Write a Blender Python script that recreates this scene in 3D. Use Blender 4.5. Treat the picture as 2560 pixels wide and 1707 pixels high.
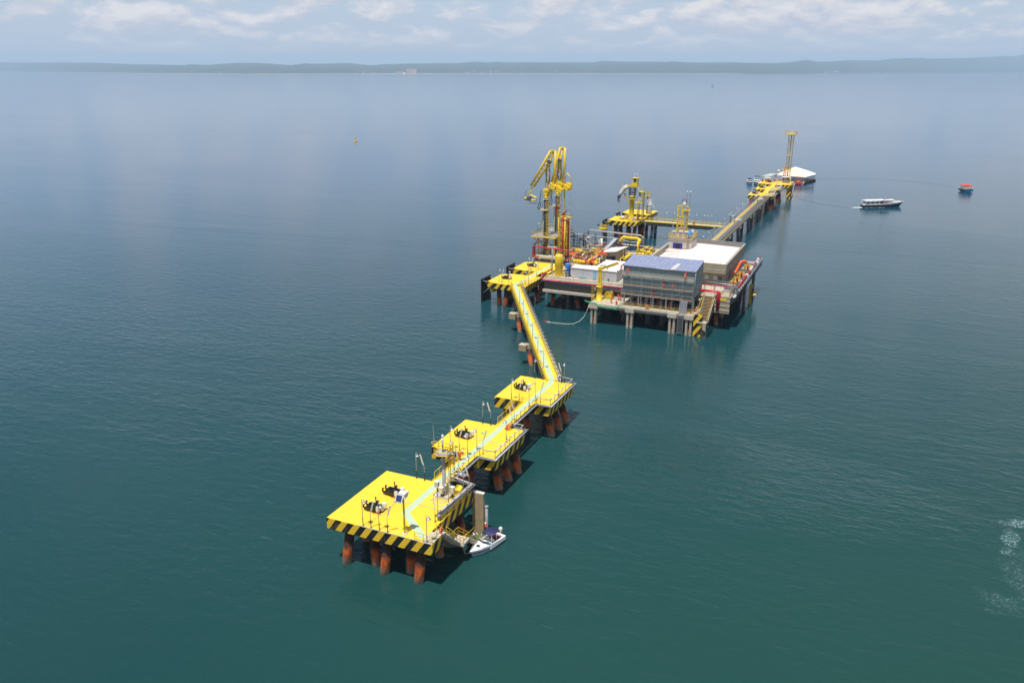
import bpy, bmesh, math, random
from math import sin, cos, pi, radians as R, sqrt
from mathutils import Vector, Matrix, Euler
random.seed(7)
S = bpy.context.scene
for o in list(bpy.data.objects):
    bpy.data.objects.remove(o)
COL = S.collection

# ---------------------------------------------------------------- camera, sky, sun, exposure
# the grid of the piers is the world grid (x across, y along the mooring line), metres; the camera looks across it
cam_d = bpy.data.cameras.new('camera')
cam = bpy.data.objects.new('camera', cam_d)
COL.objects.link(cam)
cam.location = (58.75, -73.02, 60.0)
cam.rotation_euler = (R(90 - 18.404), 0, R(24.4))
cam_d.sensor_width = 36
cam_d.lens = 28.8
cam_d.clip_start = 1
cam_d.clip_end = 90000
S.camera = cam

SUN_EL, SUN_AZ = 71.5, 182.5          # the sun stands high behind the camera, shadows fall towards +y
sun_d = bpy.data.lights.new('sun', 'SUN')
sun_d.energy = 4.95
sun_d.angle = R(0.53)
sun_d.color = (1.0, 0.965, 0.90)
sun = bpy.data.objects.new('sun', sun_d)
sun.location = (0, -50, 200)
_dir = Vector((sin(R(SUN_AZ)) * cos(R(SUN_EL)), cos(R(SUN_AZ)) * cos(R(SUN_EL)), sin(R(SUN_EL))))
sun.rotation_euler = _dir.to_track_quat('Z', 'Y').to_euler()
COL.objects.link(sun)

W = bpy.data.worlds.new('World')
S.world = W
W.use_nodes = True
nt = W.node_tree
nt.nodes.clear()
def N(tree, kind, **kw):
    n = tree.nodes.new(kind)
    for k, v in kw.items():
        setattr(n, k, v)
    return n
def link(tree, a, b): tree.links.new(a, b)
def math_node(tree, op, a, b=None, c=None, clamp=False):
    n = tree.nodes.new('ShaderNodeMath'); n.operation = op; n.use_clamp = clamp
    for i, v in enumerate((a, b, c)):
        if v is None: continue
        if isinstance(v, (int, float)): n.inputs[i].default_value = v
        else: tree.links.new(v, n.inputs[i])
    return n.outputs[0]
def ramp_node(tree, fac, stops, interp='LINEAR'):
    n = tree.nodes.new('ShaderNodeValToRGB'); cr = n.color_ramp; cr.interpolation = interp
    while len(cr.elements) > 1: cr.elements.remove(cr.elements[-1])
    for i, (p, c) in enumerate(stops):
        e = cr.elements[0] if i == 0 else cr.elements.new(p)
        e.position = p
        e.color = (c, c, c, 1) if isinstance(c, (int, float)) else (c[0], c[1], c[2], 1)
    tree.links.new(fac, n.inputs['Fac'])
    return n.outputs['Color']
def mix_col(tree, fac, a, b, mode='MIX'):
    n = tree.nodes.new('ShaderNodeMix'); n.data_type = 'RGBA'; n.blend_type = mode
    for sock, v in ((n.inputs[0], fac), (n.inputs[6], a), (n.inputs[7], b)):
        if isinstance(v, (int, float)): sock.default_value = v
        elif isinstance(v, tuple): sock.default_value = (v[0], v[1], v[2], 1)
        else: tree.links.new(v, sock)
    return n.outputs[2]

sky = N(nt, 'ShaderNodeTexSky', sky_type='NISHITA', sun_disc=False)
sky.sun_elevation = R(SUN_EL)
sky.sun_rotation = R(SUN_AZ)
sky.altitude = 50
sky.air_density = 1.0
sky.dust_density = 2.0
sky.ozone_density = 1.5
SKY_GAIN = 0.075
tc = N(nt, 'ShaderNodeTexCoord')
sep = N(nt, 'ShaderNodeSeparateXYZ')
link(nt, tc.outputs['Generated'], sep.inputs[0])
# cumulus: direction turned into azimuth and height, flattened rows low over the sea, broader fields above
azi = math_node(nt, 'ARCTAN2', sep.outputs[0], sep.outputs[1])
ele = math_node(nt, 'ARCSINE', sep.outputs[2])
ele_s = math_node(nt, 'POWER', math_node(nt, 'MAXIMUM', ele, 0.0), 0.6)
cv = N(nt, 'ShaderNodeCombineXYZ')
link(nt, math_node(nt, 'MULTIPLY', azi, 9.0), cv.inputs[0])
link(nt, math_node(nt, 'MULTIPLY', ele_s, 11.0), cv.inputs[1])
cv.inputs[2].default_value = 4.3
cn = N(nt, 'ShaderNodeTexNoise'); cn.inputs['Scale'].default_value = 1.9
cn.inputs['Detail'].default_value = 9; cn.inputs['Roughness'].default_value = 0.56; cn.inputs['Distortion'].default_value = 0.25
link(nt, cv.outputs[0], cn.inputs['Vector'])
cn2 = N(nt, 'ShaderNodeTexNoise'); cn2.inputs['Scale'].default_value = 0.55; cn2.inputs['Detail'].default_value = 3
link(nt, cv.outputs[0], cn2.inputs['Vector'])
cov = math_node(nt, 'ADD', math_node(nt, 'MULTIPLY', cn.outputs[0], 0.72), math_node(nt, 'MULTIPLY', cn2.outputs[0], 0.34))
# the field thickens towards the right of the berth and thins out to the left
side = math_node(nt, 'MULTIPLY', math_node(nt, 'ADD', azi, 0.35), 0.085)
cov = math_node(nt, 'ADD', cov, math_node(nt, 'MINIMUM', math_node(nt, 'MAXIMUM', side, -0.03), 0.045))
cmask = ramp_node(nt, cov, [(0.0, 0.0), (0.46, 0.0), (0.505, 0.25), (0.54, 0.75), (0.60, 1.0), (1.0, 1.0)])
low = ramp_node(nt, math_node(nt, 'MULTIPLY', ele, 10.0), [(0.0, 0.0), (0.12, 0.06), (0.30, 0.75), (0.42, 1.0), (1.0, 1.0)])
# shading inside a cloud: compare the field with itself a little higher up, so tops are lit and bases grey
cv2 = N(nt, 'ShaderNodeVectorMath', operation='ADD'); cv2.inputs[1].default_value = (0.0, 0.20, 0.0)
link(nt, cv.outputs[0], cv2.inputs[0])
cn3 = N(nt, 'ShaderNodeTexNoise'); cn3.inputs['Scale'].default_value = 1.9
cn3.inputs['Detail'].default_value = 5; cn3.inputs['Roughness'].default_value = 0.56; cn3.inputs['Distortion'].default_value = 0.25
link(nt, cv2.outputs[0], cn3.inputs['Vector'])
lit = math_node(nt, 'ADD', math_node(nt, 'MULTIPLY', math_node(nt, 'SUBTRACT', cn.outputs[0], cn3.outputs[0]), 4.0), 0.42, clamp=True)
ccol = mix_col(nt, lit, (0.60, 0.60, 0.69), (0.98, 0.90, 0.86))
haze_band = ramp_node(nt, math_node(nt, 'MULTIPLY', ele, 2.5), [(0.0, 0.96), (0.15, 0.95), (0.35, 0.88), (0.55, 0.60), (0.85, 0.15), (1.0, 0.05)])
pale = ramp_node(nt, math_node(nt, 'MULTIPLY', ele, 12.0), [(0.0, (0.60, 0.59, 0.66)), (0.35, (0.59, 0.63, 0.71)), (0.8, (0.54, 0.64, 0.76)), (1.0, (0.49, 0.63, 0.80))])
sky_s = N(nt, 'ShaderNodeVectorMath', operation='SCALE'); sky_s.inputs['Scale'].default_value = SKY_GAIN
link(nt, sky.outputs[0], sky_s.inputs[0])
hazed = mix_col(nt, haze_band, sky_s.outputs[0], pale)
thin = ramp_node(nt, ele, [(0.0, 0.9), (0.15, 0.85), (0.35, 0.40), (0.6, 0.15), (1.0, 0.12)])          # clouds thinned overhead, above the view, to cut the ambient light
full = mix_col(nt, math_node(nt, 'MULTIPLY', math_node(nt, 'MULTIPLY', cmask, low), thin), hazed, ccol)
bg = N(nt, 'ShaderNodeBackground'); bg.inputs['Strength'].default_value = 1.0
link(nt, full, bg.inputs['Color'])
wo = N(nt, 'ShaderNodeOutputWorld')
link(nt, bg.outputs[0], wo.inputs['Surface'])

S.render.engine = 'CYCLES'
S.view_settings.view_transform = 'Standard'
S.view_settings.look = 'None'
S.view_settings.exposure = 0.0
S.view_settings.gamma = 1.0
S.view_settings.use_curve_mapping = False
S.cycles.max_bounces = 6
S.cycles.volume_bounces = 1
HAZE_DENSITY = 7.0e-5

# ---------------------------------------------------------------- materials
MATS = {}
def pbsdf(name):
    m = bpy.data.materials.new(name); m.use_nodes = True
    t = m.node_tree; b = t.nodes['Principled BSDF']
    return m, t, b
def paint(name, col, rough=0.5, metal=0.0, var=0.10, scale=1.5, wear=None, wear_amt=0.0, bump=0.0):
    """paint or bare material with uneven tone, optional wear patches of another colour"""
    m, t, b = pbsdf(name)
    g = N(t, 'ShaderNodeNewGeometry')
    n1 = N(t, 'ShaderNodeTexNoise'); n1.inputs['Scale'].default_value = scale; n1.inputs['Detail'].default_value = 6
    link(t, g.outputs['Position'], n1.inputs['Vector'])
    lo = tuple(c * (1 - var) for c in col); hi = tuple(min(1, c * (1 + var)) for c in col)
    c = mix_col(t, ramp_node(t, n1.outputs[0], [(0.3, 0.0), (0.7, 1.0)]), lo, hi)
    if wear:
        n2 = N(t, 'ShaderNodeTexNoise'); n2.inputs['Scale'].default_value = scale * 2.3; n2.inputs['Detail'].default_value = 8
        mp = N(t, 'ShaderNodeMapping'); mp.inputs['Scale'].default_value = (1, 1, 0.35)
        link(t, g.outputs['Position'], mp.inputs[0]); link(t, mp.outputs[0], n2.inputs['Vector'])
        k = ramp_node(t, n2.outputs[0], [(0.50, 0.0), (0.68, wear_amt)])
        c = mix_col(t, k, c, wear)
    link(t, c, b.inputs['Base Color'])
    b.inputs['Roughness'].default_value = rough
    b.inputs['Metallic'].default_value = metal
    if bump:
        bp = N(t, 'ShaderNodeBump'); bp.inputs['Distance'].default_value = bump
        link(t, n1.outputs[0], bp.inputs['Height']); link(t, bp.outputs[0], b.inputs['Normal'])
    MATS[name] = m
    return m
YEL = (0.78, 0.545, 0.020)
paint('yellow', YEL, 0.45, var=0.05, scale=0.4, wear=(0.70, 0.40, 0.03), wear_amt=0.25)
paint('deckyellow', (0.84, 0.575, 0.035), 0.55, var=0.035, scale=0.25, wear=(0.60, 0.45, 0.06), wear_amt=0.22)
paint('oldyellow', (0.55, 0.395, 0.03), 0.55, var=0.15, scale=2.0, wear=(0.30, 0.16, 0.04), wear_amt=0.5)
paint('mint', (0.44, 0.565, 0.40), 0.6, var=0.05, scale=1.0, wear=(0.50, 0.55, 0.30), wear_amt=0.3)
paint('black', (0.012, 0.012, 0.013), 0.35, var=0.2)
paint('girderdark', (0.030, 0.036, 0.030), 0.6, var=0.2)
paint('rubber', (0.018, 0.018, 0.02), 0.7, var=0.3)
paint('steel', (0.42, 0.42, 0.44), 0.35, metal=0.5, var=0.12)
paint('galv', (0.50, 0.50, 0.52), 0.45, metal=0.3, var=0.12)
paint('darksteel', (0.10, 0.105, 0.115), 0.5, metal=0.2, var=0.2)
paint('tray', (0.30, 0.30, 0.34), 0.4, metal=0.4, var=0.12)
paint('greypipe', (0.33, 0.31, 0.31), 0.5, var=0.15, wear=(0.22, 0.15, 0.11), wear_amt=0.4)
paint('white', (0.80, 0.79, 0.77), 0.4, var=0.04)
paint('offwhite', (0.60, 0.56, 0.50), 0.6, var=0.08)
paint('cream', (0.72, 0.66, 0.58), 0.6, var=0.06)
paint('roofwhite', (0.80, 0.74, 0.71), 0.6, var=0.03, scale=0.3)
paint('concrete', (0.40, 0.35, 0.27), 0.8, var=0.12, scale=1.2, wear=(0.20, 0.16, 0.11), wear_amt=0.5)
paint('concretelight', (0.48, 0.43, 0.35), 0.8, var=0.10, scale=1.5, wear=(0.36, 0.30, 0.24), wear_amt=0.4)
paint('plywood', (0.36, 0.275, 0.155), 0.8, var=0.12, scale=1.0, wear=(0.20, 0.15, 0.09), wear_amt=0.4)
paint('darkwall', (0.115, 0.105, 0.085), 0.75, var=0.15, scale=0.5, wear=(0.18, 0.15, 0.11), wear_amt=0.4)
paint('beigewall', (0.31, 0.265, 0.185), 0.7, var=0.06, scale=0.5)
paint('greywall', (0.46, 0.46, 0.49), 0.6, var=0.05, scale=0.6, wear=(0.38, 0.36, 0.35), wear_amt=0.3)
paint('penthouse', (0.52, 0.47, 0.43), 0.7, var=0.06)
paint('parapet', (0.20, 0.19, 0.18), 0.7, var=0.1)
paint('shedwall', (0.27, 0.35, 0.36), 0.40, metal=0.15, var=0.10, scale=0.35, wear=(0.25, 0.31, 0.32), wear_amt=0.5)
paint('shedroof', (0.25, 0.29, 0.44), 0.40, metal=0.1, var=0.07, scale=0.4, wear=(0.40, 0.43, 0.52), wear_amt=0.5)
paint('red', (0.44, 0.010, 0.030), 0.4, var=0.08)
paint('darkred', (0.30, 0.012, 0.012), 0.5, var=0.12)
paint('redrust', (0.42, 0.055, 0.02), 0.5, var=0.15)
paint('orange', (0.80, 0.11, 0.015), 0.5, var=0.1)
paint('orangered', (0.75, 0.06, 0.02), 0.55, var=0.1)
paint('blue', (0.03, 0.16, 0.50), 0.4, var=0.08)
paint('lightblue', (0.05, 0.35, 0.62), 0.5, var=0.08)
paint('navy', (0.018, 0.022, 0.085), 0.6, var=0.15)
paint('royal', (0.02, 0.03, 0.22), 0.5, var=0.15)
paint('green', (0.05, 0.42, 0.20), 0.7, var=0.15)
paint('violet', (0.20, 0.17, 0.30), 0.6, var=0.2)
paint('gelcoat', (0.82, 0.81, 0.80), 0.18, var=0.02)
paint('hullblue', (0.01, 0.015, 0.07), 0.25, var=0.1)
paint('hullpale', (0.42, 0.53, 0.62), 0.3, var=0.05)
paint('glass', (0.04, 0.05, 0.07), 0.08, var=0.1)
paint('solar', (0.03, 0.04, 0.13), 0.15, var=0.1)
paint('skin', (0.30, 0.16, 0.10), 0.6, var=0.05)
paint('overall', (0.85, 0.115, 0.04), 0.7, var=0.08)
paint('overallred', (0.62, 0.06, 0.03), 0.7, var=0.08)
paint('shirt', (0.60, 0.52, 0.50), 0.8, var=0.08)
paint('trousers', (0.16, 0.17, 0.19), 0.8, var=0.08)
paint('rope', (0.55, 0.52, 0.42), 0.9, var=0.15)
paint('wood', (0.40, 0.27, 0.15), 0.8, var=0.2, scale=3, wear=(0.5, 0.4, 0.3), wear_amt=0.5)
paint('tentwhite', (0.86, 0.80, 0.76), 0.7, var=0.03)
paint('tentpeach', (0.80, 0.60, 0.47), 0.7, var=0.03)
paint('canopygreen', (0.42, 0.46, 0.42), 0.6, var=0.08)
paint('pinkwall', (0.60, 0.40, 0.32), 0.8, var=0.1, scale=0.02)
paint('algae', (0.09, 0.12, 0.02), 0.8, var=0.3)
paint('buoyyellow', (0.75, 0.38, 0.03), 0.5, var=0.1)

def stripes_material():
    """flat hazard paint: slanting black and yellow bands round a slab"""
    m, t, b = pbsdf('hazard_stripes')
    g = N(t, 'ShaderNodeNewGeometry'); s = N(t, 'ShaderNodeSeparateXYZ')
    link(t, g.outputs['Position'], s.inputs[0])
    v = math_node(t, 'ADD', s.outputs[0], s.outputs[1])
    v = math_node(t, 'SUBTRACT', v, math_node(t, 'MULTIPLY', s.outputs[2], 0.72))
    f = math_node(t, 'FRACT', math_node(t, 'ADD', math_node(t, 'DIVIDE', v, 1.83), 0.80 + 50))
    k = math_node(t, 'GREATER_THAN', f, 0.5)
    n1 = N(t, 'ShaderNodeTexNoise'); n1.inputs['Scale'].default_value = 1.6; n1.inputs['Detail'].default_value = 7
    mp = N(t, 'ShaderNodeMapping'); mp.inputs['Scale'].default_value = (1, 1, 0.3)
    link(t, g.outputs['Position'], mp.inputs[0]); link(t, mp.outputs[0], n1.inputs['Vector'])
    c = mix_col(t, k, (0.010, 0.010, 0.011), (0.76, 0.49, 0.022))
    c = mix_col(t, ramp_node(t, n1.outputs[0], [(0.55, 0.0), (0.75, 0.35)]), c, (0.40, 0.29, 0.10))
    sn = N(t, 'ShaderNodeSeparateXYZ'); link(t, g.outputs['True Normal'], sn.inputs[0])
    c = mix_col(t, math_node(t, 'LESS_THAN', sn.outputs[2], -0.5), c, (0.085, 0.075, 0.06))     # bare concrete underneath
    link(t, c, b.inputs['Base Color']); b.inputs['Roughness'].default_value = 0.5
    MATS['stripes'] = m
stripes_material()

def pile_material():
    """steel pile: slab shade painted into the upper colour, orange rust, a pale crust of barnacles near the water"""
    m, t, b = pbsdf('rusty_pile')
    g = N(t, 'ShaderNodeNewGeometry'); s = N(t, 'ShaderNodeSeparateXYZ')
    link(t, g.outputs['Position'], s.inputs[0])
    n1 = N(t, 'ShaderNodeTexNoise'); n1.inputs['Scale'].default_value = 1.4; n1.inputs['Detail'].default_value = 9; n1.inputs['Roughness'].default_value = 0.65
    mp = N(t, 'ShaderNodeMapping'); mp.inputs['Scale'].default_value = (1.5, 1.5, 0.5)
    link(t, g.outputs['Position'], mp.inputs[0]); link(t, mp.outputs[0], n1.inputs['Vector'])
    n2 = N(t, 'ShaderNodeTexNoise'); n2.inputs['Scale'].default_value = 5.0; n2.inputs['Detail'].default_value = 6
    link(t, g.outputs['Position'], n2.inputs['Vector'])
    rust = ramp_node(t, n1.outputs[0], [(0.30, (0.08, 0.022, 0.012)), (0.44, (0.34, 0.060, 0.010)), (0.58, (0.62, 0.14, 0.014)), (0.75, (0.30, 0.08, 0.025))])
    crust = mix_col(t, n2.outputs[0], (0.12, 0.075, 0.045), (0.42, 0.33, 0.24))
    edge = math_node(t, 'ADD', s.outputs[2], math_node(t, 'MULTIPLY', n1.outputs[0], 1.6))
    k = ramp_node(t, math_node(t, 'DIVIDE', edge, 3.0), [(0.35, 1.0), (0.70, 0.0)])
    slab_shade = mix_col(t, n2.outputs[0], (0.010, 0.007, 0.006), (0.040, 0.020, 0.014))  # near-black upper colour, stands in for the shade below the slab
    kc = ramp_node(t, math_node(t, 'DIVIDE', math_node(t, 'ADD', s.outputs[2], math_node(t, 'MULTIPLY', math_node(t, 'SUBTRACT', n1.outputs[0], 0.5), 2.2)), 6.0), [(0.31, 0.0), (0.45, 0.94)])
    c = mix_col(t, kc, mix_col(t, k, rust, crust), slab_shade)
    link(t, c, b.inputs['Base Color']); b.inputs['Roughness'].default_value = 0.85
    bp = N(t, 'ShaderNodeBump'); bp.inputs['Distance'].default_value = 0.05
    link(t, n2.outputs[0], bp.inputs['Height']); link(t, bp.outputs[0], b.inputs['Normal'])
    MATS['pile'] = m
pile_material()

# ---------------------------------------------------------------- mesh helpers
class MB:
    """collects shapes in world metres; build() links them as one mesh object"""
    def __init__(s): s.v = []; s.f = []; s.sm = []
    def add(s, vs, fs, smooth=False):
        k = len(s.v); s.v += [tuple(v) for v in vs]
        s.f += [tuple(i + k for i in f) for f in fs]; s.sm += [smooth] * len(fs)
        return s
    def box(s, x0, y0, z0, x1, y1, z1):
        vs = [(x0, y0, z0), (x1, y0, z0), (x1, y1, z0), (x0, y1, z0), (x0, y0, z1), (x1, y0, z1), (x1, y1, z1), (x0, y1, z1)]
        return s.add(vs, [(3, 2, 1, 0), (4, 5, 6, 7), (0, 1, 5, 4), (1, 2, 6, 5), (2, 3, 7, 6), (3, 0, 4, 7)])
    def cbox(s, c, sz, rz=0.0, rx=0.0, ry=0.0):
        M_ = Matrix.Translation(c) @ Euler((rx, ry, rz)).to_matrix().to_4x4()
        a, b, d = sz[0] / 2, sz[1] / 2, sz[2] / 2
        vs = [M_ @ Vector(p) for p in [(-a, -b, -d), (a, -b, -d), (a, b, -d), (-a, b, -d), (-a, -b, d), (a, -b, d), (a, b, d), (-a, b, d)]]
        return s.add(vs, [(3, 2, 1, 0), (4, 5, 6, 7), (0, 1, 5, 4), (1, 2, 6, 5), (2, 3, 7, 6), (3, 0, 4, 7)])
    def bar(s, p, q, w, h=None):
        h = h or w; p = Vector(p); q = Vector(q); d = (q - p)
        if d.length < 1e-6: return s
        d.normalize(); up = Vector((0, 0, 1)) if abs(d.z) < 0.95 else Vector((0, 1, 0))
        a = d.cross(up).normalized() * (w / 2); b = a.cross(d).normalized() * (h / 2)
        vs = [p - a - b, p + a - b, p + a + b, p - a + b, q - a - b, q + a - b, q + a + b, q - a + b]
        return s.add(vs, [(0, 1, 2, 3), (7, 6, 5, 4), (0, 4, 5, 1), (1, 5, 6, 2), (2, 6, 7, 3), (3, 7, 4, 0)])
    def cyl(s, p, q, r0, r1=None, n=8, cap=True):
        r1 = r0 if r1 is None else r1
        p = Vector(p); q = Vector(q); d = (q - p).normalized()
        up = Vector((0, 0, 1)) if abs(d.z) < 0.95 else Vector((0, 1, 0))
        a = d.cross(up).normalized(); b = a.cross(d)
        k = len(s.v)
        for c, r in ((p, r0), (q, r1)):
            for i in range(n):
                t = 2 * pi * i / n
                s.v.append(tuple(c + (a * cos(t) + b * sin(t)) * r))
        for i in range(n):
            j = (i + 1) % n
            s.f.append((k + i, k + j, k + n + j, k + n + i)); s.sm.append(n > 5)
        if cap:
            s.f.append(tuple(k + i for i in reversed(range(n)))); s.sm.append(False)
            s.f.append(tuple(k + n + i for i in range(n))); s.sm.append(False)
        return s
    def tube(s, pts, r, n=6):
        pts = [Vector(p) for p in pts]; m = len(pts); k = len(s.v)
        for i, p in enumerate(pts):
            d = (pts[min(i + 1, m - 1)] - pts[max(i - 1, 0)]).normalized()
            up = Vector((0, 0, 1)) if abs(d.z) < 0.9 else Vector((0.3, 1, 0)).normalized()
            a = d.cross(up).normalized(); b = a.cross(d)
            g = 1.0
            if 0 < i < m - 1:
                d1 = (pts[i] - pts[i - 1]).normalized(); g = 1 / max(0.5, d1.dot(d))
            for j in range(n):
                t = 2 * pi * j / n
                s.v.append(tuple(p + (a * cos(t) + b * sin(t)) * r * g))
        for i in range(m - 1):
            for j in range(n):
                jj = (j + 1) % n
                s.f.append((k + i * n + j, k + i * n + jj, k + (i + 1) * n + jj, k + (i + 1) * n + j)); s.sm.append(True)
        s.f.append(tuple(k + j for j in reversed(range(n)))); s.sm.append(False)
        s.f.append(tuple(k + (m - 1) * n + j for j in range(n))); s.sm.append(False)
        return s
    def lathe(s, prof, c, n=12, axis='z'):
        k = len(s.v)
        for r, h in prof:
            for i in range(n):
                t = 2 * pi * i / n
                if axis == 'z': s.v.append((c[0] + r * cos(t), c[1] + r * sin(t), c[2] + h))
                elif axis == 'x': s.v.append((c[0] + h, c[1] + r * cos(t), c[2] + r * sin(t)))
                else: s.v.append((c[0] + r * sin(t), c[1] + h, c[2] + r * cos(t)))
        for i in range(len(prof) - 1):
            for j in range(n):
                jj = (j + 1) % n
                s.f.append((k + i * n + j, k + i * n + jj, k + (i + 1) * n + jj, k + (i + 1) * n + j)); s.sm.append(True)
        if prof[0][0] > 0.001: s.f.append(tuple(k + j for j in reversed(range(n)))); s.sm.append(False)
        if prof[-1][0] > 0.001: s.f.append(tuple(k + (len(prof) - 1) * n + j for j in range(n))); s.sm.append(False)
        return s
    def prism(s, poly, z0, z1):
        n = len(poly); k = len(s.v)
        zz0 = z0 if isinstance(z0, (list, tuple)) else [z0] * n
        zz1 = z1 if isinstance(z1, (list, tuple)) else [z1] * n
        s.v += [(p[0], p[1], z) for p, z in zip(poly, zz0)] + [(p[0], p[1], z) for p, z in zip(poly, zz1)]
        for i in range(n):
            j = (i + 1) % n; s.f.append((k + i, k + j, k + n + j, k + n + i)); s.sm.append(False)
        s.f.append(tuple(k + i for i in reversed(range(n)))); s.f.append(tuple(k + n + i for i in range(n))); s.sm += [False, False]
        return s
    def torus(s, c, R_, r, axis='z', n=14, m=6):
        k = len(s.v)
        for i in range(n):
            t = 2 * pi * i / n
            for j in range(m):
                u = 2 * pi * j / m; q = R_ + r * cos(u); h = r * sin(u)
                p = {'z': (q * cos(t), q * sin(t), h), 'x': (h, q * cos(t), q * sin(t)), 'y': (q * cos(t), h, q * sin(t))}[axis]
                s.v.append((c[0] + p[0], c[1] + p[1], c[2] + p[2]))
        for i in range(n):
            for j in range(m):
                a = k + i * m + j; b = k + i * m + (j + 1) % m; d = k + ((i + 1) % n) * m + j; e = k + ((i + 1) % n) * m + (j + 1) % m
                s.f.append((a, b, e, d)); s.sm.append(True)
        return s
    def build(s, name, mat, parent=None, kind=None, label=None, fix=True):
        me = bpy.data.meshes.new(name)
        o = bpy.data.objects.new(name, me)
        vs = s.v
        if parent is not None:
            chain = []; p = parent
            while p is not None: chain.append(p); p = p.parent
            M_ = Matrix.Identity(4)
            for p in reversed(chain): M_ = M_ @ Matrix.Translation(p.location) @ p.rotation_euler.to_matrix().to_4x4()
            I = M_.inverted()
            vs = [tuple(I @ Vector(v)) for v in s.v]
            o.parent = parent
        me.from_pydata(vs, [], s.f)
        me.polygons.foreach_set('use_smooth', s.sm)
        if fix:
            bm = bmesh.new(); bm.from_mesh(me); bmesh.ops.recalc_face_normals(bm, faces=bm.faces); bm.to_mesh(me); bm.free()
        me.update()
        me.materials.append(MATS[mat] if isinstance(mat, str) else mat)
        if kind: o['kind'] = kind
        if label: o['label'] = label
        COL.objects.link(o)
        return o

def tag(o, label, cat, group=None):
    o['label'] = label; o['category'] = cat
    if group: o['group'] = group
    return o
def thing(name, label, cat, loc=(0, 0, 0), rz=0.0, group=None):
    o = bpy.data.objects.new(name, None); COL.objects.link(o)
    o.location = loc; o.rotation_euler = (0, 0, rz); o.empty_display_size = 0.5
    return tag(o, label, cat, group)
KIDS = {}
def children(o):
    return [c for c in bpy.data.objects if c.parent == o]
def dup(root, loc, rz=None, label=None, group=None, sc=None):
    if root.name not in KIDS:
        KIDS[root.name] = [(c, children(c)) for c in children(root)]
    r = root.copy(); COL.objects.link(r); r.location = loc
    if rz is not None: r.rotation_euler = (0, 0, rz)
    if sc: r.scale = (sc, sc, sc)
    if label: r['label'] = label
    if group: r['group'] = group
    for c, gs in KIDS[root.name]:
        d = c.copy(); COL.objects.link(d); d.parent = r
        for g in gs:
            e = g.copy(); COL.objects.link(e); e.parent = d
    return r
class Series:
    """first use moves the prototype, later uses copy it"""
    def __init__(s, root): s.root = root; s.used = False
    def place(s, loc, rz, label, group=None):
        if not s.used:
            s.used = True; o = s.root
            o.location = loc; o.rotation_euler = (0, 0, rz); o['label'] = label
            if group: o['group'] = group
            return o
        return dup(s.root, loc, rz, label, group)
def seg(p, q, n): return [tuple(p[i] + (q[i] - p[i]) * k / n for i in range(len(p))) for k in range(n + 1)]
def strip_poly(pts, w):
    """outline of a band of width w along a path (x, y)"""
    pts = [Vector((p[0], p[1])) for p in pts]; L, R_ = [], []
    for i, p in enumerate(pts):
        a = (p - pts[i - 1]).normalized() if i else (pts[1] - p).normalized()
        b = (pts[i + 1] - p).normalized() if i < len(pts) - 1 else a
        t = (a + b).normalized(); nrm = Vector((-t.y, t.x)) * (w / 2 / max(0.4, t.dot(a)))
        L.append(p + nrm); R_.append(p - nrm)
    return [tuple(p) for p in R_] + [tuple(p) for p in reversed(L)]
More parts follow.
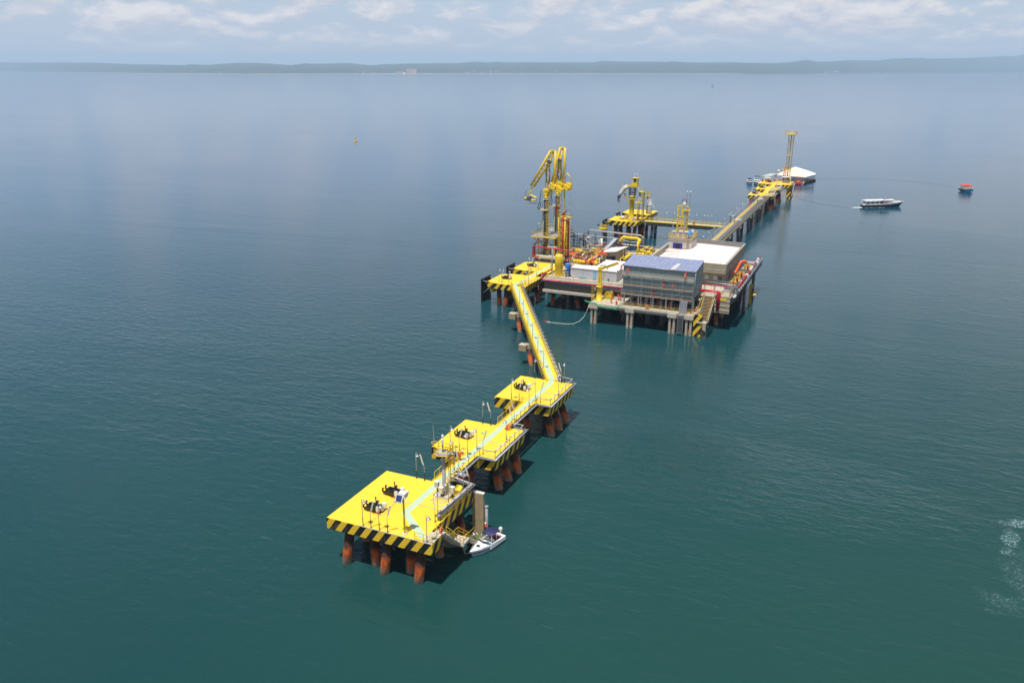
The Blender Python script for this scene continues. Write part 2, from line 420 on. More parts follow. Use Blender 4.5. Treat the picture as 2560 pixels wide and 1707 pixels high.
# ---------------------------------------------------------------- water, haze, far coast
def water_material():
    m, t, b = pbsdf('sea_water')
    g = N(t, 'ShaderNodeNewGeometry')
    P = g.outputs['Position']
    def mapped(rz, sx, sy, off=0.0):
        n = N(t, 'ShaderNodeMapping'); n.inputs['Rotation'].default_value = (0, 0, R(rz)); n.inputs['Scale'].default_value = (sx, sy, 1)
        n.inputs['Location'].default_value = (off, off * 1.7, off)
        link(t, P, n.inputs[0]); return n.outputs[0]
    def noise(vec, scale, detail=3, rough=0.5, dist=0.0):
        n = N(t, 'ShaderNodeTexNoise'); n.inputs['Scale'].default_value = scale; n.inputs['Detail'].default_value = detail
        n.inputs['Roughness'].default_value = rough; n.inputs['Distortion'].default_value = dist
        link(t, vec, n.inputs['Vector']); return n.outputs[0]
    # ripples: short crests lying roughly across the view, a second train at an angle, and fine chop
    a = noise(mapped(-24, 0.40, 1.0), 0.62, 4, 0.55, 0.6)
    c = noise(mapped(-52, 0.45, 1.0, 13), 0.95, 3, 0.5, 0.4)
    d = noise(mapped(8, 0.6, 1.0, 31), 2.3, 3, 0.5, 0.3)
    patch = noise(mapped(-20, 0.35, 1.0, 7), 0.013, 4, 0.6, 0.8)
    pk = ramp_node(t, patch, [(0.36, 0.45), (0.50, 0.95), (0.64, 1.7)])
    h = math_node(t, 'ADD', math_node(t, 'MULTIPLY', a, 0.18), math_node(t, 'ADD', math_node(t, 'MULTIPLY', c, 0.085), math_node(t, 'MULTIPLY', d, 0.05)))
    # the wakes of the two ferries: smooth lanes a few metres wide, arcs on the sea
    s = N(t, 'ShaderNodeSeparateXYZ'); link(t, P, s.inputs[0])
    X_, Y_ = s.outputs[0], s.outputs[1]
    # the breeze reaches the berth but dies out farther offshore: calm, silky water beyond
    calm = ramp_node(t, math_node(t, 'DIVIDE', Y_, 1000.0), [(0.0, 1.0), (0.06, 0.95), (0.18, 0.48), (0.40, 0.24), (1.0, 0.12)])
    # steeper wash right of the near platforms
    dxw = math_node(t, 'DIVIDE', math_node(t, 'SUBTRACT', X_, 44.0), 34.0); dyw = math_node(t, 'DIVIDE', math_node(t, 'SUBTRACT', Y_, 44.0), 17.0)
    wash = math_node(t, 'SUBTRACT', 1.0, math_node(t, 'ADD', math_node(t, 'MULTIPLY', dxw, dxw), math_node(t, 'MULTIPLY', dyw, dyw)), clamp=True)
    pk = math_node(t, 'ADD', pk, math_node(t, 'MULTIPLY', wash, 1.5))
    h = math_node(t, 'MULTIPLY', h, math_node(t, 'MULTIPLY', pk, calm))
    def arc(cx, cy, rad, wid, x0, x1, y0, y1):
        dx = math_node(t, 'SUBTRACT', X_, cx); dy = math_node(t, 'SUBTRACT', Y_, cy)
        r = math_node(t, 'SQRT', math_node(t, 'ADD', math_node(t, 'MULTIPLY', dx, dx), math_node(t, 'MULTIPLY', dy, dy)))
        e = math_node(t, 'ABSOLUTE', math_node(t, 'SUBTRACT', r, rad))
        e = math_node(t, 'ADD', e, math_node(t, 'MULTIPLY', math_node(t, 'SUBTRACT', d, 0.5), 2.0))
        k = math_node(t, 'SUBTRACT', 1.0, math_node(t, 'DIVIDE', e, wid), clamp=True)
        i = math_node(t, 'MULTIPLY', math_node(t, 'GREATER_THAN', X_, x0), math_node(t, 'LESS_THAN', X_, x1))
        i = math_node(t, 'MULTIPLY', i, math_node(t, 'MULTIPLY', math_node(t, 'GREATER_THAN', Y_, y0), math_node(t, 'LESS_THAN', Y_, y1)))
        return math_node(t, 'MULTIPLY', k, i)
    wake = arc(55.7, 404.2, 43.3, 4.2, 20.0, 95.5, 409, 460)
    wake = math_node(t, 'MAXIMUM', wake, arc(51.4, 366.1, 34.0, 3.4, 17.0, 49.0, 325, 358))
    brkn = noise(mapped(10, 0.5, 1.0, 17), 0.9, 4, 0.6)
    bp = N(t, 'ShaderNodeBump'); bp.inputs['Distance'].default_value = 0.9; bp.inputs['Strength'].default_value = 1.0
    hh = math_node(t, 'ADD', h, math_node(t, 'MULTIPLY', wake, math_node(t, 'MULTIPLY', math_node(t, 'ADD', math_node(t, 'ADD', c, d), brkn), 0.075)))
    link(t, hh, bp.inputs['Height']); link(t, bp.outputs[0], b.inputs['Normal'])
    # body colour: green-teal, greener inshore, bluer to the left
    big = noise(mapped(30, 1.0, 1.0, 3), 0.006, 3, 0.5)
    body = mix_col(t, ramp_node(t, big, [(0.35, 0.0), (0.65, 1.0)]), (0.012, 0.056, 0.047), (0.009, 0.046, 0.043))
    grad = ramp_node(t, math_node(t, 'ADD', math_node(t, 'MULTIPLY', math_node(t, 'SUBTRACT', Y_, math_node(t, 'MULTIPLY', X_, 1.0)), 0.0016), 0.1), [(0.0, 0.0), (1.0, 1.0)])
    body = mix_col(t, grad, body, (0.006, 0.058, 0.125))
    # foam streaks drifting at the lower right
    def blob(cx, cy, rx, ry, ang):
        ca, sa = cos(R(ang)), sin(R(ang))
        dx = math_node(t, 'SUBTRACT', X_, cx); dy = math_node(t, 'SUBTRACT', Y_, cy)
        u = math_node(t, 'ADD', math_node(t, 'MULTIPLY', dx, ca / rx), math_node(t, 'MULTIPLY', dy, sa / rx))
        v = math_node(t, 'ADD', math_node(t, 'MULTIPLY', dx, -sa / ry), math_node(t, 'MULTIPLY', dy, ca / ry))
        q = math_node(t, 'ADD', math_node(t, 'MULTIPLY', u, u), math_node(t, 'MULTIPLY', v, v))
        q = math_node(t, 'ADD', q, math_node(t, 'MULTIPLY', math_node(t, 'SUBTRACT', rag, 0.5), 5.0))
        return math_node(t, 'SUBTRACT', 1.0, q, clamp=True)
    rag = noise(mapped(20, 0.7, 1.0, 9), 0.28, 5, 0.62)
    area = blob(81.5, 47.2, 5.0, 1.3, 18)
    for bb in ((80.0, 42.0, 1.1, 5.2, -12), (84.5, 42, 2.5, 8, 0)): area = math_node(t, 'MAXIMUM', area, blob(*bb))
    for bb in ((77.5, 25.5, 4.0, 3.0, -30), (81, 32, 3, 8, 0)): area = math_node(t, 'MAXIMUM', area, math_node(t, 'MULTIPLY', blob(*bb), 0.28))
    warp = N(t, 'ShaderNodeTexNoise'); warp.inputs['Scale'].default_value = 0.7; warp.inputs['Detail'].default_value = 4
    link(t, P, warp.inputs['Vector'])
    wm = N(t, 'ShaderNodeVectorMath', operation='MULTIPLY_ADD'); wm.inputs[1].default_value = (2.2, 2.2, 0); link(t, warp.outputs['Color'], wm.inputs[0]); link(t, P, wm.inputs[2])
    vo = N(t, 'ShaderNodeTexVoronoi'); vo.feature = 'DISTANCE_TO_EDGE'; vo.inputs['Scale'].default_value = 1.25
    link(t, wm.outputs[0], vo.inputs['Vector'])
    net = ramp_node(t, vo.outputs['Distance'], [(0.0, 0.9), (0.06, 0.40), (0.20, 0.0)])
    brk = noise(mapped(0, 1, 1, 5), 2.6, 6, 0.7)
    foam = math_node(t, 'MULTIPLY', net, ramp_node(t, brk, [(0.47, 0.0), (0.60, 1.0)]))
    foam = math_node(t, 'MULTIPLY', foam, math_node(t, 'MULTIPLY', area, 0.8), clamp=True)
    body = mix_col(t, math_node(t, 'MULTIPLY', area, 0.5), body, (0.03, 0.11, 0.11))
    body = mix_col(t, foam, body, (0.75, 0.76, 0.77))
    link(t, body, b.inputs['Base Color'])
    b.inputs['IOR'].default_value = 1.333
    b.inputs['Specular IOR Level'].default_value = 0.5
    rg = math_node(t, 'ADD', math_node(t, 'SUBTRACT', 0.10, math_node(t, 'MULTIPLY', calm, 0.06)), math_node(t, 'MULTIPLY', foam, 0.5))
    link(t, rg, b.inputs['Roughness'])
    MATS['water'] = m
water_material()
w = MB()
ring = [(58 + 34000 * cos(2 * pi * i / 96), -73 + 34000 * sin(2 * pi * i / 96), 0) for i in range(96)]
w.add([(58, -73, 0)] + ring, [(0, 1 + i, 1 + (i + 1) % 96) for i in range(96)])
o = w.build('sea', 'water', kind='structure', fix=False)

# the air of the bay
hm = bpy.data.materials.new('sea_haze'); hm.use_nodes = True
ht = hm.node_tree; ht.nodes.clear()
pv = N(ht, 'ShaderNodeVolumePrincipled'); pv.inputs['Density'].default_value = HAZE_DENSITY
pv.inputs['Color'].default_value = (0.64, 0.82, 1.0, 1); pv.inputs['Anisotropy'].default_value = 0.0
ho = N(ht, 'ShaderNodeOutputMaterial'); link(ht, pv.outputs[0], ho.inputs['Volume'])
MATS['haze'] = hm
MB().box(-34500, -34500, -1.0, 34500, 34500, 470.0).build('haze', 'haze', kind='stuff')

# far shore: azimuth from the photograph's skyline, distance from its waterline
F_, P_ = 2048.0, math.atan(681.5 / 2048.0)
def az_of(px): return math.atan2((px - 1280) , F_ / cos(P_))       # small-angle bearing of a column at the horizon, right of the axis
def elev(py, px): return (172 - py) / F_ * cos(P_) ** 2
sky_l = [(-900, 160), (-300, 158), (0, 158.4), (100, 158.9), (170, 158.4), (250, 158.9), (330, 162), (463, 163.8), (479, 161.6), (522, 163.2), (593, 158.4), (653, 158.4),
 (697, 161.6), (729, 163.8), (765, 158.9), (778, 161), (871, 158.4), (925, 163.8), (958, 161.6), (1023, 159.5), (1143, 158.4), (1192, 154.6), (1214, 156.7), (1246, 155.1),
 (1280, 156.7), (1443, 156.2), (1454, 157.2), (1481, 156.2), (1508, 152.4), (1541, 154.6), (1661, 155.6), (1683, 154.6), (1710, 157.2), (1824, 156.7), (1922, 158.9),
 (1977, 156.7), (2009, 151.3), (2031, 153.5), (2042, 156.7), (2124, 152.4), (2194, 153.5), (2232, 149.1), (2298, 147.5), (2319, 150.2), (2423, 148.6), (2505, 144.8),
 (2532, 145.9), (2553, 141.5), (2600, 141), (2800, 146), (3300, 150)]
shore_l = [(-900, 177.5), (0, 178.5), (380, 183), (650, 185.5), (1280, 184.6), (1880, 184.6), (2200, 181.5), (2560, 178.8), (3300, 178)]
def interp(tab, x):
    for (a, b), (c, d) in zip(tab, tab[1:]):
        if a <= x <= c: return b + (d - b) * (x - a) / (c - a)
    return tab[0][1] if x < tab[0][0] else tab[-1][1]
HEAD = R(24.4)
def polar(az, d): 
    t = HEAD - az
    return (58.75 - sin(t) * d, -73.02 + cos(t) * d)
def shore_dist(px): return 60.0 / ((interp(shore_l, px) - 172) / F_ * cos(P_) ** 2) 
rnd = random.Random(3)
cols = [(-900 + i * 6.0) for i in range(701)]
rows = [(0, 0.0), (60, 0.008), (350, 0.03), (900, 0.10), (1700, 0.32), (2600, 0.55), (3600, 0.80), (4600, 1.0), (5600, 0.85), (7500, 0.3)]
from mathutils import noise as mn
hv, hf = [], []
for i, px in enumerate(cols):
    az = az_of(px); D0 = shore_dist(px)
    top_el = elev(interp(sky_l, px), px)
    for j, (dd, k) in enumerate(rows):
        D = D0 + dd
        crest = 60 + top_el * (D0 + 4600)
        x, y = polar(az, D)
        z = crest * k
        if 0 < j < 7:
            z *= 1 + 0.35 * mn.noise(Vector((x / 900.0, y / 900.0, 0.5))) + 0.18 * mn.noise(Vector((x / 260.0, y / 260.0, 2.5)))
            z = min(z, 60 + (top_el - 0.0003) * D)
        elif j == 7: z += 4 * mn.noise(Vector((x / 160.0, y / 160.0, 0.5)))
        hv.append((x, y, max(z, 0.3) if j else -2.0))
nr = len(rows)
for i in range(len(cols) - 1):
    for j in range(nr - 1):
        a = i * nr + j; hf.append((a, a + nr, a + nr + 1, a + 1))
m, t, b = pbsdf('wooded_hills')
g = N(t, 'ShaderNodeNewGeometry')
n1 = N(t, 'ShaderNodeTexNoise'); n1.inputs['Scale'].default_value = 0.004; n1.inputs['Detail'].default_value = 9
link(t, g.outputs['Position'], n1.inputs['Vector'])
link(t, ramp_node(t, n1.outputs[0], [(0.35, (0.012, 0.030, 0.018)), (0.6, (0.025, 0.050, 0.026)), (0.75, (0.06, 0.075, 0.045))]), b.inputs['Base Color'])
b.inputs['Roughness'].default_value = 0.9
MATS['hills'] = m
hb = MB(); hb.add(hv, hf, True); hb.build('hills', 'hills', kind='structure')
# pale beach line along the shore
paint('sand', (0.62, 0.56, 0.46), 0.9, var=0.2, scale=0.003)
bb = MB(); bv = []
for i, px in enumerate(cols):
    if px > 1860: break
    az = az_of(px); D0 = shore_dist(px) - 14; wdt = 70 + 40 * mn.noise(Vector((px / 40.0, 0, 3)))
    x, y = polar(az, D0); bv.append((x, y, 0.2)); x, y = polar(az, D0 + wdt); bv.append((x, y, 2.6))
bb.add(bv, [(2 * i, 2 * i + 2, 2 * i + 3, 2 * i + 1) for i in range(len(bv) // 2 - 1)]); bb.build('beach', 'sand', kind='structure')
# the shore town: a long pink block, its lower wing, and scattered houses
def far_at(px, dd):
    D = shore_dist(px) + dd; x, y = polar(az_of(px), D); return x, y, D
def far_building(name, label, cat, px, dd, wpx, h, depth, wall, roof, zb, group=None, floors=0):
    x, y, D = far_at(px, dd); wid = wpx * D / F_ * cos(P_) 
    t_ = thing(name, label, cat, (x, y, zb), HEAD - az_of(px), group)
    MBl = MB(); hw = wid / 2
    o_ = MBl.box(-hw, 0, 0, hw, depth, h)
    me_o = MBl; me_o.v = [tuple(Matrix.Translation((x, y, zb)) @ Euler((0, 0, HEAD - az_of(px))).to_matrix().to_4x4() @ Vector(v)) for v in me_o.v]
    wl = me_o.build('wall', wall, t_)
    rb = MB(); rb.prism([(-hw - 1, -1), (hw + 1, -1), (hw + 1, depth + 1), (-hw - 1, depth + 1)], h, h + 1.2)
    rb.prism([(-hw - .5, -.5), (hw + .5, -.5), (hw + .5, depth + .5), (-hw - .5, depth + .5)], h + 1.2, [h + 1.3, h + 1.3, h + 3.6, h + 3.6])
    rb.v = [tuple(Matrix.Translation((x, y, zb)) @ Euler((0, 0, HEAD - az_of(px))).to_matrix().to_4x4() @ Vector(v)) for v in rb.v]
    rb.build('roof', roof, t_)
    for fl in range(floors):
        wb = MB(); z_ = 3 + fl * (h - 4) / floors
        nw = int(wid / 7)
        for q in range(nw): wb.box(-hw + 3 + q * 7, -0.15, z_, -hw + 7 + q * 7, 0.02, z_ + 2.6)
        wb.v = [tuple(Matrix.Translation((x, y, zb)) @ Euler((0, 0, HEAD - az_of(px))).to_matrix().to_4x4() @ Vector(v)) for v in wb.v]
        wb.build('window_row', 'parapet', t_, kind='stuff')
far_building('apartment_block', 'long pink block of flats on the far shore, the largest building there', 'building', 1028, 60, 25, 46, 30, 'pinkwall', 'pinkwall', 1.5, floors=5)
far_building('apartment_block', 'lower brownish building just left of the long pink block on the far shore', 'building', 998, 60, 17, 27, 25, 'beigewall', 'redrust', 1.5, floors=3)
far_building('hall', 'small white hall squeezed between the pink block and the brown one', 'building', 1010, 40, 5, 12, 18, 'white', 'white', 1.5)
for i in range(64):
    px = rnd.choice([rnd.uniform(1150, 1310), rnd.uniform(1300, 1500), rnd.uniform(890, 990), rnd.uniform(1160, 1260), rnd.uniform(2060, 2100), rnd.uniform(400, 700)])
    dd = rnd.uniform(60, 420)
    far_building('house', 'small pale house of the town scattered along the far shore', 'house', px, dd, rnd.uniform(1.2, 3.2), rnd.uniform(5, 11), 12, rnd.choice(['cream', 'white', 'beigewall']), rnd.choice(['redrust', 'offwhite', 'wood']), 1 + dd * 0.05, 'houses along the far shore')
# ---------------------------------------------------------------- shared builders for the berth
def offset_in(poly, d):
    cx = sum(p[0] for p in poly) / len(poly); cy = sum(p[1] for p in poly) / len(poly)
    out = []
    n = len(poly)
    for i, p in enumerate(poly):
        a = Vector(poly[i - 1]); b = Vector(p); c = Vector(poly[(i + 1) % n])
        e1 = (b - a).normalized(); e2 = (c - b).normalized()
        n1 = Vector((-e1.y, e1.x)); n2 = Vector((-e2.y, e2.x))
        k = (n1 + n2); k = k / max(0.3, k.dot(n1)) if k.length > 0.01 else n1
        out.append(tuple(b + k * d))
    return out
def pile_mesh(mb, top, bot, r=0.62, n=14):
    mb.cyl(bot, top, r, r, n)
def slab_thing(name, label, cat, poly, piles, z=6.5, th=1.5, group=None, marks=(), pile_r=0.62, top='deckyellow'):
    cx = sum(p[0] for p in poly) / len(poly); cy = sum(p[1] for p in poly) / len(poly)
    t = thing(name, label, cat, (cx, cy, 0), 0, group)
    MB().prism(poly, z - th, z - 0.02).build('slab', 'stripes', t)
    MB().prism(offset_in(poly, 0.03), z - 0.019, z).build('deck', top, t)
    for path, w in marks:
        MB().prism(strip_poly(path, w), z + 0.001, z + 0.007).build('walkway_marking', 'mint', t)
    for (tx, ty, bx, by) in piles:
        bx, by = tx + (bx - tx) * 0.8, ty + (by - ty) * 0.8
        ex, ey = bx - tx, by - ty; k = 2.0 / (z - th)
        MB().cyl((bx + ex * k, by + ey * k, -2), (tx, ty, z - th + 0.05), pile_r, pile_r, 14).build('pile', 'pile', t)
    return t

MINT_W = 0.95
# nearest dolphin: square deck with a small landing at its front right corner
D1 = [(0, 0), (15.25, 0), (15.25, 2.6), (13.7, 2.6), (13.7, 13.6), (9.6, 13.6), (9.6, 13.9), (0, 13.9)]
md1 = slab_thing('mooring_dolphin', 'nearest and largest yellow-decked dolphin with striped edges, a boat moored beside it', 'pier platform', D1,
    [(2.6, 1.35, 1.8, 0.75), (5.3, 2.3, 5.9, 1.9), (8.2, 1.4, 7.5, 0.8), (11.0, 2.2, 10.4, 2.6), (13.0, 1.4, 12.4, 0.9), (1.8, 6.0, 1.2, 6.6), (1.8, 11.5, 0.6, 13.0),
     (6.5, 7.0, 5.5, 8.0), (6.5, 12.0, 6.3, 13.4), (11.5, 7.5, 12.2, 7.0), (12.4, 11.3, 12.9, 12.4), (9.5, 11.8, 9.0, 13.2)], group='yellow mooring dolphins',
    marks=[([(13.55, 0.9), (8.45, 5.1), (8.45, 13.88)], MINT_W)])
MB().prism([(13.72, 0.03), (15.22, 0.03), (15.22, 2.57), (13.72, 2.57)], 6.501, 6.53).build('landing_pad', 'concretelight', md1)
MB().prism([(4.6, 0.0), (13.6, 0.0), (13.6, 0.12), (4.6, 0.12)], 6.501, 6.56).build('kerb', 'concretelight', md1)
D2 = [(1.9, 23.2), (12.3, 23.2), (12.3, 34.2), (1.9, 34.2)]
md2 = slab_thing('mooring_dolphin', 'second yellow dolphin, between the nearest one and the one where the long bridge starts', 'pier platform', D2,
    [(3.4, 25.8, 2.6, 26.4), (6.8, 25.8, 6.6, 26.6), (10.9, 26.0, 11.6, 26.6), (11.0, 28.2, 11.8, 29.9), (11.2, 31.3, 12.2, 32.7), (3.4, 29.0, 1.6, 29.5), (3.4, 33.0, 2.4, 34.2), (7.0, 32.8, 7.0, 34.5), (10.6, 33.2, 11.0, 35.0)],
    group='yellow mooring dolphins', th=1.9, marks=[([(8.45, 23.22), (8.45, 34.18)], MINT_W)])
MB().cyl((6.8, 30.6, 6.501), (6.8, 30.6, 6.53), 0.28, n=14).build('manhole_cover', 'green', md2)
D3 = [(2.0, 44.8), (12.3, 44.8), (12.3, 56.0), (2.0, 56.0)]
md3 = slab_thing('mooring_dolphin', 'third yellow dolphin, from which the long straight footbridge leaves', 'pier platform', D3,
    [(3.5, 47.0, 2.6, 47.8), (6.8, 47.0, 6.9, 47.9), (10.8, 46.8, 11.9, 47.3), (11.0, 49.2, 12.3, 50.4), (11.0, 52.4, 12.3, 53.9), (3.4, 50.5, 1.4, 51.2), (3.4, 54.5, 2.6, 56.0), (7.2, 54.6, 7.2, 56.5)],
    group='yellow mooring dolphins', th=1.9, marks=[([(8.45, 44.82), (8.45, 55.0), (8.15, 55.5), (7.95, 55.85)], MINT_W)])

# ---------------------------------------------------------------- walkways between the dolphins
def walkway(label, p, q, w=2.3, z=6.5, mark=True, group=None, girder=0.45, deckmat='deckyellow', cat='footbridge', gmat='darksteel', name='footbridge'):
    p = Vector(p); q = Vector(q); d = (q - p).normalized(); n = Vector((-d.y, d.x))
    t = thing(name, label, cat, (p.x, p.y, 0), 0, group)
    def band(a, b, off, ww, z0, z1):
        c = [a + n * (off + ww / 2), a + n * (off - ww / 2), b + n * (off - ww / 2), b + n * (off + ww / 2)]
        return MB().prism([tuple(v) for v in c], z0, z1)
    band(p, q, 0, w, z - 0.16, z).build('deck', deckmat, t)
    for s_ in (-1, 1):
        band(p, q, s_ * (w / 2 - 0.14), 0.22, z - 0.161 - girder, z - 0.161).build('girder', gmat, t)
        band(p, q, s_ * (w / 2 - 0.04), 0.08, z + 0.001, z + 0.12).build('kerb', 'yellow', t)
    L = (q - p).length; k = max(2, int(L / 2.5)); mb = MB()
    for i in range(k + 1):
        c = p + d * (L * i / k); mb.bar(tuple(c + n * (w / 2 - .1)) + (z - 0.3,), tuple(c - n * (w / 2 - .1)) + (z - 0.3,), 0.1, 0.14)
    mb.build('cross_beams', gmat, t, kind='stuff')
    if mark: band(p, q, 0, MINT_W, z + 0.001, z + 0.012).build('walkway_marking', 'mint', t)
    return t
walkway('short yellow footbridge with mint stripe between the nearest and second dolphins', (8.45, 13.92), (8.45, 23.18), group='short footbridges')
walkway('short yellow footbridge with mint stripe between the second and third dolphins', (8.45, 34.22), (8.45, 44.78), group='short footbridges')

def railing(label, pts, mat='yellow', h=1.1, gap=1.5, near=False, r=0.036, rails=(1.0, 0.55), cat='railing', group=None):
    t = thing('railing', label, cat, pts[0], 0, group)
    for k in rails:
        MB().tube([(p[0], p[1], p[2] + h * k) for p in pts], r, 5).build('rail', mat, t)
    posts = []
    for a, b in zip(pts, pts[1:]):
        L = (Vector(b) - Vector(a)).length; n = max(1, round(L / gap))
        posts += seg(a, b, n)[:-1]
    posts.append(pts[-1])
    if near:
        for p in posts: MB().cyl(p, (p[0], p[1], p[2] + h), r * 1.15, n=5).build('post', mat, t)
    else:
        mb = MB()
        for p in posts: mb.cyl(p, (p[0], p[1], p[2] + h), r * 1.15, n=4)
        mb.build('posts', mat, t, kind='stuff')
    return t
Z6 = 6.5
railing('yellow railing round the landing at the front right corner of the nearest dolphin', [(12.8, 0.08, Z6), (15.18, 0.08, Z6), (15.18, 2.5, Z6)], near=True, gap=1.2)
railing('yellow railing on the sea side of the footbridge next to the mast', [(7.4, 14.4, Z6), (7.4, 22.9, Z6)], near=True)
railing('yellow railing on the sea side of the footbridge between second and third dolphins', [(7.4, 34.7, Z6), (7.4, 44.4, Z6)], near=True)

# ---------------------------------------------------------------- lamp posts
def bell_lamp_proto():
    t = thing('lamp_post', 'bell lamp', 'lamp post')
    MB().cyl((0, 0, 0), (0, 0, 0.06), 0.11, n=8).cyl((0, 0, 0.02), (0, 0, 1.15), 0.055, n=7).build('base_pole', 'black', t)
    p = [(0, 0, 1.1), (0, 0, 3.55)] + [(0.16 - 0.16 * cos(a), 0, 3.55 + 0.17 * sin(a)) for a in (0.6, 1.2, 1.8, 2.5)] + [(0.33, 0, 3.5)]
    MB().tube(p, 0.042, 6).build('pole', 'galv', t)
    MB().lathe([(0.03, 0.26), (0.08, 0.24), (0.09, 0.12), (0.22, 0.04), (0.31, -0.04), (0.29, -0.06)], (0.33, 0, 3.26), 12).build('lamp_shade', 'steel', t)
    MB().lathe([(0.0, -0.12), (0.08, -0.09), (0.1, 0.0), (0.05, 0.03)], (0.33, 0, 3.22), 8).build('bulb', 'white', t)
    return t
def tube_lamp_proto():
    t = thing('lamp_post', 'tube lamp', 'lamp post')
    MB().cyl((0, 0, 0), (0, 0, 0.06), 0.11, n=8).cyl((0, 0, 0.02), (0, 0, 1.15), 0.055, n=7).build('base_pole', 'black', t)
    MB().tube([(0, 0, 1.1), (0, 0, 2.0), (0.04, 0, 2.25), (0.14, 0, 2.6)], 0.035, 6).build('pole', 'galv', t)
    MB().bar((0.12, 0, 2.35), (0.55, 0, 3.8), 0.17, 0.09).build('lamp_body', 'offwhite', t)
    MB().bar((0.17, 0, 2.37), (0.60, 0, 3.79), 0.11, 0.07).build('tube_cover', 'white', t)
    return t
bell = Series(bell_lamp_proto()); tubel = Series(tube_lamp_proto())
GB, GT = 'bell lamp posts on the dolphins', 'tube lamp posts on the dolphins'
T180 = pi
for x, y, r_, l in [
    (5.3, 0.3, 0, 'bell lamp post at the front edge of the nearest dolphin, farthest left'),
    (7.7, 0.25, 0, 'bell lamp post between the two tube lamps on the front edge of the nearest dolphin'),
    (14.4, 0.25, 0, 'bell lamp post on the landing corner of the nearest dolphin, by the life ring'),
    (5.0, 13.7, 1.57, 'bell lamp post on the back edge of the nearest dolphin'),
    (12.9, 5.6, 2.6, 'bell lamp post by the near end of the cable tray, nearest dolphin'),
    (12.8, 8.6, 3.6, 'bell lamp post beside the foot of the mast, left of the cable tray'),
    (13.2, 11.9, 3.1, 'bell lamp post at the back right corner of the nearest dolphin'),
    (9.4, 16.6, 3.1, 'bell lamp post on the footbridge just behind the mast'),
    (7.6, 19.6, 3.4, 'bell lamp post on the footbridge beside the red life ring'),
    (4.9, 23.6, 0, 'bell lamp post at the front left of the second dolphin'),
    (8.4, 22.4, T180, 'bell lamp post where the first footbridge meets the second dolphin'),
    (8.9, 24.4, T180, 'bell lamp post right beside the mint stripe on the second dolphin'),
    (5.2, 33.8, 1.57, 'bell lamp post on the back edge of the second dolphin'),
    (11.5, 29.1, T180, 'bell lamp post at the right edge of the second dolphin'),
    (5.1, 45.0, 0, 'bell lamp post at the front left of the third dolphin'),
    (9.5, 42.4, T180, 'bell lamp post at the far end of the second short footbridge'),
    (9.3, 45.5, T180, 'bell lamp post beside the mint stripe at the front of the third dolphin'),
    (4.9, 55.7, 1.57, 'bell lamp post on the back edge of the third dolphin'),
    (12.0, 49.3, T180, 'bell lamp post at the right edge of the third dolphin'),
    (10.6, 55.9, 2.2, 'bell lamp post by the foot of the long bridge')]:
    bell.place((x, y, Z6), r_, l, GB)
for x, y, r_, l in [
    (6.5, 0.25, 0, 'tube lamp post at the front edge of the nearest dolphin, left one of the pair'),
    (8.9, 0.25, 0, 'tube lamp post at the front edge of the nearest dolphin, right one of the pair'),
    (6.3, 13.6, T180, 'tube lamp post on the back edge of the nearest dolphin'),
    (13.0, 4.7, 2.4, 'tube lamp post next to the landing, right part of the nearest dolphin'),
    (12.6, 9.6, T180, 'tube lamp post leaning over in front of the mast boxes'),
    (13.4, 13.2, T180, 'tube lamp post at the bend of the cable tray behind the mast'),
    (9.5, 17.6, T180, 'tube lamp post on the right side of the footbridge behind the mast'),
    (6.4, 23.6, 0, 'tube lamp post at the front edge of the second dolphin'),
    (10.0, 24.2, 0.3, 'tube lamp post near the pipe corner at the front of the second dolphin'),
    (6.6, 33.8, T180, 'tube lamp post on the back edge of the second dolphin'),
    (10.2, 34.0, T180, 'tube lamp post by the crouching worker on the second dolphin'),
    (9.5, 36.4, T180, 'tube lamp post at the start of the second short footbridge'),
    (6.5, 45.1, 0, 'tube lamp post in front of the mooring hook of the third dolphin'),
    (10.2, 45.6, 0.3, 'tube lamp post near the pipe corner at the front of the third dolphin'),
    (6.5, 55.7, T180, 'tube lamp post on the back edge of the third dolphin'),
    (10.2, 55.4, T180, 'tube lamp post by the pipes at the start of the long bridge')]:
    tubel.place((x, y, Z6), r_, l, GT)

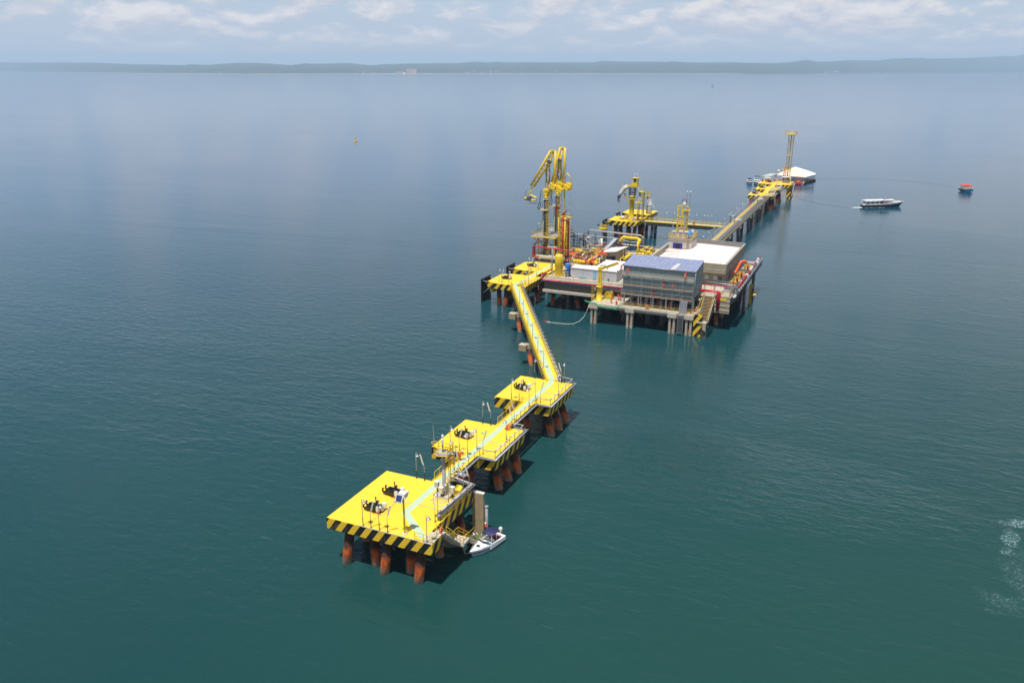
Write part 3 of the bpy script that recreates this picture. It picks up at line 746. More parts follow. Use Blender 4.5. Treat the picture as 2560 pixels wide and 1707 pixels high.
# ---------------------------------------------------------------- mooring hooks
def hook_proto(arms=2):
    t = thing('mooring_hook', 'mooring hook', 'mooring hook')
    MB().prism([(-0.9, -0.75), (0.9, -0.75), (1.1, 0.2), (0.9, 0.75), (-0.9, 0.75)], 0.0, 0.16).build('base_plate', 'black', t)
    MB().lathe([(0.78, 0.16), (0.80, 0.55), (0.62, 0.85), (0.32, 1.0)], (0.1, 0, 0), 14).build('housing', 'black', t)
    MB().lathe([(0.24, 0.95), (0.20, 1.1), (0.14, 1.3), (0.16, 1.42), (0.26, 1.46), (0.26, 1.54), (0.1, 1.58)], (0.1, 0, 0), 12).build('capstan', 'black', t)
    MB().cyl((-0.35, 0.35, 0.9), (-0.38, 0.38, 1.75), 0.09, 0.07, 8).cyl((-0.38, 0.38, 1.7), (-0.38, 0.38, 1.9), 0.13, 0.1, 8).build('release_lever', 'black', t)
    for k in range(arms):
        y = (k - (arms - 1) / 2) * 0.95; a = (k - (arms - 1) / 2) * 0.25
        mb = MB()
        mb.cbox((-0.95, y, 0.45), (1.4, 0.44, 0.56)); mb.cbox((-0.9, y, 0.8), (1.0, 0.2, 0.2))
        c_ = (-1.75, y, 0.55)
        pts = [(-1.5, y, 0.35), (-1.9, y, 0.38), (-2.12, y, 0.6), (-2.08, y, 0.86), (-1.92, y, 0.98)]
        mb.tube(pts, 0.15, 7)
        h = mb.build('hook', 'black', t)
    MB().cbox((0.45, -0.72, 0.62), (0.5, 0.36, 0.7)).build('motor', 'offwhite', t)
    MB().cbox((0.95, -0.2, 0.55), (0.32, 0.5, 0.6)).build('control_box', 'steel', t)
    MB().cbox((0.95, 0.5, 0.75), (0.55, 0.45, 0.75)).build('cabinet', 'white', t)
    MB().tube([(-0.2, -0.9, 0.06), (0.4, -1.05, 0.05), (1.0, -0.95, 0.05)], 0.04, 5).cbox((-0.25, -0.95, 0.07), (0.16, 0.12, 0.12)).build('cable_end', 'orangered', t)
    return t
hk0 = hook_proto(2); hk0.scale = (0.84, 0.84, 0.9); hk = Series(hk0)
GH = 'black quick release mooring hooks'
for x, y, r_, l in [
    (4.9, 4.1, 0.12, 'black mooring hook nearest the front edge of the nearest dolphin'),
    (4.9, 8.5, 0.05, 'black mooring hook farther back on the nearest dolphin'),
    (5.1, 28.3, 0.05, 'black mooring hook with white boxes on the second dolphin'),
    (5.3, 50.0, 0.0, 'black mooring hook on the third dolphin by the long bridge')]:
    hk.place((x, y, Z6), r_, l, GH)

# ---------------------------------------------------------------- conduits let along the decks
def pipeline(label, pts, r, mat, supports=0.0, z0=None, flanges=0, cat='pipe', name='pipe', group=None, n=8, smat='black', valves=0, vmat='darksteel'):
    t = thing(name, label, cat, pts[0], 0, group)
    MB().tube(pts, r, n).build('pipe_run', mat, t)
    cum = []
    for a, b in zip(pts, pts[1:]):
        L = (Vector(b) - Vector(a)).length
        if flanges and L > 1.5:
            k = max(1, int(L / flanges))
            for i in range(k):
                c = Vector(a).lerp(Vector(b), (i + 0.5) / k); d = (Vector(b) - Vector(a)).normalized()
                MB().cyl(c - d * 0.07, c + d * 0.07, r * 1.45, n=8).build('flange', mat, t)
        if valves and L > 3:
            k = max(1, int(L / valves))
            for i in range(k):
                c = Vector(a).lerp(Vector(b), (i + 0.35) / k); d = (Vector(b) - Vector(a)).normalized()
                v = MB().cyl(c - d * r * 1.8, c + d * r * 1.8, r * 1.5, n=8).cyl(c, c + Vector((0, 0, r * 4)), r * 0.5, n=6).build('valve', vmat, t)
                MB().torus((c.x, c.y, c.z + r * 4), r * 1.6, r * 0.25, 'z', 10, 4).build('handwheel', 'darkred', v)
        if supports and abs(b[2] - a[2]) < 0.5 and L > 1:
            k = max(1, int(L / supports)); mb = MB()
            for i in range(k + 1):
                c = Vector(a).lerp(Vector(b), i / k)
                mb.bar((c.x, c.y, z0), (c.x, c.y, c.z), 0.07)
            mb.build('supports', smat, t, kind='stuff')
    return t
pipeline('thin white conduit crossing the nearest dolphin to the far mooring hook', [(5.8, 7.55, 6.56), (7.92, 7.5, 6.56)], 0.045, 'offwhite')
pipeline('thin white conduit on the nearest dolphin between mint stripe and cable tray', [(8.98, 7.5, 6.56), (12.7, 7.4, 6.56), (13.1, 7.1, 6.9)], 0.045, 'offwhite')
pipeline('pair of thin conduits running from the front lamps to the mooring hooks', [(5.75, 0.3, 6.54), (5.75, 2.9, 6.54), (6.2, 3.6, 6.54), (5.9, 7.3, 6.54)], 0.03, 'concretelight')
pipeline('thin white conduit crossing the second dolphin from the mooring hook', [(6.2, 28.4, 6.55), (7.92, 28.3, 6.55)], 0.045, 'offwhite')
pipeline('thin white conduit on the second dolphin right of the mint stripe', [(8.98, 28.3, 6.55), (12.1, 28.2, 6.55)], 0.045, 'offwhite')
pipeline('thin white conduit crossing the third dolphin from the mooring hook', [(6.4, 50.2, 6.55), (7.92, 50.1, 6.55)], 0.045, 'offwhite')
pipeline('thin white conduit on the third dolphin right of the mint stripe', [(8.98, 50.0, 6.55), (12.1, 49.9, 6.55)], 0.045, 'offwhite')
# white service pipe on short black posts, and the grey cable tray at the slab edge
def tray(label, pts, w=0.42, z=6.42, mat='tray'):
    t = thing('cable_tray', label, 'cable tray', (pts[0][0], pts[0][1], z), 0, 'grey cable trays along the piers')
    P_ = [(p[0], p[1]) for p in pts]
    MB().prism(strip_poly(P_, w), z, z + 0.03).build('bottom', 'darksteel', t)
    def off(d):
        q = strip_poly(P_, 2 * d); n = len(q) // 2
        return q[:n], list(reversed(q[n:]))
    a, b = off(w / 2)
    for side in (a, b):
        MB().prism(strip_poly(side, 0.05), z + 0.031, z + 0.2).build('side_rail', mat, t)
    mb = MB()
    for q0, q1 in zip(a, a[1:]):
        pass
    a2, b2 = off(w / 6)
    for side in (a2, b2): mb.tube([(p[0], p[1], z + 0.1) for p in side], 0.045, 5)
    mb.build('cables', 'galv', t)
    return t
def post_pipe(label, pts, h, r=0.06, mat='offwhite', gap=1.7, double=False):
    t = thing('service_pipe', label, 'pipe', (pts[0][0], pts[0][1], Z6), 0, 'white service pipes on posts')
    P3 = [(p[0], p[1], Z6 + h) for p in pts]
    MB().tube(P3, r, 7).build('pipe_run', mat, t)
    if double: MB().tube([(p[0] - 0.16, p[1] - 0.12, Z6 + h + 0.08) for p in pts], r * 0.8, 7).build('pipe_run', mat, t)
    for a, b in zip(P3, P3[1:]):
        L = (Vector(b) - Vector(a)).length; n = max(1, round(L / gap))
        for q in seg(a, b, n)[(0 if a is P3[0] else 1):]:
            MB().bar((q[0], q[1], Z6 - 0.15), (q[0], q[1], Z6 + h + 0.22), 0.06).bar((q[0] - .02, q[1], Z6 + h + 0.2), (q[0] + 0.32, q[1], Z6 + h + 0.2), 0.05).build('post', 'black', t)
    return t
tray('grey cable tray along the right edge of the nearest dolphin', [(13.25, 4.9), (13.6, 13.9), (10.2, 14.3), (9.95, 14.8)], 0.55, 7.15, 'tray')
tray('grey cable tray beside the first short footbridge and round the second dolphin front', [(9.95, 14.9), (9.95, 22.9), (12.55, 22.95), (12.55, 34.4), (10.3, 34.5)])
tray('grey cable tray beside the second short footbridge and round the third dolphin', [(9.95, 34.9), (9.95, 44.5), (12.55, 44.55), (12.55, 56.3), (10.4, 56.4)])
post_pipe('white pipes on black posts along the right edge of the nearest dolphin', [(13.35, 5.4), (13.75, 13.5), (10.6, 14.2), (9.75, 14.6)], 1.15, 0.07, double=True)
post_pipe('white pipe on posts along the first short footbridge and round the second dolphin', [(9.75, 14.8), (9.75, 23.6), (12.2, 23.7), (12.2, 33.9), (10.0, 34.0)], 1.0)
post_pipe('white pipe on posts along the second short footbridge and round the third dolphin', [(9.75, 35.0), (9.75, 45.1), (12.2, 45.2), (12.2, 55.8), (10.1, 55.9)], 1.0)

# ---------------------------------------------------------------- solar lamp post
t = thing('solar_lamp_post', 'thick yellow post with white box and solar panel on top, front of nearest dolphin', 'lamp post', (11.0, 0.8, Z6))
MB().cbox((11.0, 0.8, Z6 + 0.06), (0.6, 0.6, 0.12)).build('base_plate', 'offwhite', t)
MB().cyl((11.0, 0.8, Z6 + 0.12), (11.0, 0.8, Z6 + 5.0), 0.13, 0.11, 10).build('post', 'yellow', t)
MB().cbox((10.95, 0.85, Z6 + 5.3), (0.9, 0.75, 0.6)).cyl((10.95, 0.85, Z6 + 5.6), (10.95, 0.85, Z6 + 5.72), 0.3, 0.22, 10).build('battery_box', 'white', t)
pf = MB().cbox((10.72, 0.32, Z6 + 5.02), (0.95, 0.05, 0.95), rx=-0.42).build('solar_panel', 'white', t)
MB().cbox((10.72, 0.285, Z6 + 5.02), (0.78, 0.03, 0.78), rx=-0.42).build('cells', 'solar', pf)
MB().cbox((10.55, 0.5, Z6 + 4.55), (1.1, 0.8, 0.08)).build('bracket', 'galv', t)
MB().lathe([(0.14, 0), (0.17, 0.2), (0.12, 0.4), (0.02, 0.45)], (11.5, 1.0, Z6 + 5.5), 8).build('lantern', 'white', t)

# ---------------------------------------------------------------- navigation mast
mx, my = 10.9, 10.9
t = thing('navigation_mast', 'tall grey tubular mast with a small railed platform, right part of the nearest dolphin', 'mast', (mx, my, Z6))
MB().cbox((mx, my, Z6 + 0.15), (1.9, 1.6, 0.3)).build('plinth', 'concretelight', t)
MB().lathe([(0.42, 0.3), (0.42, 0.5), (0.30, 0.9), (0.26, 1.2), (0.24, 6.2)], (mx, my, Z6), 14).build('pole', 'greypipe', t)
mb = MB()
for k in range(8):
    a = 2 * pi * k / 8; mb.bar((mx + 0.55 * cos(a), my + 0.55 * sin(a), Z6 + 0.3), (mx + 0.26 * cos(a), my + 0.26 * sin(a), Z6 + 1.1), 0.03, 0.03)
mb.build('gussets', 'greypipe', t)
PZ = 12.7
MB().prism([(mx - 1.1, my - 0.5), (mx - 0.2, my - 1.0), (mx + 0.9, my - 0.55), (mx + 0.9, my + 0.8), (mx - 1.1, my + 0.8)], PZ, PZ + 0.1).build('platform', 'galv', t)
mb = MB()
rim = [(mx - 1.1, my - 0.5), (mx - 0.2, my - 1.0), (mx + 0.9, my - 0.55), (mx + 0.9, my + 0.8), (mx - 1.1, my + 0.8), (mx - 1.1, my - 0.5)]
for hh in (0.02, 0.55, 1.1): mb.tube([(p[0], p[1], PZ + hh) for p in rim], 0.05, 5)
for p in rim: mb.cyl((p[0], p[1], PZ), (p[0], p[1], PZ + 1.1), 0.05, n=5)
mb.build('guard_rail', 'yellow', t)
MB().torus((mx - 1.45, my + 0.3, PZ + 1.15), 0.4, 0.04, 'z', 6, 5).build('ring_bracket', 'yellow', t)
MB().cyl((mx - 0.05, my, PZ + 0.1), (mx - 0.05, my, PZ + 1.6), 0.12, 0.08, 8).build('lantern_pole', 'darksteel', t)
MB().lathe([(0.14, 0), (0.16, 0.3), (0.1, 0.35), (0.15, 0.4), (0.17, 0.75), (0.06, 0.85)], (mx - 0.1, my, PZ + 1.3), 10).build('lantern', 'white', t)
MB().lathe([(0.10, 0), (0.16, 0.2), (0.14, 0.45), (0.0, 0.55)], (mx - 0.05, my + 0.05, PZ + 2.15), 10).build('lantern', 'white', t)
MB().cyl((mx - 1.6, my + 0.5, PZ + 0.9), (mx - 1.7, my + 0.5, PZ + 3.6), 0.022, 0.012, 5).build('aerial', 'white', t)
mb = MB()
for s_ in (-0.22, 0.22): mb.bar((mx + 0.62, my + s_ + 0.4, Z6 + 0.2), (mx + 0.62, my + s_ + 0.4, PZ + 1.1), 0.045)
mb.build('ladder_stile', 'oldyellow', t)
for k in range(20): MB().bar((mx + 0.62, my + 0.18, Z6 + 0.5 + k * 0.31), (mx + 0.62, my + 0.62, Z6 + 0.5 + k * 0.31), 0.03).build('rung', 'oldyellow', t)
mb = MB()
for k in range(9):
    z_ = Z6 + 2.4 + k * 0.55
    mb.tube([(mx + 0.62, my + 0.1, z_), (mx + 1.0, my + 0.05, z_), (mx + 1.3, my + 0.4, z_), (mx + 1.0, my + 0.75, z_), (mx + 0.62, my + 0.7, z_)], 0.02, 4)
for q in ((1.0, 0.05), (1.3, 0.4), (1.0, 0.75)): mb.bar((mx + q[0], my + q[1], Z6 + 2.4), (mx + q[0], my + q[1], PZ + 0.9), 0.03)
mb.build('ladder_cage', 'oldyellow', t)
for dx, dy, l in [(-1.35, 0.4, 'grey cabinet on a black stand left of the mast foot'), (1.25, -0.1, 'white-topped cabinet on a black stand right of the mast foot'), (-0.05, -0.75, 'cream cabinet right in front of the mast foot')]:
    c = thing('cabinet', l, 'cabinet', (mx + dx, my + dy, Z6))
    MB().cbox((mx + dx, my + dy, Z6 + 1.25), (0.55, 0.4, 0.8)).build('case', 'offwhite' if dx > -1 else 'galv', c)
    MB().cbox((mx + dx, my + dy, Z6 + 1.68), (0.62, 0.5, 0.05)).build('lid', 'white', c)
    MB().bar((mx + dx, my + dy + .12, Z6), (mx + dx, my + dy + .12, Z6 + 0.86), 0.1, 0.25).build('stand', 'black', c)
t = thing('conduit_loop', 'flat loop of white conduits on the deck before the mast', 'pipe', (10.4, 9.2, Z6))
MB().tube([(9.9, 9.3, 6.56), (12.0, 9.2, 6.56), (12.2, 8.7, 6.56), (12.0, 8.4, 6.56), (10.3, 8.6, 6.56), (9.9, 9.2, 6.56)], 0.04, 5).tube([(9.8, 9.0, 6.6), (10.1, 9.8, 6.6), (12.4, 9.7, 6.6)], 0.035, 5).build('pipe_run', 'offwhite', t)
t = thing('cable_chute', 'small yellow hood standing behind the mast, right side open', 'hood', (12.3, 12.1, Z6))
MB().prism([(11.9, 11.7), (12.8, 11.7), (12.8, 12.5), (11.9, 12.5)], Z6, Z6 + 0.75).build('box', 'oldyellow', t)
MB().prism([(11.85, 11.65), (12.85, 11.65), (12.85, 12.55), (11.85, 12.55)], Z6 + 0.751, [Z6 + 0.8, Z6 + 0.8, Z6 + 1.15, Z6 + 1.15]).build('lid', 'yellow', t)
t = thing('winch', 'dark machinery skid on black legs behind the mast', 'winch', (11.6, 14.8, Z6))
MB().cbox((11.4, 14.9, 6.9), (1.6, 1.1, 0.12)).build('frame', 'black', t)
MB().cyl((10.9, 14.9, 7.3), (11.9, 14.9, 7.3), 0.35, n=12).build('drum', 'redrust', t)
MB().cbox((11.4, 14.9, 7.9), (1.3, 0.9, 0.1), ry=0.2).build('cover', 'steel', t)
mb = MB()
for dx in (-0.75, 0.75):
    for dy in (-0.5, 0.5): mb.bar((11.4 + dx, 14.9 + dy, 6.2), (11.4 + dx, 14.9 + dy, 8.0), 0.08)
mb.build('legs', 'black', t)

# life rings
def ring_proto():
    t = thing('life_ring', 'ring', 'life ring')
    MB().torus((0, 0, 0), 0.3, 0.085, 'x', 16, 7).build('ring', 'orangered', t)
    mb = MB()
    for k in range(4):
        a = pi / 4 + k * pi / 2; mb.cbox((0, 0.3 * cos(a), 0.3 * sin(a)), (0.18, 0.08, 0.18), rx=a)
    mb.build('bands', 'white', t); return t
lr = Series(ring_proto()); GL = 'orange life rings'
lr.place((15.25, 2.2, Z6 + 0.75), 0.0, 'orange life ring on the railing of the landing by the boat stairs', GL)
lr.place((7.3, 19.8, Z6 + 0.7), 0.0, 'red and orange life ring on the footbridge railing just past the mast', GL)
lr.place((7.3, 40.2, Z6 + 0.7), 0.0, 'orange life ring on the railing between second and third dolphins', GL)

# ---------------------------------------------------------------- boat landing at the right of the nearest dolphin
t = thing('boat_landing', 'grey steel stair and landing stage going down from the nearest dolphin to the boat', 'stairs', (15.3, 3.0, 0))
# upper flight from (15,2.6,6.4) to the landing at (15.6,7.0), then a lower flight to the water
MB().prism([(14.0, 2.65), (15.3, 2.65), (15.3, 3.3), (14.0, 3.3)], 6.2, 6.45).build('top_step', 'concretelight', t)
for k in range(12):
    y_ = 3.3 + k * 0.27; z_ = 6.15 - k * 0.28
    MB().box(14.15, y_, z_ - 0.05, 15.35, y_ + 0.24, z_).build('step', 'concretelight', t)
for x_ in (14.08, 15.42):
    MB().prism([(x_ - 0.05, 3.1), (x_ + 0.05, 3.1), (x_ + 0.05, 6.7), (x_ - 0.05, 6.7)], [5.9, 5.9, 2.45, 2.45], [6.3, 6.3, 2.95, 2.95]).build('stringer', 'concrete', t)
MB().prism([(13.9, 6.6), (15.9, 6.6), (15.9, 8.6), (13.9, 8.6)], 2.55, 2.8).build('landing_stage', 'concretelight', t)
for k in range(10):
    y_ = 8.7 + k * 0.22; z_ = 2.55 - k * 0.17
    MB().box(14.6, y_, z_ - 0.05, 15.7, y_ + 0.2, z_).build('step', 'wood', t)
for x_ in (14.52, 15.78):
    MB().prism([(x_ - 0.05, 8.5), (x_ + 0.05, 8.5), (x_ + 0.05, 10.9), (x_ - 0.05, 10.9)], [2.1, 2.1, 0.3, 0.3], [2.6, 2.6, 0.8, 0.8]).build('stringer', 'concretelight', t)
MB().prism([(14.0, 10.6), (15.9, 10.6), (15.9, 13.2), (14.0, 13.2)], 0.35, 0.6).build('lower_stage', 'algae', t)
MB().prism([(13.75, 2.4), (14.05, 2.4), (14.05, 9.3), (13.75, 9.3)], [4.6, 4.6, 0.5, 0.5], [6.2, 6.2, 2.5, 2.5]).build('side_wall', 'darkwall', t)
railing('yellow railing down the upper flight of the boat stairs', [(15.42, 3.2, 6.2), (15.42, 6.6, 2.8), (15.85, 6.7, 2.8), (15.85, 8.2, 2.8)], near=True, gap=1.1)
railing('yellow railing along the wall side of the boat stairs', [(14.05, 3.2, 6.2), (14.05, 6.6, 2.8), (14.05, 8.6, 2.8), (14.5, 10.8, 0.9), (14.5, 12.4, 0.8)], near=True, gap=1.2)
t = thing('boarding_wall', 'tall beige plank-faced fender wall at the back right corner of the nearest dolphin', 'wall', (14.3, 14.0, 0))
MB().box(13.55, 13.9, -1.5, 15.1, 14.3, 6.2).build('core', 'concrete', t)
for k in range(20):
    MB().box(13.5, 13.8, 6.2 - (k + 1) * 0.34, 15.15, 13.898, 6.2 - k * 0.34 - 0.025).build('plank', 'plywood', t)
MB().box(13.45, 13.78, 6.2, 15.2, 14.35, 6.3).build('cap', 'offwhite', t)
t = thing('guide_pile', 'slim pinkish post standing in the water right of the boarding wall', 'post', (15.4, 14.2, 0))
MB().cyl((15.45, 14.15, -1.5), (15.45, 14.15, 4.3), 0.2, n=10).cyl((15.45, 14.15, 4.3), (15.45, 14.15, 4.4), 0.26, n=10).build('shaft', 'greypipe', t)
MB().cyl((15.4, 13.9, 1.1), (15.4, 13.9, 1.75), 0.13, n=8).build('lamp_body', 'orangered', t)
MB().lathe([(0.1, 0), (0.13, 0.2), (0.02, 0.35)], (15.4, 13.9, 1.75), 8).build('lamp_head', 'white', t)

# ---------------------------------------------------------------- long footbridge and its supports
B0, B1 = (8.2, 56.1), (-26.3, 116.4)
bd = (Vector(B1) - Vector(B0)).normalized(); bn = Vector((-bd.y, bd.x)); BL = (Vector(B1) - Vector(B0)).length
def bp_(s, off, z=6.5):
    v = Vector(B0) + bd * s + bn * off; return (v.x, v.y, z)
br = walkway('long straight yellow footbridge with a mint stripe from the third dolphin to the berth', B0, B1, girder=1.25, gmat='oldyellow')
for s_ in (1, -1):
    lab = 'yellow railing on the sea side of the long footbridge' if s_ > 0 else 'yellow railing on the pipe side of the long footbridge'
    railing(lab, [bp_(0.5, s_ * 1.1), bp_(BL - 0.5, s_ * 1.1)], gap=2.0)
t = thing('cable_run', 'row of grey looped brackets carrying cables along the right side of the long footbridge', 'cable run', bp_(0, -1.5))
MB().tube([bp_(0.3, -1.55, 6.35), bp_(BL - 0.3, -1.55, 6.35)], 0.13, 6).tube([bp_(0.3, -1.8, 6.5), bp_(BL - 0.3, -1.8, 6.5)], 0.07, 6).build('cable_bundle', 'galv', t)
for k in range(30):
    s_ = 1.0 + k * (BL - 2) / 29
    a = bp_(s_, -1.35, 6.2); b = bp_(s_, -1.4, 7.55); c = bp_(s_ + 0.5, -1.65, 7.75); d = bp_(s_ + 0.75, -1.85, 7.1); e = bp_(s_ + 0.75, -1.9, 6.55)
    MB().tube([a, b, c, d, e], 0.045, 5).cbox((Vector(bp_(s_, -1.6, 6.75))), (0.35, 0.35, 0.3), rz=0.5).build('bracket', 'steel', t)
for k, s_ in enumerate((2.5, 11.2, 20.0, 28.8, 37.6, 46.4)):
    p = bp_(BL - s_ - 16.5, 0.75, 6.5)
    bell.place(p, -0.4, ['sixth', 'fifth', 'fourth', 'third', 'second', 'first'][k] + ' bell lamp post along the long footbridge, counted from the third dolphin', 'bell lamp posts on the long footbridge')
def bent(label, s_):
    c = bp_(s_, 2.3, 0); t = thing('bridge_support', label, 'pier', (c[0], c[1], 0), 0, 'concrete blocks carrying the long footbridge')
    a = math.atan2(bn.y, bn.x)
    MB().cbox((c[0], c[1], 3.75), (1.7, 1.5, 1.3), rz=0.0).build('cap_block', 'plywood', t)
    MB().cbox((c[0], c[1], 4.42), (1.75, 1.55, 0.04)).build('cap_top', 'concretelight', t)
    e = bp_(s_, -0.6, 0); MB().bar((c[0], c[1], 4.0), (e[0], e[1], 4.0), 1.1, 1.0).build('crossbeam', 'concrete', t)
    m_ = bp_(s_, 1.2, 0); f = bp_(s_ - 1.8, 0.6, -2)
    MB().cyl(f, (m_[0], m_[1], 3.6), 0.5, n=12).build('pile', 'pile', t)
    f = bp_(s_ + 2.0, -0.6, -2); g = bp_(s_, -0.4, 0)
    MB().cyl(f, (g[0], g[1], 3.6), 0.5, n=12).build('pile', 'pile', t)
    for q in (-0.9, 0.9):
        h_ = bp_(s_, q, 0); MB().box(h_[0] - .3, h_[1] - .3, 4.4, h_[0] + .3, h_[1] + .3, 5.2).build('bearing', 'darksteel', t)
bent('beige block on a rusty pile beside the long footbridge, the nearer one', 27.0)
bent('beige block on a rusty pile beside the long footbridge, the farther one', 50.5)

# ---------------------------------------------------------------- breasting dolphins at the berth
def fender(label, x, y0, y1, zc, slabx):
    t = thing('fender_panel', label, 'fender', (x, (y0 + y1) / 2, 0), 0, 'black fender panels facing the sea')
    MB().box(x - 0.35, y0, -1.0, x, y1, 6.4).build('panel', 'black', t)
    ym = (y0 + y1) / 2
    MB().cyl((x, ym, 4.6), (slabx + 0.6, ym, 4.9), 0.95, 0.75, 14).build('cone_fender', 'rubber', t)
    for yy in (y0 + 0.7, y1 - 0.5):
        MB().tube([(x, yy, 5.9), (x + 1.0, yy + 0.15, 5.6), (slabx + 0.2, yy, 5.9)], 0.07, 5).build('chain', 'galv', t)
    MB().tube([(x, y0 + 0.6, 2.5), (slabx + 0.4, y0 + 0.9, 4.9)], 0.07, 5).build('chain', 'galv', t)
    for zz in (2.2, 4.2):
        MB().box(x - 0.352, y0 + 0.01, zz, x - 0.34, y1 - 0.01, zz + 0.05).build('joint', 'darksteel', t)
    return t
def breasting(label, y, group='breasting dolphins with chamfered ends', front=True):
    poly = [(-34.5, y + 1.2), (-31.6, y), (-22.9, y), (-22.9, y + 11.6), (-31.7, y + 11.6), (-34.6, y + 9.8)]
    t = slab_thing('breasting_dolphin', label, 'pier platform', poly,
        [(-31.3, y + 1.6, -31.7, y + 2.6), (-28.9, y + 1.3, -29.5, y + 1.2), (-26.0, y + 1.3, -25.6, y + 0.6), (-24.2, y + 3.5, -23.6, y + 2.6), (-24.4, y + 9.5, -23.6, y + 11.0), (-28.5, y + 6.5, -28.2, y + 8.0), (-32.0, y + 9.0, -31.8, y + 10.6), (-28.8, y + 10.2, -29.5, y + 12.0)],
        group=group, marks=[])
    MB().prism([(-34.0, y + 1.6), (-32.9, y + 1.4), (-32.9, y + 3.6), (-34.0, y + 3.6)], 3.6, 4.98).build('bracket_block', 'oldyellow', t)
    return t
bd1 = breasting('yellow dolphin with a pointed seaward end where the long footbridge arrives', 115.6)
MB().prism(strip_poly([(-26.3, 116.6), (-26.6, 117.6), (-26.0, 118.6), (-26.0, 127.1)], MINT_W), 6.501, 6.507).build('walkway_marking', 'mint', bd1)
bd2 = breasting('yellow dolphin with a pointed seaward end tucked beside the loading arms', 132.0)
MB().prism(strip_poly([(-26.0, 132.1), (-26.0, 143.4)], MINT_W), 6.501, 6.507).build('walkway_marking', 'mint', bd2)
fender('black fender panel in front of the dolphin where the long footbridge ends', -37.0, 118.5, 124.0, 4.6, -34.4)
fender('black fender panel in front of the dolphin beside the loading arms', -37.0, 134.8, 140.4, 4.6, -34.4)
walkway('short yellow footbridge linking the two pointed dolphins', (-26.0, 127.25), (-26.0, 131.95), group='short footbridges')
hk.place((-30.6, 121.5, Z6), 0.5, 'small black mooring hook on the pointed dolphin at the end of the long footbridge', GH)
hk.place((-30.0, 137.6, Z6), 0.2, 'black mooring hook on the pointed dolphin beside the loading arms', GH)
for x, y, l in [(-31.2, 117.0, 'bell lamp post at the front edge of the pointed dolphin'), (-28.0, 116.2, 'bell lamp post at the left of the arriving footbridge'), (-24.0, 117.5, 'bell lamp post right of the arriving footbridge'), (-24.2, 125.8, 'bell lamp post between the two pointed dolphins'), (-29.5, 132.6, 'bell lamp post at the front of the dolphin beside the arms'), (-27.2, 134.5, 'bell lamp post by the mint stripe of the dolphin beside the arms'), (-24.2, 136.0, 'bell lamp post at the platform side of the dolphin beside the arms')]:
    bell.place((x, y, Z6), 0, l, GB)
for x, y, l in [(-30.2, 116.6, 'tube lamp post at the front edge of the pointed dolphin'), (-24.5, 121.0, 'tube lamp post in the middle of the pointed dolphin'), (-28.6, 132.5, 'tube lamp post at the front of the dolphin beside the arms'), (-25.0, 141.5, 'tube lamp post at the back of the dolphin beside the arms')]:
    tubel.place((x, y, Z6), 0, l, GT)
t = thing('access_ladder', 'yellow railed hatch at the right edge of the pointed dolphin', 'hatch', (-24.4, 118.3, Z6))
MB().box(-24.6, 117.4, 5.9, -23.0, 119.0, 6.62).build('frame', 'yellow', t)
mb = MB()
for hh in (0.5, 1.0): mb.tube([(-24.5, 117.5, Z6 + hh), (-23.1, 117.5, Z6 + hh), (-23.1, 118.9, Z6 + hh), (-24.5, 118.9, Z6 + hh)], 0.035, 5)
for p in ((-24.5, 117.5), (-23.1, 117.5), (-23.1, 118.9), (-24.5, 118.9), (-23.8, 117.5)): mb.cyl((p[0], p[1], Z6), (p[0], p[1], Z6 + 1.05), 0.035, n=5)
mb.build('guard_rail', 'yellow', t)
post_pipe('white service pipe along the right edge of the pointed dolphin', [(-23.2, 115.9), (-22.6, 126.8)], 0.5)
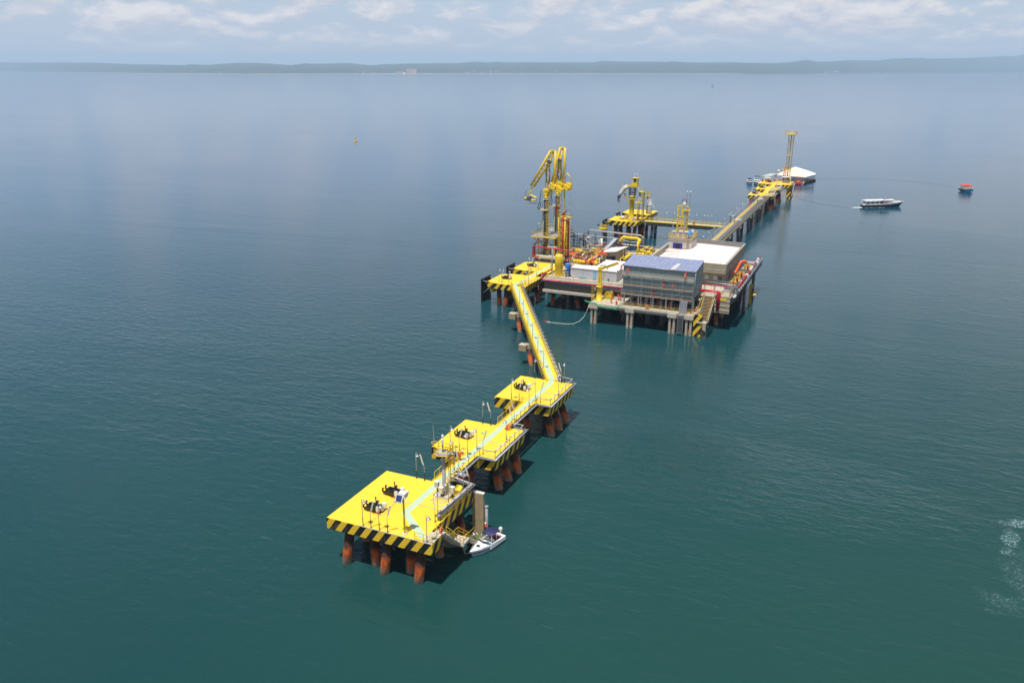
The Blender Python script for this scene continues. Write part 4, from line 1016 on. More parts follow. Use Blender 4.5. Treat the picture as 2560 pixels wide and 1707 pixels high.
# ---------------------------------------------------------------- people
def skin_mesh(name, joints, edges, lvl=1):
    me = bpy.data.meshes.new(name + '_cage'); me.from_pydata([j[0] for j in joints], edges, [])
    o = bpy.data.objects.new(name + '_cage', me); COL.objects.link(o)
    md = o.modifiers.new('s', 'SKIN'); md.use_smooth_shade = True
    for i, j in enumerate(joints):
        r = j[1]; me.skin_vertices[0].data[i].radius = (r, r) if not isinstance(r, tuple) else r
        me.skin_vertices[0].data[i].use_root = (i == 0)
    sb = o.modifiers.new('b', 'SUBSURF'); sb.levels = lvl; sb.render_levels = lvl
    dg = bpy.context.evaluated_depsgraph_get(); out = bpy.data.meshes.new_from_object(o.evaluated_get(dg))
    bpy.data.objects.remove(o); out.name = name
    return out
def person_parts(pose):
    """joint positions of a 1.74 m figure facing -y; pose bends hips, knees, arms"""
    lean = pose.get('lean', 0.0); crouch = pose.get('crouch', 0.0); arms = pose.get('arms', ((0.25, -0.1), (0.25, -0.1))); stride = pose.get('stride', 0.12)
    hip = 0.93 - 0.5 * crouch
    up = Vector((0, -sin(lean), cos(lean)))
    pel = Vector((0, 0, hip)); ch = pel + up * 0.30; neck = pel + up * 0.56; head = neck + up * 0.16 + Vector((0, -0.03, 0))
    J = [(pel, 0.15), (pel + up * 0.14, 0.125), (ch, 0.15), (neck - up * 0.06, 0.10), (neck, 0.06), (head, (0.085, 0.10)), (head + up * 0.09, 0.075), (head + Vector((0, -0.10, -0.01)), 0.018)]
    E_ = [(0, 1), (1, 2), (2, 3), (3, 4), (4, 5), (5, 6), (5, 7)]
    hands = []
    for s_, (el, fw) in zip((-1, 1), arms):
        sh = neck - up * 0.07 + Vector((s_ * 0.19, 0, 0))
        d1 = Vector((s_ * el, fw, -1 + abs(fw) * 0.6)).normalized(); elb = sh + d1 * 0.29
        d2 = Vector((s_ * el * 0.3, fw * 1.6 - 0.12, -0.9 + abs(fw) * 1.3)).normalized(); wr = elb + d2 * 0.25; pa = wr + d2 * 0.08
        k = len(J); J += [(sh, 0.065), (elb, 0.045), (wr, 0.03), (pa, 0.038)]; E_ += [(3, k), (k, k + 1), (k + 1, k + 2), (k + 2, k + 3)]
        hands.append((wr, pa, d2, s_))
        sd = Vector((0, 1, 0)) if abs(d2.y) < 0.7 else Vector((0, 0, 1))
        for q, (off, ln) in enumerate(((-0.03, 0.075), (-0.01, 0.088), (0.01, 0.085), (0.03, 0.07))):
            f0 = pa + sd * off + d2 * 0.03; f1 = f0 + d2 * ln * 0.6 + Vector((-s_ * 0.01, 0, 0)); f2 = f1 + d2 * ln * 0.4 + Vector((-s_ * 0.025, 0, 0))
            m_ = len(J); J += [(f0, 0.009), (f1, 0.009), (f2, 0.007)]; E_ += [(k + 3, m_), (m_, m_ + 1), (m_ + 1, m_ + 2)]
        m_ = len(J); J += [(pa - sd * 0.045, 0.011), (pa - sd * 0.07 + d2 * 0.04, 0.009)]; E_ += [(k + 3, m_), (m_, m_ + 1)]
    legs = []
    for s_ in (-1, 1):
        h = pel + Vector((s_ * 0.10, 0, -0.05)); fy = s_ * stride
        kn = Vector((s_ * (0.12 + 0.08 * crouch), fy * 0.6 - 0.10 - 0.38 * crouch, h.z * (0.53 - 0.02 * crouch) + 0.05 * crouch))
        an = Vector((s_ * 0.12, fy + 0.12 * crouch, 0.09)); toe = an + Vector((s_ * 0.03, -0.19, -0.045))
        k = len(J); J += [(h, 0.095), (kn, 0.062), (an, 0.042), (toe, 0.035)]; E_ += [(0, k), (k, k + 1), (k + 1, k + 2), (k + 2, k + 3)]
        legs.append((h, kn, an, toe))
    body = skin_mesh('body', J, E_)
    n = 1.22
    CJ = [(pel, 0.165), (pel + up * 0.14, 0.145), (ch, 0.168), (neck - up * 0.05, 0.115)]; CE = [(0, 1), (1, 2), (2, 3)]
    for (wr, pa, d2, s_), a in zip(hands, (0, 1)):
        i0 = [i for i, j in enumerate(J) if (j[0] - wr).length < 1e-6][0]
        k = len(CJ); CJ += [(J[i0 - 2][0], 0.085), (J[i0 - 1][0], 0.062), (wr, 0.046)]; CE += [(3, k), (k, k + 1), (k + 1, k + 2)]
    cut = len(CJ)
    LJ = [(pel, 0.168)]; LE = []
    for h, kn, an, toe in legs:
        k = len(LJ); LJ += [(h, 0.115), (kn, 0.08), (an, 0.06)]; LE += [(0, k), (k, k + 1), (k + 1, k + 2)]
    top = skin_mesh('jacket', CJ, CE); low = skin_mesh('trousers', LJ, LE)
    bt = MB()
    for h, kn, an, toe in legs:
        bt.cyl((an.x, an.y, 0.0), (an.x, an.y, 0.17), 0.065, 0.06, 8).cbox((an.x + (toe.x - an.x) * .6, an.y - 0.11, 0.05), (0.10, 0.22, 0.10))
    hat = MB().lathe([(0.155, -0.01), (0.125, 0.015), (0.12, 0.07), (0.08, 0.12), (0.0, 0.135)], tuple(head + up * 0.055), 10)
    return body, top, low, bt, hat, head
POSES = {
    'stand': person_parts({}),
    'reach': person_parts({'lean': 0.12, 'arms': ((0.2, -1.0), (0.25, -0.9))}),
    'bend': person_parts({'lean': 0.75, 'crouch': 0.12, 'arms': ((0.15, -0.5), (0.15, -0.55))}),
    'crouch': person_parts({'lean': 0.55, 'crouch': 0.95, 'arms': ((0.2, -0.7), (0.2, -0.6))}),
    'walk': person_parts({'lean': 0.08, 'stride': 0.26, 'arms': ((0.2, -0.45), (0.25, 0.3))}),
}
PROTO = {}
def person(label, pose, x, y, z, rz=0.0, top='overall', low=None, hat='white', group=None):
    low = low or top
    t = thing('person', label, 'person', (x, y, z), rz, group)
    key = (pose, top, low, hat)
    if key not in PROTO:
        body, jt, lw, bt, hb_, head = POSES[pose]; L = []
        for nm, me, mt in (('body', body, 'skin'), ('jacket', jt, top), ('trousers', lw, low)):
            m2 = me.copy(); m2.materials.clear(); m2.materials.append(MATS[mt]); L.append((nm, m2))
        for nm, mb, mt in (('boots', bt, 'black'), ('helmet', hb_, hat)):
            m_ = MB(); m_.v = list(mb.v); m_.f = list(mb.f); m_.sm = list(mb.sm); o_ = m_.build(nm, mt); L.append((nm, o_.data)); bpy.data.objects.remove(o_)
        PROTO[key] = L
    for nm, me in PROTO[key]:
        o_ = bpy.data.objects.new(nm, me); COL.objects.link(o_); o_.parent = t
    return t
# ---------------------------------------------------------------- main platform
ZM = 8.0
mp = thing('loading_platform', 'large concrete platform crowded with pipes, buildings and tanks', 'pier platform', (4, 141, 0))
POLY = [(-20, 120), (28.2, 120), (28.2, 163), (-33, 163), (-33, 144.6), (-20, 144.6)]
MB().prism(POLY, 7.35, ZM).build('deck', 'concretelight', mp)
MB().box(-19.9, 120.75, 5.2, -5.6, 121.3, 7.349).build('front_wall', 'darkwall', mp)
MB().box(-19.95, 119.93, 7.3, 24.6, 119.995, 7.97).build('edge_band', 'darkwall', mp)  # dark strip, stands in for the shade of overhanging pipes and trays
for k in range(6): MB().box(-19.9 + k * 2.38, 119.7, 4.55, -19.9 + (k + 1) * 2.38 - 0.03, 120.9, 5.19).build('ledge_block', 'concretelight', mp)
MB().box(-5.5, 120.6, 6.4, 24.6, 121.2, 7.349).build('front_beam', 'beigewall', mp)
MB().box(-19.7, 120.7, 5.4, -19.2, 144.5, 7.349).build('left_beam', 'darkwall', mp)
MB().box(-32.8, 144.8, 6.2, -20.1, 145.4, 7.349).build('left_beam', 'darkwall', mp)
MB().box(-32.8, 145.5, 6.2, -32.2, 162.8, 7.349).build('left_beam', 'darkwall', mp)
MB().box(27.5, 120.7, 6.0, 28.1, 162.8, 7.349).build('right_beam', 'darkwall', mp)
MB().box(-32.1, 162.2, 6.2, 27.4, 162.8, 7.349).build('back_beam', 'darkwall', mp)
for i, x in enumerate(range(-18, 28, 6)):
    for y in (123.5, 131, 139, 147, 155, 161):
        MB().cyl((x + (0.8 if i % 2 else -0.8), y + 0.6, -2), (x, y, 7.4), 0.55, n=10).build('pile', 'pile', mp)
for x in (-31, -26, -21.5):
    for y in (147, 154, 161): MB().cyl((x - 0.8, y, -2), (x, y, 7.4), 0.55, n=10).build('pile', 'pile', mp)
pan = MB().box(24.7, 119.6, 4.3, 28.3, 119.98, 8.45).build('end_panel', 'beigewall', mp)
for z_ in (5.0, 6.1, 7.25): MB().box(24.65, 119.5, z_, 28.35, 119.598, z_ + 0.12).build('panel_rail', 'offwhite', mp)
MB().box(25.6, 119.45, 7.45, 27.5, 119.52, 8.0).build('sign_plate', 'yellow', mp)
for k in range(16): MB().box(25.3, 122.6 + k * 2.5, ZM + 0.001, 28.1, 122.6 + k * 2.5 + 2.4, ZM + 0.05).build('grating', 'darksteel' if k % 3 else 'greypipe', mp)
# lower jetty in front
ZL = 5.2
lj = thing('lower_jetty', 'low concrete jetty on paired columns under the blue shed', 'jetty', (8, 116, 0))
MB().prism([(-4.4, 112.2), (21.4, 112.2), (21.4, 124.5), (-4.4, 124.5)], 4.75, ZL).build('deck', 'concretelight', lj)
MB().box(-4.4, 112.5, 4.1, 21.4, 113.3, 4.749).build('edge_beam', 'concrete', lj)
for x in (-3.2, 6.0, 16.4, 20.4):
    MB().box(x - 1.1, 111.9, 4.0, x + 1.1, 113.9, 5.0).build('column_cap', 'concretelight', lj)
    for s_ in (-0.5, 0.5):
        MB().box(x + s_ - 0.27, 112.2, -1.5, x + s_ + 0.27, 113.2, 3.999).build('column', 'concrete', lj)
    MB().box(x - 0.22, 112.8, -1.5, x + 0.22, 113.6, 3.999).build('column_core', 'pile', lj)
for x in (9.0, 12.6, 3.0, 18.5):
    for y in (118.0, 122.0): MB().cyl((x, y, -1.5), (x, y, 4.75), 0.75, n=14).build('caisson', 'darksteel', lj)
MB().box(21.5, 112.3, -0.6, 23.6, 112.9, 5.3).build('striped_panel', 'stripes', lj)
MB().box(21.41, 112.9, 3.9, 22.0, 120.0, 5.2).build('side_beam', 'concrete', lj)
railing('yellow railing along the front edge of the low jetty', [(3.4, 112.35, ZL), (18.2, 112.35, ZL)], gap=1.6, near=True)
railing('yellow railing at the right end of the low jetty, left of the stairs', [(19.6, 112.35, ZL), (21.2, 112.35, ZL), (21.9, 113.5, ZL), (21.9, 116.5, ZL + 0.9), (22.0, 120.0, ZM)], gap=1.4, near=True)
railing('yellow railing round the crane pedestal on the low jetty', [(-4.2, 119.5, ZL), (-4.2, 113.4, ZL), (-1.6, 113.3, ZL), (0.8, 113.6, ZL)], gap=1.5, near=True)
t = thing('safety_net', 'green netting slung along the left front edge of the low jetty', 'net', (-1, 112, ZL))
MB().tube([(-5.6, 112.4, 5.6), (-4.5, 112.0, 5.5), (-2.4, 112.1, 5.3), (-1.8, 111.8, 4.8), (2.8, 111.8, 4.6), (3.0, 112.2, 5.3), (3.9, 112.6, 6.0)], 0.11, 6).build('net', 'green', t)
MB().tube([(-5.3, 112.6, 5.1), (-3.4, 112.2, 5.8), (-2.2, 112.2, 5.0)], 0.07, 5).build('rope', 'green', t)
t = thing('mooring_line', 'pale rope hanging from the low jetty and floating out on the water', 'rope', (-4.3, 112, 4.8))
pts = [(-4.3, 112.0, 4.9), (-4.6, 111.6, 3.4), (-5.2, 111.0, 1.9), (-6.1, 110.3, 0.8), (-7.3, 109.6, 0.2), (-9.0, 109.1, 0.06), (-11.4, 108.8, 0.05), (-13.2, 108.7, 0.05)]
MB().tube(pts, 0.07, 5).build('line', 'rope', t)
MB().cyl((-13.2, 108.7, 0.08), (-14.3, 108.8, 0.08), 0.16, 0.1, 7).build('float', 'offwhite', t)
MB().cyl((-14.4, 108.8, 0.08), (-15.1, 108.9, 0.08), 0.13, n=7).build('float', 'redrust', t)
# stairs on the right
st = thing('stairway', 'beige concrete stairs with yellow handrails descending right of the striped panel', 'stairs', (23.4, 117, 0))
for k in range(17):
    y_ = 119.7 - k * 0.36; z_ = 7.9 - k * 0.245
    MB().box(22.35, y_ - 0.27, z_ - 0.07, 24.45, y_ - 0.03, z_).build('step', 'wood', st)
for x_ in (22.2, 24.6):
    MB().prism([(x_ - 0.09, 113.6), (x_ + 0.09, 113.6), (x_ + 0.09, 119.9), (x_ - 0.09, 119.9)], [3.1, 3.1, 7.2, 7.2], [4.1, 4.1, 8.05, 8.05]).build('stringer', 'concretelight', st)
MB().prism([(22.2, 112.0), (24.6, 112.0), (24.6, 113.6), (22.2, 113.6)], 3.5, 3.7).build('lower_landing', 'concretelight', st)
for q in range(5): MB().torus((24.9, 112.6 + q * 1.0, 3.3 - (0.8 if q == 0 else 0) + q * 0.45), 0.38, 0.17, 'x', 14, 6).build('tyre', 'rubber', st)
MB().torus((23.9, 111.8, 1.3), 0.5, 0.22, 'y', 14, 6).build('tyre', 'rubber', st)
MB().box(23.7, 112.0, -1, 24.5, 112.8, 3.5).build('post', 'concrete', st)
for x_, l in ((22.3, 'left'), (24.5, 'right')):
    railing('yellow handrail on the %s side of the beige stairs' % l, [(x_, 112.2, 3.7), (x_, 113.7, 3.9), (x_, 119.8, ZM)], gap=1.5, near=True)
t = thing('sea_ladder', 'steel ladder hanging from the low jetty down to the water', 'ladder', (18.5, 111.6, 3))
for x_ in (17.85, 19.15): MB().bar((x_, 111.7, 0.1), (x_, 111.8, 5.2), 0.08).build('stile', 'steel', t)
for k in range(11): MB().bar((17.85, 111.7, 0.5 + k * 0.44), (19.15, 111.7, 0.5 + k * 0.44), 0.16, 0.07).build('rung', 'steel', t)
# deck edge lines at the front
pipeline('long bright red pipe along the front edge of the platform', [(-20.0, 126.0, 9.1), (-20.2, 122.6, 9.1), (-20.2, 119.75, 9.1), (-20.2, 119.75, 8.0), (-19.9, 119.75, 7.75), (2.6, 119.75, 7.75)], 0.17, 'red', flanges=3.2)
pipeline('thin blue pipe under the long red front pipe', [(-20.4, 119.7, 7.4), (2.6, 119.7, 7.4)], 0.06, 'blue')
railing('pale yellow railing along the front edge of the main platform', [(-19.8, 120.3, ZM), (2.8, 120.3, ZM)], mat='oldyellow', gap=2.0, near=True)
pipeline('grey pipe lying just behind the front railing', [(-19.5, 120.9, 8.35), (2.4, 120.9, 8.35)], 0.12, 'greypipe', supports=2.0, z0=ZM)
# tall lamp standard
t = thing('lamp_standard', 'grey T-shaped lamp standard at the left front of the main platform', 'lamp post', (-20.1, 125.0, ZM))
MB().cyl((-19.6, 125.5, ZM), (-19.6, 125.5, 15.2), 0.2, 0.16, 8).build('post', 'greypipe', t)
MB().box(-21.0, 125.3, 15.2, -18.2, 125.7, 15.35).build('crossbar', 'offwhite', t)
for x_ in (-20.6, -18.6): MB().cbox((x_, 125.5, 15.5), (0.5, 0.3, 0.25)).build('lamp', 'galv', t)
# tanks
t = thing('storage_tank', 'tall yellow cylindrical tank at the left front of the platform', 'tank', (-17.4, 124.9, ZM))
MB().lathe([(1.05, 0.0), (1.05, 5.0), (0.98, 5.2), (0.75, 5.4), (0.35, 5.52), (0.0, 5.55)], (-17.4, 124.9, ZM + 0.25), 26).build('shell', 'yellow', t)
MB().lathe([(1.25, 0), (1.25, 0.25)], (-17.4, 124.9, ZM), 20).build('foot', 'oldyellow', t)
MB().torus((-17.7, 123.8, ZM + 2.0), 0.32, 0.06, 'y', 12, 5).build('manway', 'oldyellow', t)
for q in (1.4, 3.0, 4.4): MB().torus((-17.4, 124.9, ZM + q), 1.055, 0.03, 'z', 26, 4).build('weld_band', 'oldyellow', t)
railing('curved yellow guard rail at the foot of the yellow tank', [(-19.1, 124.6, ZM), (-18.8, 123.4, ZM), (-17.6, 122.9, ZM), (-16.3, 123.2, ZM)], gap=1.0, near=True)
t = thing('storage_tank', 'blue cylindrical tank next to the yellow one', 'tank', (-14.9, 124.7, ZM))
MB().lathe([(0.75, 0.0), (0.75, 3.3), (0.68, 3.45), (0.4, 3.6), (0.0, 3.65)], (-14.9, 124.9, ZM), 22).build('shell', 'blue', t)
for q in range(5): MB().cyl((-14.1, 124.7, ZM + 0.5 + q * 0.6), (-13.85, 124.6, ZM + 0.5 + q * 0.6), 0.1, n=8).build('nozzle', 'darksteel', t)
MB().cbox((-15.1, 124.1, ZM + 2.2), (0.3, 0.2, 0.35)).build('gauge', 'white', t)
railing('yellow cage rail in front of the blue tank', [(-15.8, 123.9, ZM), (-15.8, 123.3, ZM), (-14.4, 123.3, ZM), (-14.4, 123.9, ZM)], gap=0.7, h=1.6, near=True)
# long grey equipment room
t = thing('equipment_room', 'long low light grey concrete box with bright blue patches on its front', 'building', (-7.4, 126, ZM))
MB().prism([(-13.4, 123.6), (-1.1, 123.6), (-1.1, 128.3), (-13.4, 126.6)], ZM, 10.75).build('walls', 'greywall', t)
MB().prism([(-13.5, 123.45), (-1.0, 123.45), (-1.0, 128.4), (-13.5, 126.7)], 10.751, 10.95).build('roof', 'roofwhite', t)
MB().box(-7.35, 123.52, ZM + 0.05, -6.7, 123.598, 10.5).build('blue_panel', 'lightblue', t)
MB().prism([(-7.2, 123.49), (-6.9, 123.49), (-6.9, 123.518), (-7.2, 123.518)], 8.6, 10.0).build('mark', 'hullpale', t)
MB().box(-11.3, 123.52, 8.25, -9.3, 123.598, 8.55).build('blue_panel', 'lightblue', t)
for x_ in (-10.2, -4.6): MB().box(x_, 123.56, 8.6 if x_ < -9 else 8.1, x_ + 0.05, 123.598, 10.7).build('downpipe', 'darksteel', t)
for x_ in (-9.0, -5.2, -3.0): MB().box(x_, 123.585, ZM + 0.02, x_ + 0.03, 123.599, 10.7).build('wall_joint', 'parapet', t)
MB().cbox((-3.2, 123.5, 8.6), (0.5, 0.15, 0.25)).build('vent', 'black', t)
t = thing('equipment_room', 'flat pale roofed block behind the long grey room, below the open shelter', 'building', (-5.5, 133, ZM))
MB().box(-8.5, 129.0, ZM, 0.8, 138.0, 10.2).build('walls', 'greywall', t)
MB().box(-8.6, 128.9, 10.201, 0.9, 138.1, 10.35).build('roof', 'roofwhite', t)
MB().torus((-7.0, 130.3, 10.45), 0.7, 0.1, 'z', 16, 5).build('hatch_ring', 'darksteel', t)
for q in range(5): MB().cbox((-1.5 - q * 0.9, 130.2 + (q % 2) * 0.8, 10.45), (0.5, 0.4, 0.15), rz=q).build('roof_clutter', 'offwhite', t)
# shelter with white pitched roof
t = thing('shelter', 'open-sided switch shelter with a slanting white roof', 'shelter', (-8, 141, ZM))
MB().prism([(-10.0, 138.5), (-6.3, 139.4), (-5.4, 148.0), (-9.6, 145.5)], [12.2, 12.5, 12.3, 12.1], [12.35, 12.65, 12.45, 12.25]).build('roof', 'roofwhite', t)
for x_, y_ in ((-10.0, 139.6), (-6.4, 140.2), (-9.4, 144.8), (-6.0, 146.4)): MB().box(x_ - .15, y_ - .15, ZM, x_ + .15, y_ + .15, 12.1).build('post', 'beigewall', t)
MB().box(-9.8, 140.2, 11.0, -6.6, 140.4, 12.1).build('fascia', 'beigewall', t)
MB().box(-6.5, 140.4, ZM, -6.3, 146.0, 12.1).build('side_wall', 'beigewall', t)
for q in range(4): MB().box(-9.6 + q * 0.75, 141.5, ZM, -9.6 + q * 0.75 + 0.66, 142.3, 10.6).build('switch_panel', 'violet' if q % 2 else 'navy', t)
# orange folding davit
t = thing('hydraulic_crane', 'orange folding crane arm raised behind the long grey room', 'crane', (-11.7, 137, ZM))
MB().cyl((-11.6, 134.5, ZM), (-11.6, 134.5, 10.2), 0.4, n=10).build('pedestal', 'black', t)
MB().bar((-12.1, 133.8, 10.4), (-8.9, 135.5, 13.1), 0.42, 0.5).build('main_boom', 'orangered', t)
MB().bar((-11.2, 134.25, 11.2), (-10.0, 134.9, 12.2), 0.44, 0.2).build('label_plate', 'white', t)
MB().bar((-9.0, 135.45, 13.05), (-7.6, 135.6, 12.3), 0.34, 0.38).build('jib', 'orangered', t)
MB().cbox((-7.5, 135.7, 12.6), (0.4, 0.4, 0.5)).build('grab_head', 'black', t)
for q in range(3): MB().cyl((-13.2 + q * 0.9, 134.0, ZM + 1.9), (-12.7 + q * 0.9, 134.3, ZM + 2.5), 0.28, n=8).build('cylinder', 'orangered', t)
# pedestal crane
t = thing('pedestal_crane', 'slim yellow pedestal crane with its jib pointing right, on the low jetty', 'crane', (-2.95, 115.6, ZL))
MB().lathe([(1.0, 0), (1.0, 0.12), (0.7, 0.14), (0.68, 3.4), (0.8, 3.42), (0.8, 3.7)], (-2.95, 115.6, ZL), 18).build('pedestal', 'yellow', t)
MB().prism([(-3.5, 115.2), (-2.4, 115.2), (-2.4, 116.0), (-3.5, 116.0)], 8.9, 9.3).build('turntable', 'oldyellow', t)
MB().prism([(-3.45, 115.3), (-2.45, 115.3), (-2.45, 115.9), (-3.45, 115.9)], 9.3, 9.4).bar((-3.25, 115.6, 9.3), (-3.0, 115.6, 13.2), 0.35, 0.5).bar((-2.6, 115.6, 9.3), (-2.85, 115.6, 13.2), 0.35, 0.5).build('mast', 'yellow', t)
MB().cbox((-2.9, 115.6, 13.3), (0.9, 0.7, 0.8)).build('head', 'yellow', t)
MB().bar((-2.9, 115.6, 13.15), (1.6, 115.6, 15.1), 0.4, 0.6).build('jib', 'oldyellow', t)
MB().bar((-2.5, 115.6, 10.2), (-0.9, 115.6, 13.7), 0.16).build('luffing_ram', 'oldyellow', t)
MB().cyl((1.5, 115.6, 15.0), (1.5, 115.6, 13.2), 0.02, n=4).cbox((1.5, 115.6, 13.1), (0.15, 0.15, 0.3)).build('hook_line', 'darksteel', t)
MB().cbox((-3.9, 115.2, 8.1), (0.5, 0.5, 0.6)).build('motor_box', 'steel', t)
mb = MB()
for hh in (5.9, 6.6, 7.3, 8.0, 8.6): mb.tube([(-4.0, 115.9, hh), (-4.7, 115.9, hh), (-4.9, 115.3, hh), (-4.4, 114.8, hh)], 0.03, 4)
for q in ((-4.0, 115.9), (-4.7, 115.9), (-4.9, 115.3), (-4.4, 114.8)): mb.bar((q[0], q[1], ZL), (q[0], q[1], 8.8), 0.04)
mb.build('ladder_cage', 'oldyellow', t)
t = thing('skip', 'dull yellow chamfered bin on the low jetty behind the crane pedestal', 'container', (-1.3, 118.0, ZL))
MB().prism([(-2.3, 117.2), (-0.2, 117.2), (-0.2, 119.2), (-2.3, 119.2)], ZL, ZL + 0.9).prism([(-2.2, 117.5), (-0.3, 117.5), (-0.3, 119.0), (-2.2, 119.0)], ZL + 0.901, ZL + 1.5).build('body', 'oldyellow', t)
# ---------------------------------------------------------------- blue-grey shed with scaffold
sh = thing('shed', 'blue-grey corrugated metal shed raised over the low jetty behind scaffolding', 'building', (12, 118, 0))
def corr(p, q, z0, z1a, z1b, n, amp, flip=1):
    p = Vector(p); q = Vector(q); d = (q - p); nn = Vector((d.y, -d.x)).normalized() * amp * flip; vs, fs = [], []
    prof = [(0.0, 0), (0.55, 0), (0.65, 1), (0.9, 1)]
    pts = []
    for i in range(n):
        for u_, h_ in prof: pts.append(((i + u_) / n, h_))
    pts.append((1.0, 0))
    for u_, h_ in pts:
        c = p + d * u_ + nn * h_; zt = z1a + (z1b - z1a) * u_
        vs += [(c.x, c.y, z0), (c.x, c.y, zt)]
    for i in range(len(pts) - 1): fs.append((2 * i, 2 * i + 2, 2 * i + 3, 2 * i + 1))
    return vs, fs
def corr_wall(name, p, q, z0, za, zb, n, mat, par, amp=0.07):
    m_ = MB(); v_, f_ = corr(p, q, z0, za, zb, n, amp); m_.add(v_, f_); return m_.build(name, mat, par, fix=False)
for k in range(7):      # seven sheets across the front, three rows
    xa = 3.5 + k * 17.4 / 7; xb = 3.5 + (k + 1) * 17.4 / 7 - 0.02
    for z0, z1 in ((8.7, 10.7), (10.72, 12.9), (12.92, 15.1)):
        corr_wall('wall_sheet', (xa, 114.2), (xb, 114.2), z0, z1, z1, 8, 'shedwall', sh)
for k in range(4):
    ya = 114.2 + k * 2.05
    corr_wall('wall_sheet', (20.9, ya), (20.9, ya + 2.03), 8.9, 15.1 + k * 0.2, 15.3 + k * 0.2, 7, 'shedwall', sh)
corr_wall('wall_sheet', (3.5, 122.4), (3.5, 114.2), 8.9, 15.9, 15.1, 28, 'shedwall', sh)
corr_wall('wall_sheet', (20.9, 122.4), (3.5, 122.4), 8.9, 15.9, 15.9, 50, 'shedwall', sh)
for k in range(16):
    xa = 3.35 + k * 17.7 / 16
    MB().prism([(xa, 113.9), (xa + 17.7 / 16 - 0.05, 113.9), (xa + 17.7 / 16 - 0.05, 122.7), (xa, 122.7)], [15.16, 15.16, 16.0, 16.0], [15.22, 15.22, 16.06, 16.06]).build('roof_sheet', 'shedroof', sh)
    MB().prism([(xa - 0.05, 113.88), (xa + 0.03, 113.88), (xa + 0.03, 122.72), (xa - 0.05, 122.72)], [15.2, 15.2, 16.05, 16.05], [15.27, 15.27, 16.12, 16.12]).build('roof_seam', 'shedroof', sh)
MB().prism([(14.9, 114.0), (15.9, 114.0), (16.3, 118.6), (15.4, 118.4)], [15.235, 15.235, 15.69, 15.67], [15.25, 15.25, 15.70, 15.68]).build('roof_patch', 'offwhite', sh)
MB().box(3.5, 114.3, 8.6, 20.85, 122.3, 8.8).build('floor', 'darksteel', sh)
for x_ in (3.8, 7.4, 11.0, 14.2, 17.6, 20.7):
    for y_ in (114.6, 122.0): MB().box(x_ - .16, y_ - .16, ZL, x_ + .16, y_ + .16, 8.6).build('column', 'galv', sh)
MB().cbox((20.98, 117.5, 14.0), (0.06, 1.6, 0.8)).build('sign', 'oldyellow', sh)
for i, (x_, y_, c_) in enumerate([(5.5, 119, 'darksteel'), (9.0, 120, 'greypipe'), (12.5, 119.5, 'darksteel'), (16.5, 120, 'darksteel'), (19.0, 119, 'greypipe')]):
    t = thing('pump_skid', ['leftmost', 'second', 'middle', 'fourth', 'rightmost'][i] + ' pump skid in the dark space under the blue-grey shed', 'pump', (x_, y_, ZL), 0, 'pump skids under the shed')
    MB().cbox((x_, y_, ZL + 0.2), (2.2, 1.6, 0.4)).build('base', 'darksteel', t)
    MB().cyl((x_ - 0.8, y_, ZL + 1.0), (x_ + 0.7, y_, ZL + 1.0), 0.55, n=12).cyl((x_ + 0.2, y_, ZL + 1.5), (x_ + 0.2, y_, ZL + 2.5), 0.2, n=8).build('casing', c_, t)
t = thing('fire_extinguisher_cabinet', 'small red cabinet under the shed behind the scaffold', 'cabinet', (14.9, 115.6, ZL))
MB().cbox((14.9, 115.6, ZL + 0.8), (0.6, 0.4, 1.5)).build('case', 'redrust', t); MB().cbox((14.9, 115.38, ZL + 1.1), (0.4, 0.03, 0.3)).build('window', 'glass', t)
sc = thing('scaffold', 'tube scaffold with three plank levels across the front of the shed', 'scaffold', (12, 113.4, ZL))
SX = [3.5 + k * 17.2 / 7 for k in range(8)]
for x_ in SX:
    for y_ in (112.95, 113.95): MB().cyl((x_, y_, ZL), (x_, y_, 14.0), 0.035, n=5).build('standard', 'galv', sc)
for zl in (8.25, 10.5, 13.0):
    for k in range(7):
        for q in range(3): MB().box(SX[k] + 0.02 + 0.0, 112.98 + q * 0.31, zl + 0.008 * (k % 2), SX[k + 1] - 0.04, 113.26 + q * 0.31, zl + 0.06 + 0.008 * (k % 2)).build('plank', 'concretelight' if (k + q) % 3 else 'wood', sc)
    for hh in (-0.08, 0.5, 1.0):
        MB().cyl((3.2, 112.9, zl + hh), (20.9, 112.9, zl + hh + 0.02), 0.03, n=5).build('ledger', 'greypipe', sc)
    MB().box(3.4, 112.88, zl + 0.07, 20.7, 112.9, zl + 0.24).build('toe_board', 'wood', sc)
    for x_ in SX: MB().cyl((x_, 112.8, zl - 0.12), (x_, 114.1, zl - 0.12), 0.03, n=5).build('transom', 'galv', sc)
for a, b in (((3.5, ZL), (6.0, 8.2)), ((8.4, ZL), (8.3, 12.0)), ((15.8, 8.3), (18.2, 10.5))): MB().cyl((a[0], 112.85, a[1]), (b[0], 112.85, b[1]), 0.03, n=5).build('brace', 'galv', sc)
def ladder(label, x, y, z0, z1, w=0.45, mat='steel', lean=0.3, n=None):
    t = thing('ladder', label, 'ladder', (x, y, z0))
    for s_ in (-w / 2, w / 2): MB().bar((x + s_, y, z0), (x + s_, y + lean, z1), 0.05, 0.08).build('stile', mat, t)
    n = n or int((z1 - z0) / 0.32)
    for k in range(n):
        u_ = (k + 0.5) / n; MB().bar((x - w / 2, y + lean * u_, z0 + (z1 - z0) * u_), (x + w / 2, y + lean * u_, z0 + (z1 - z0) * u_), 0.04).build('rung', mat, t)
    return t
ladder('aluminium ladder from the low jetty up to the first scaffold level', 9.75, 112.7, ZL, 8.6)
ladder('short ladder between the middle and top scaffold levels', 16.3, 113.0, 10.55, 13.3)
t = thing('debris_chute', 'grey corrugated ramp leaning on the scaffold at its right end', 'ramp', (18.6, 112.9, ZL))
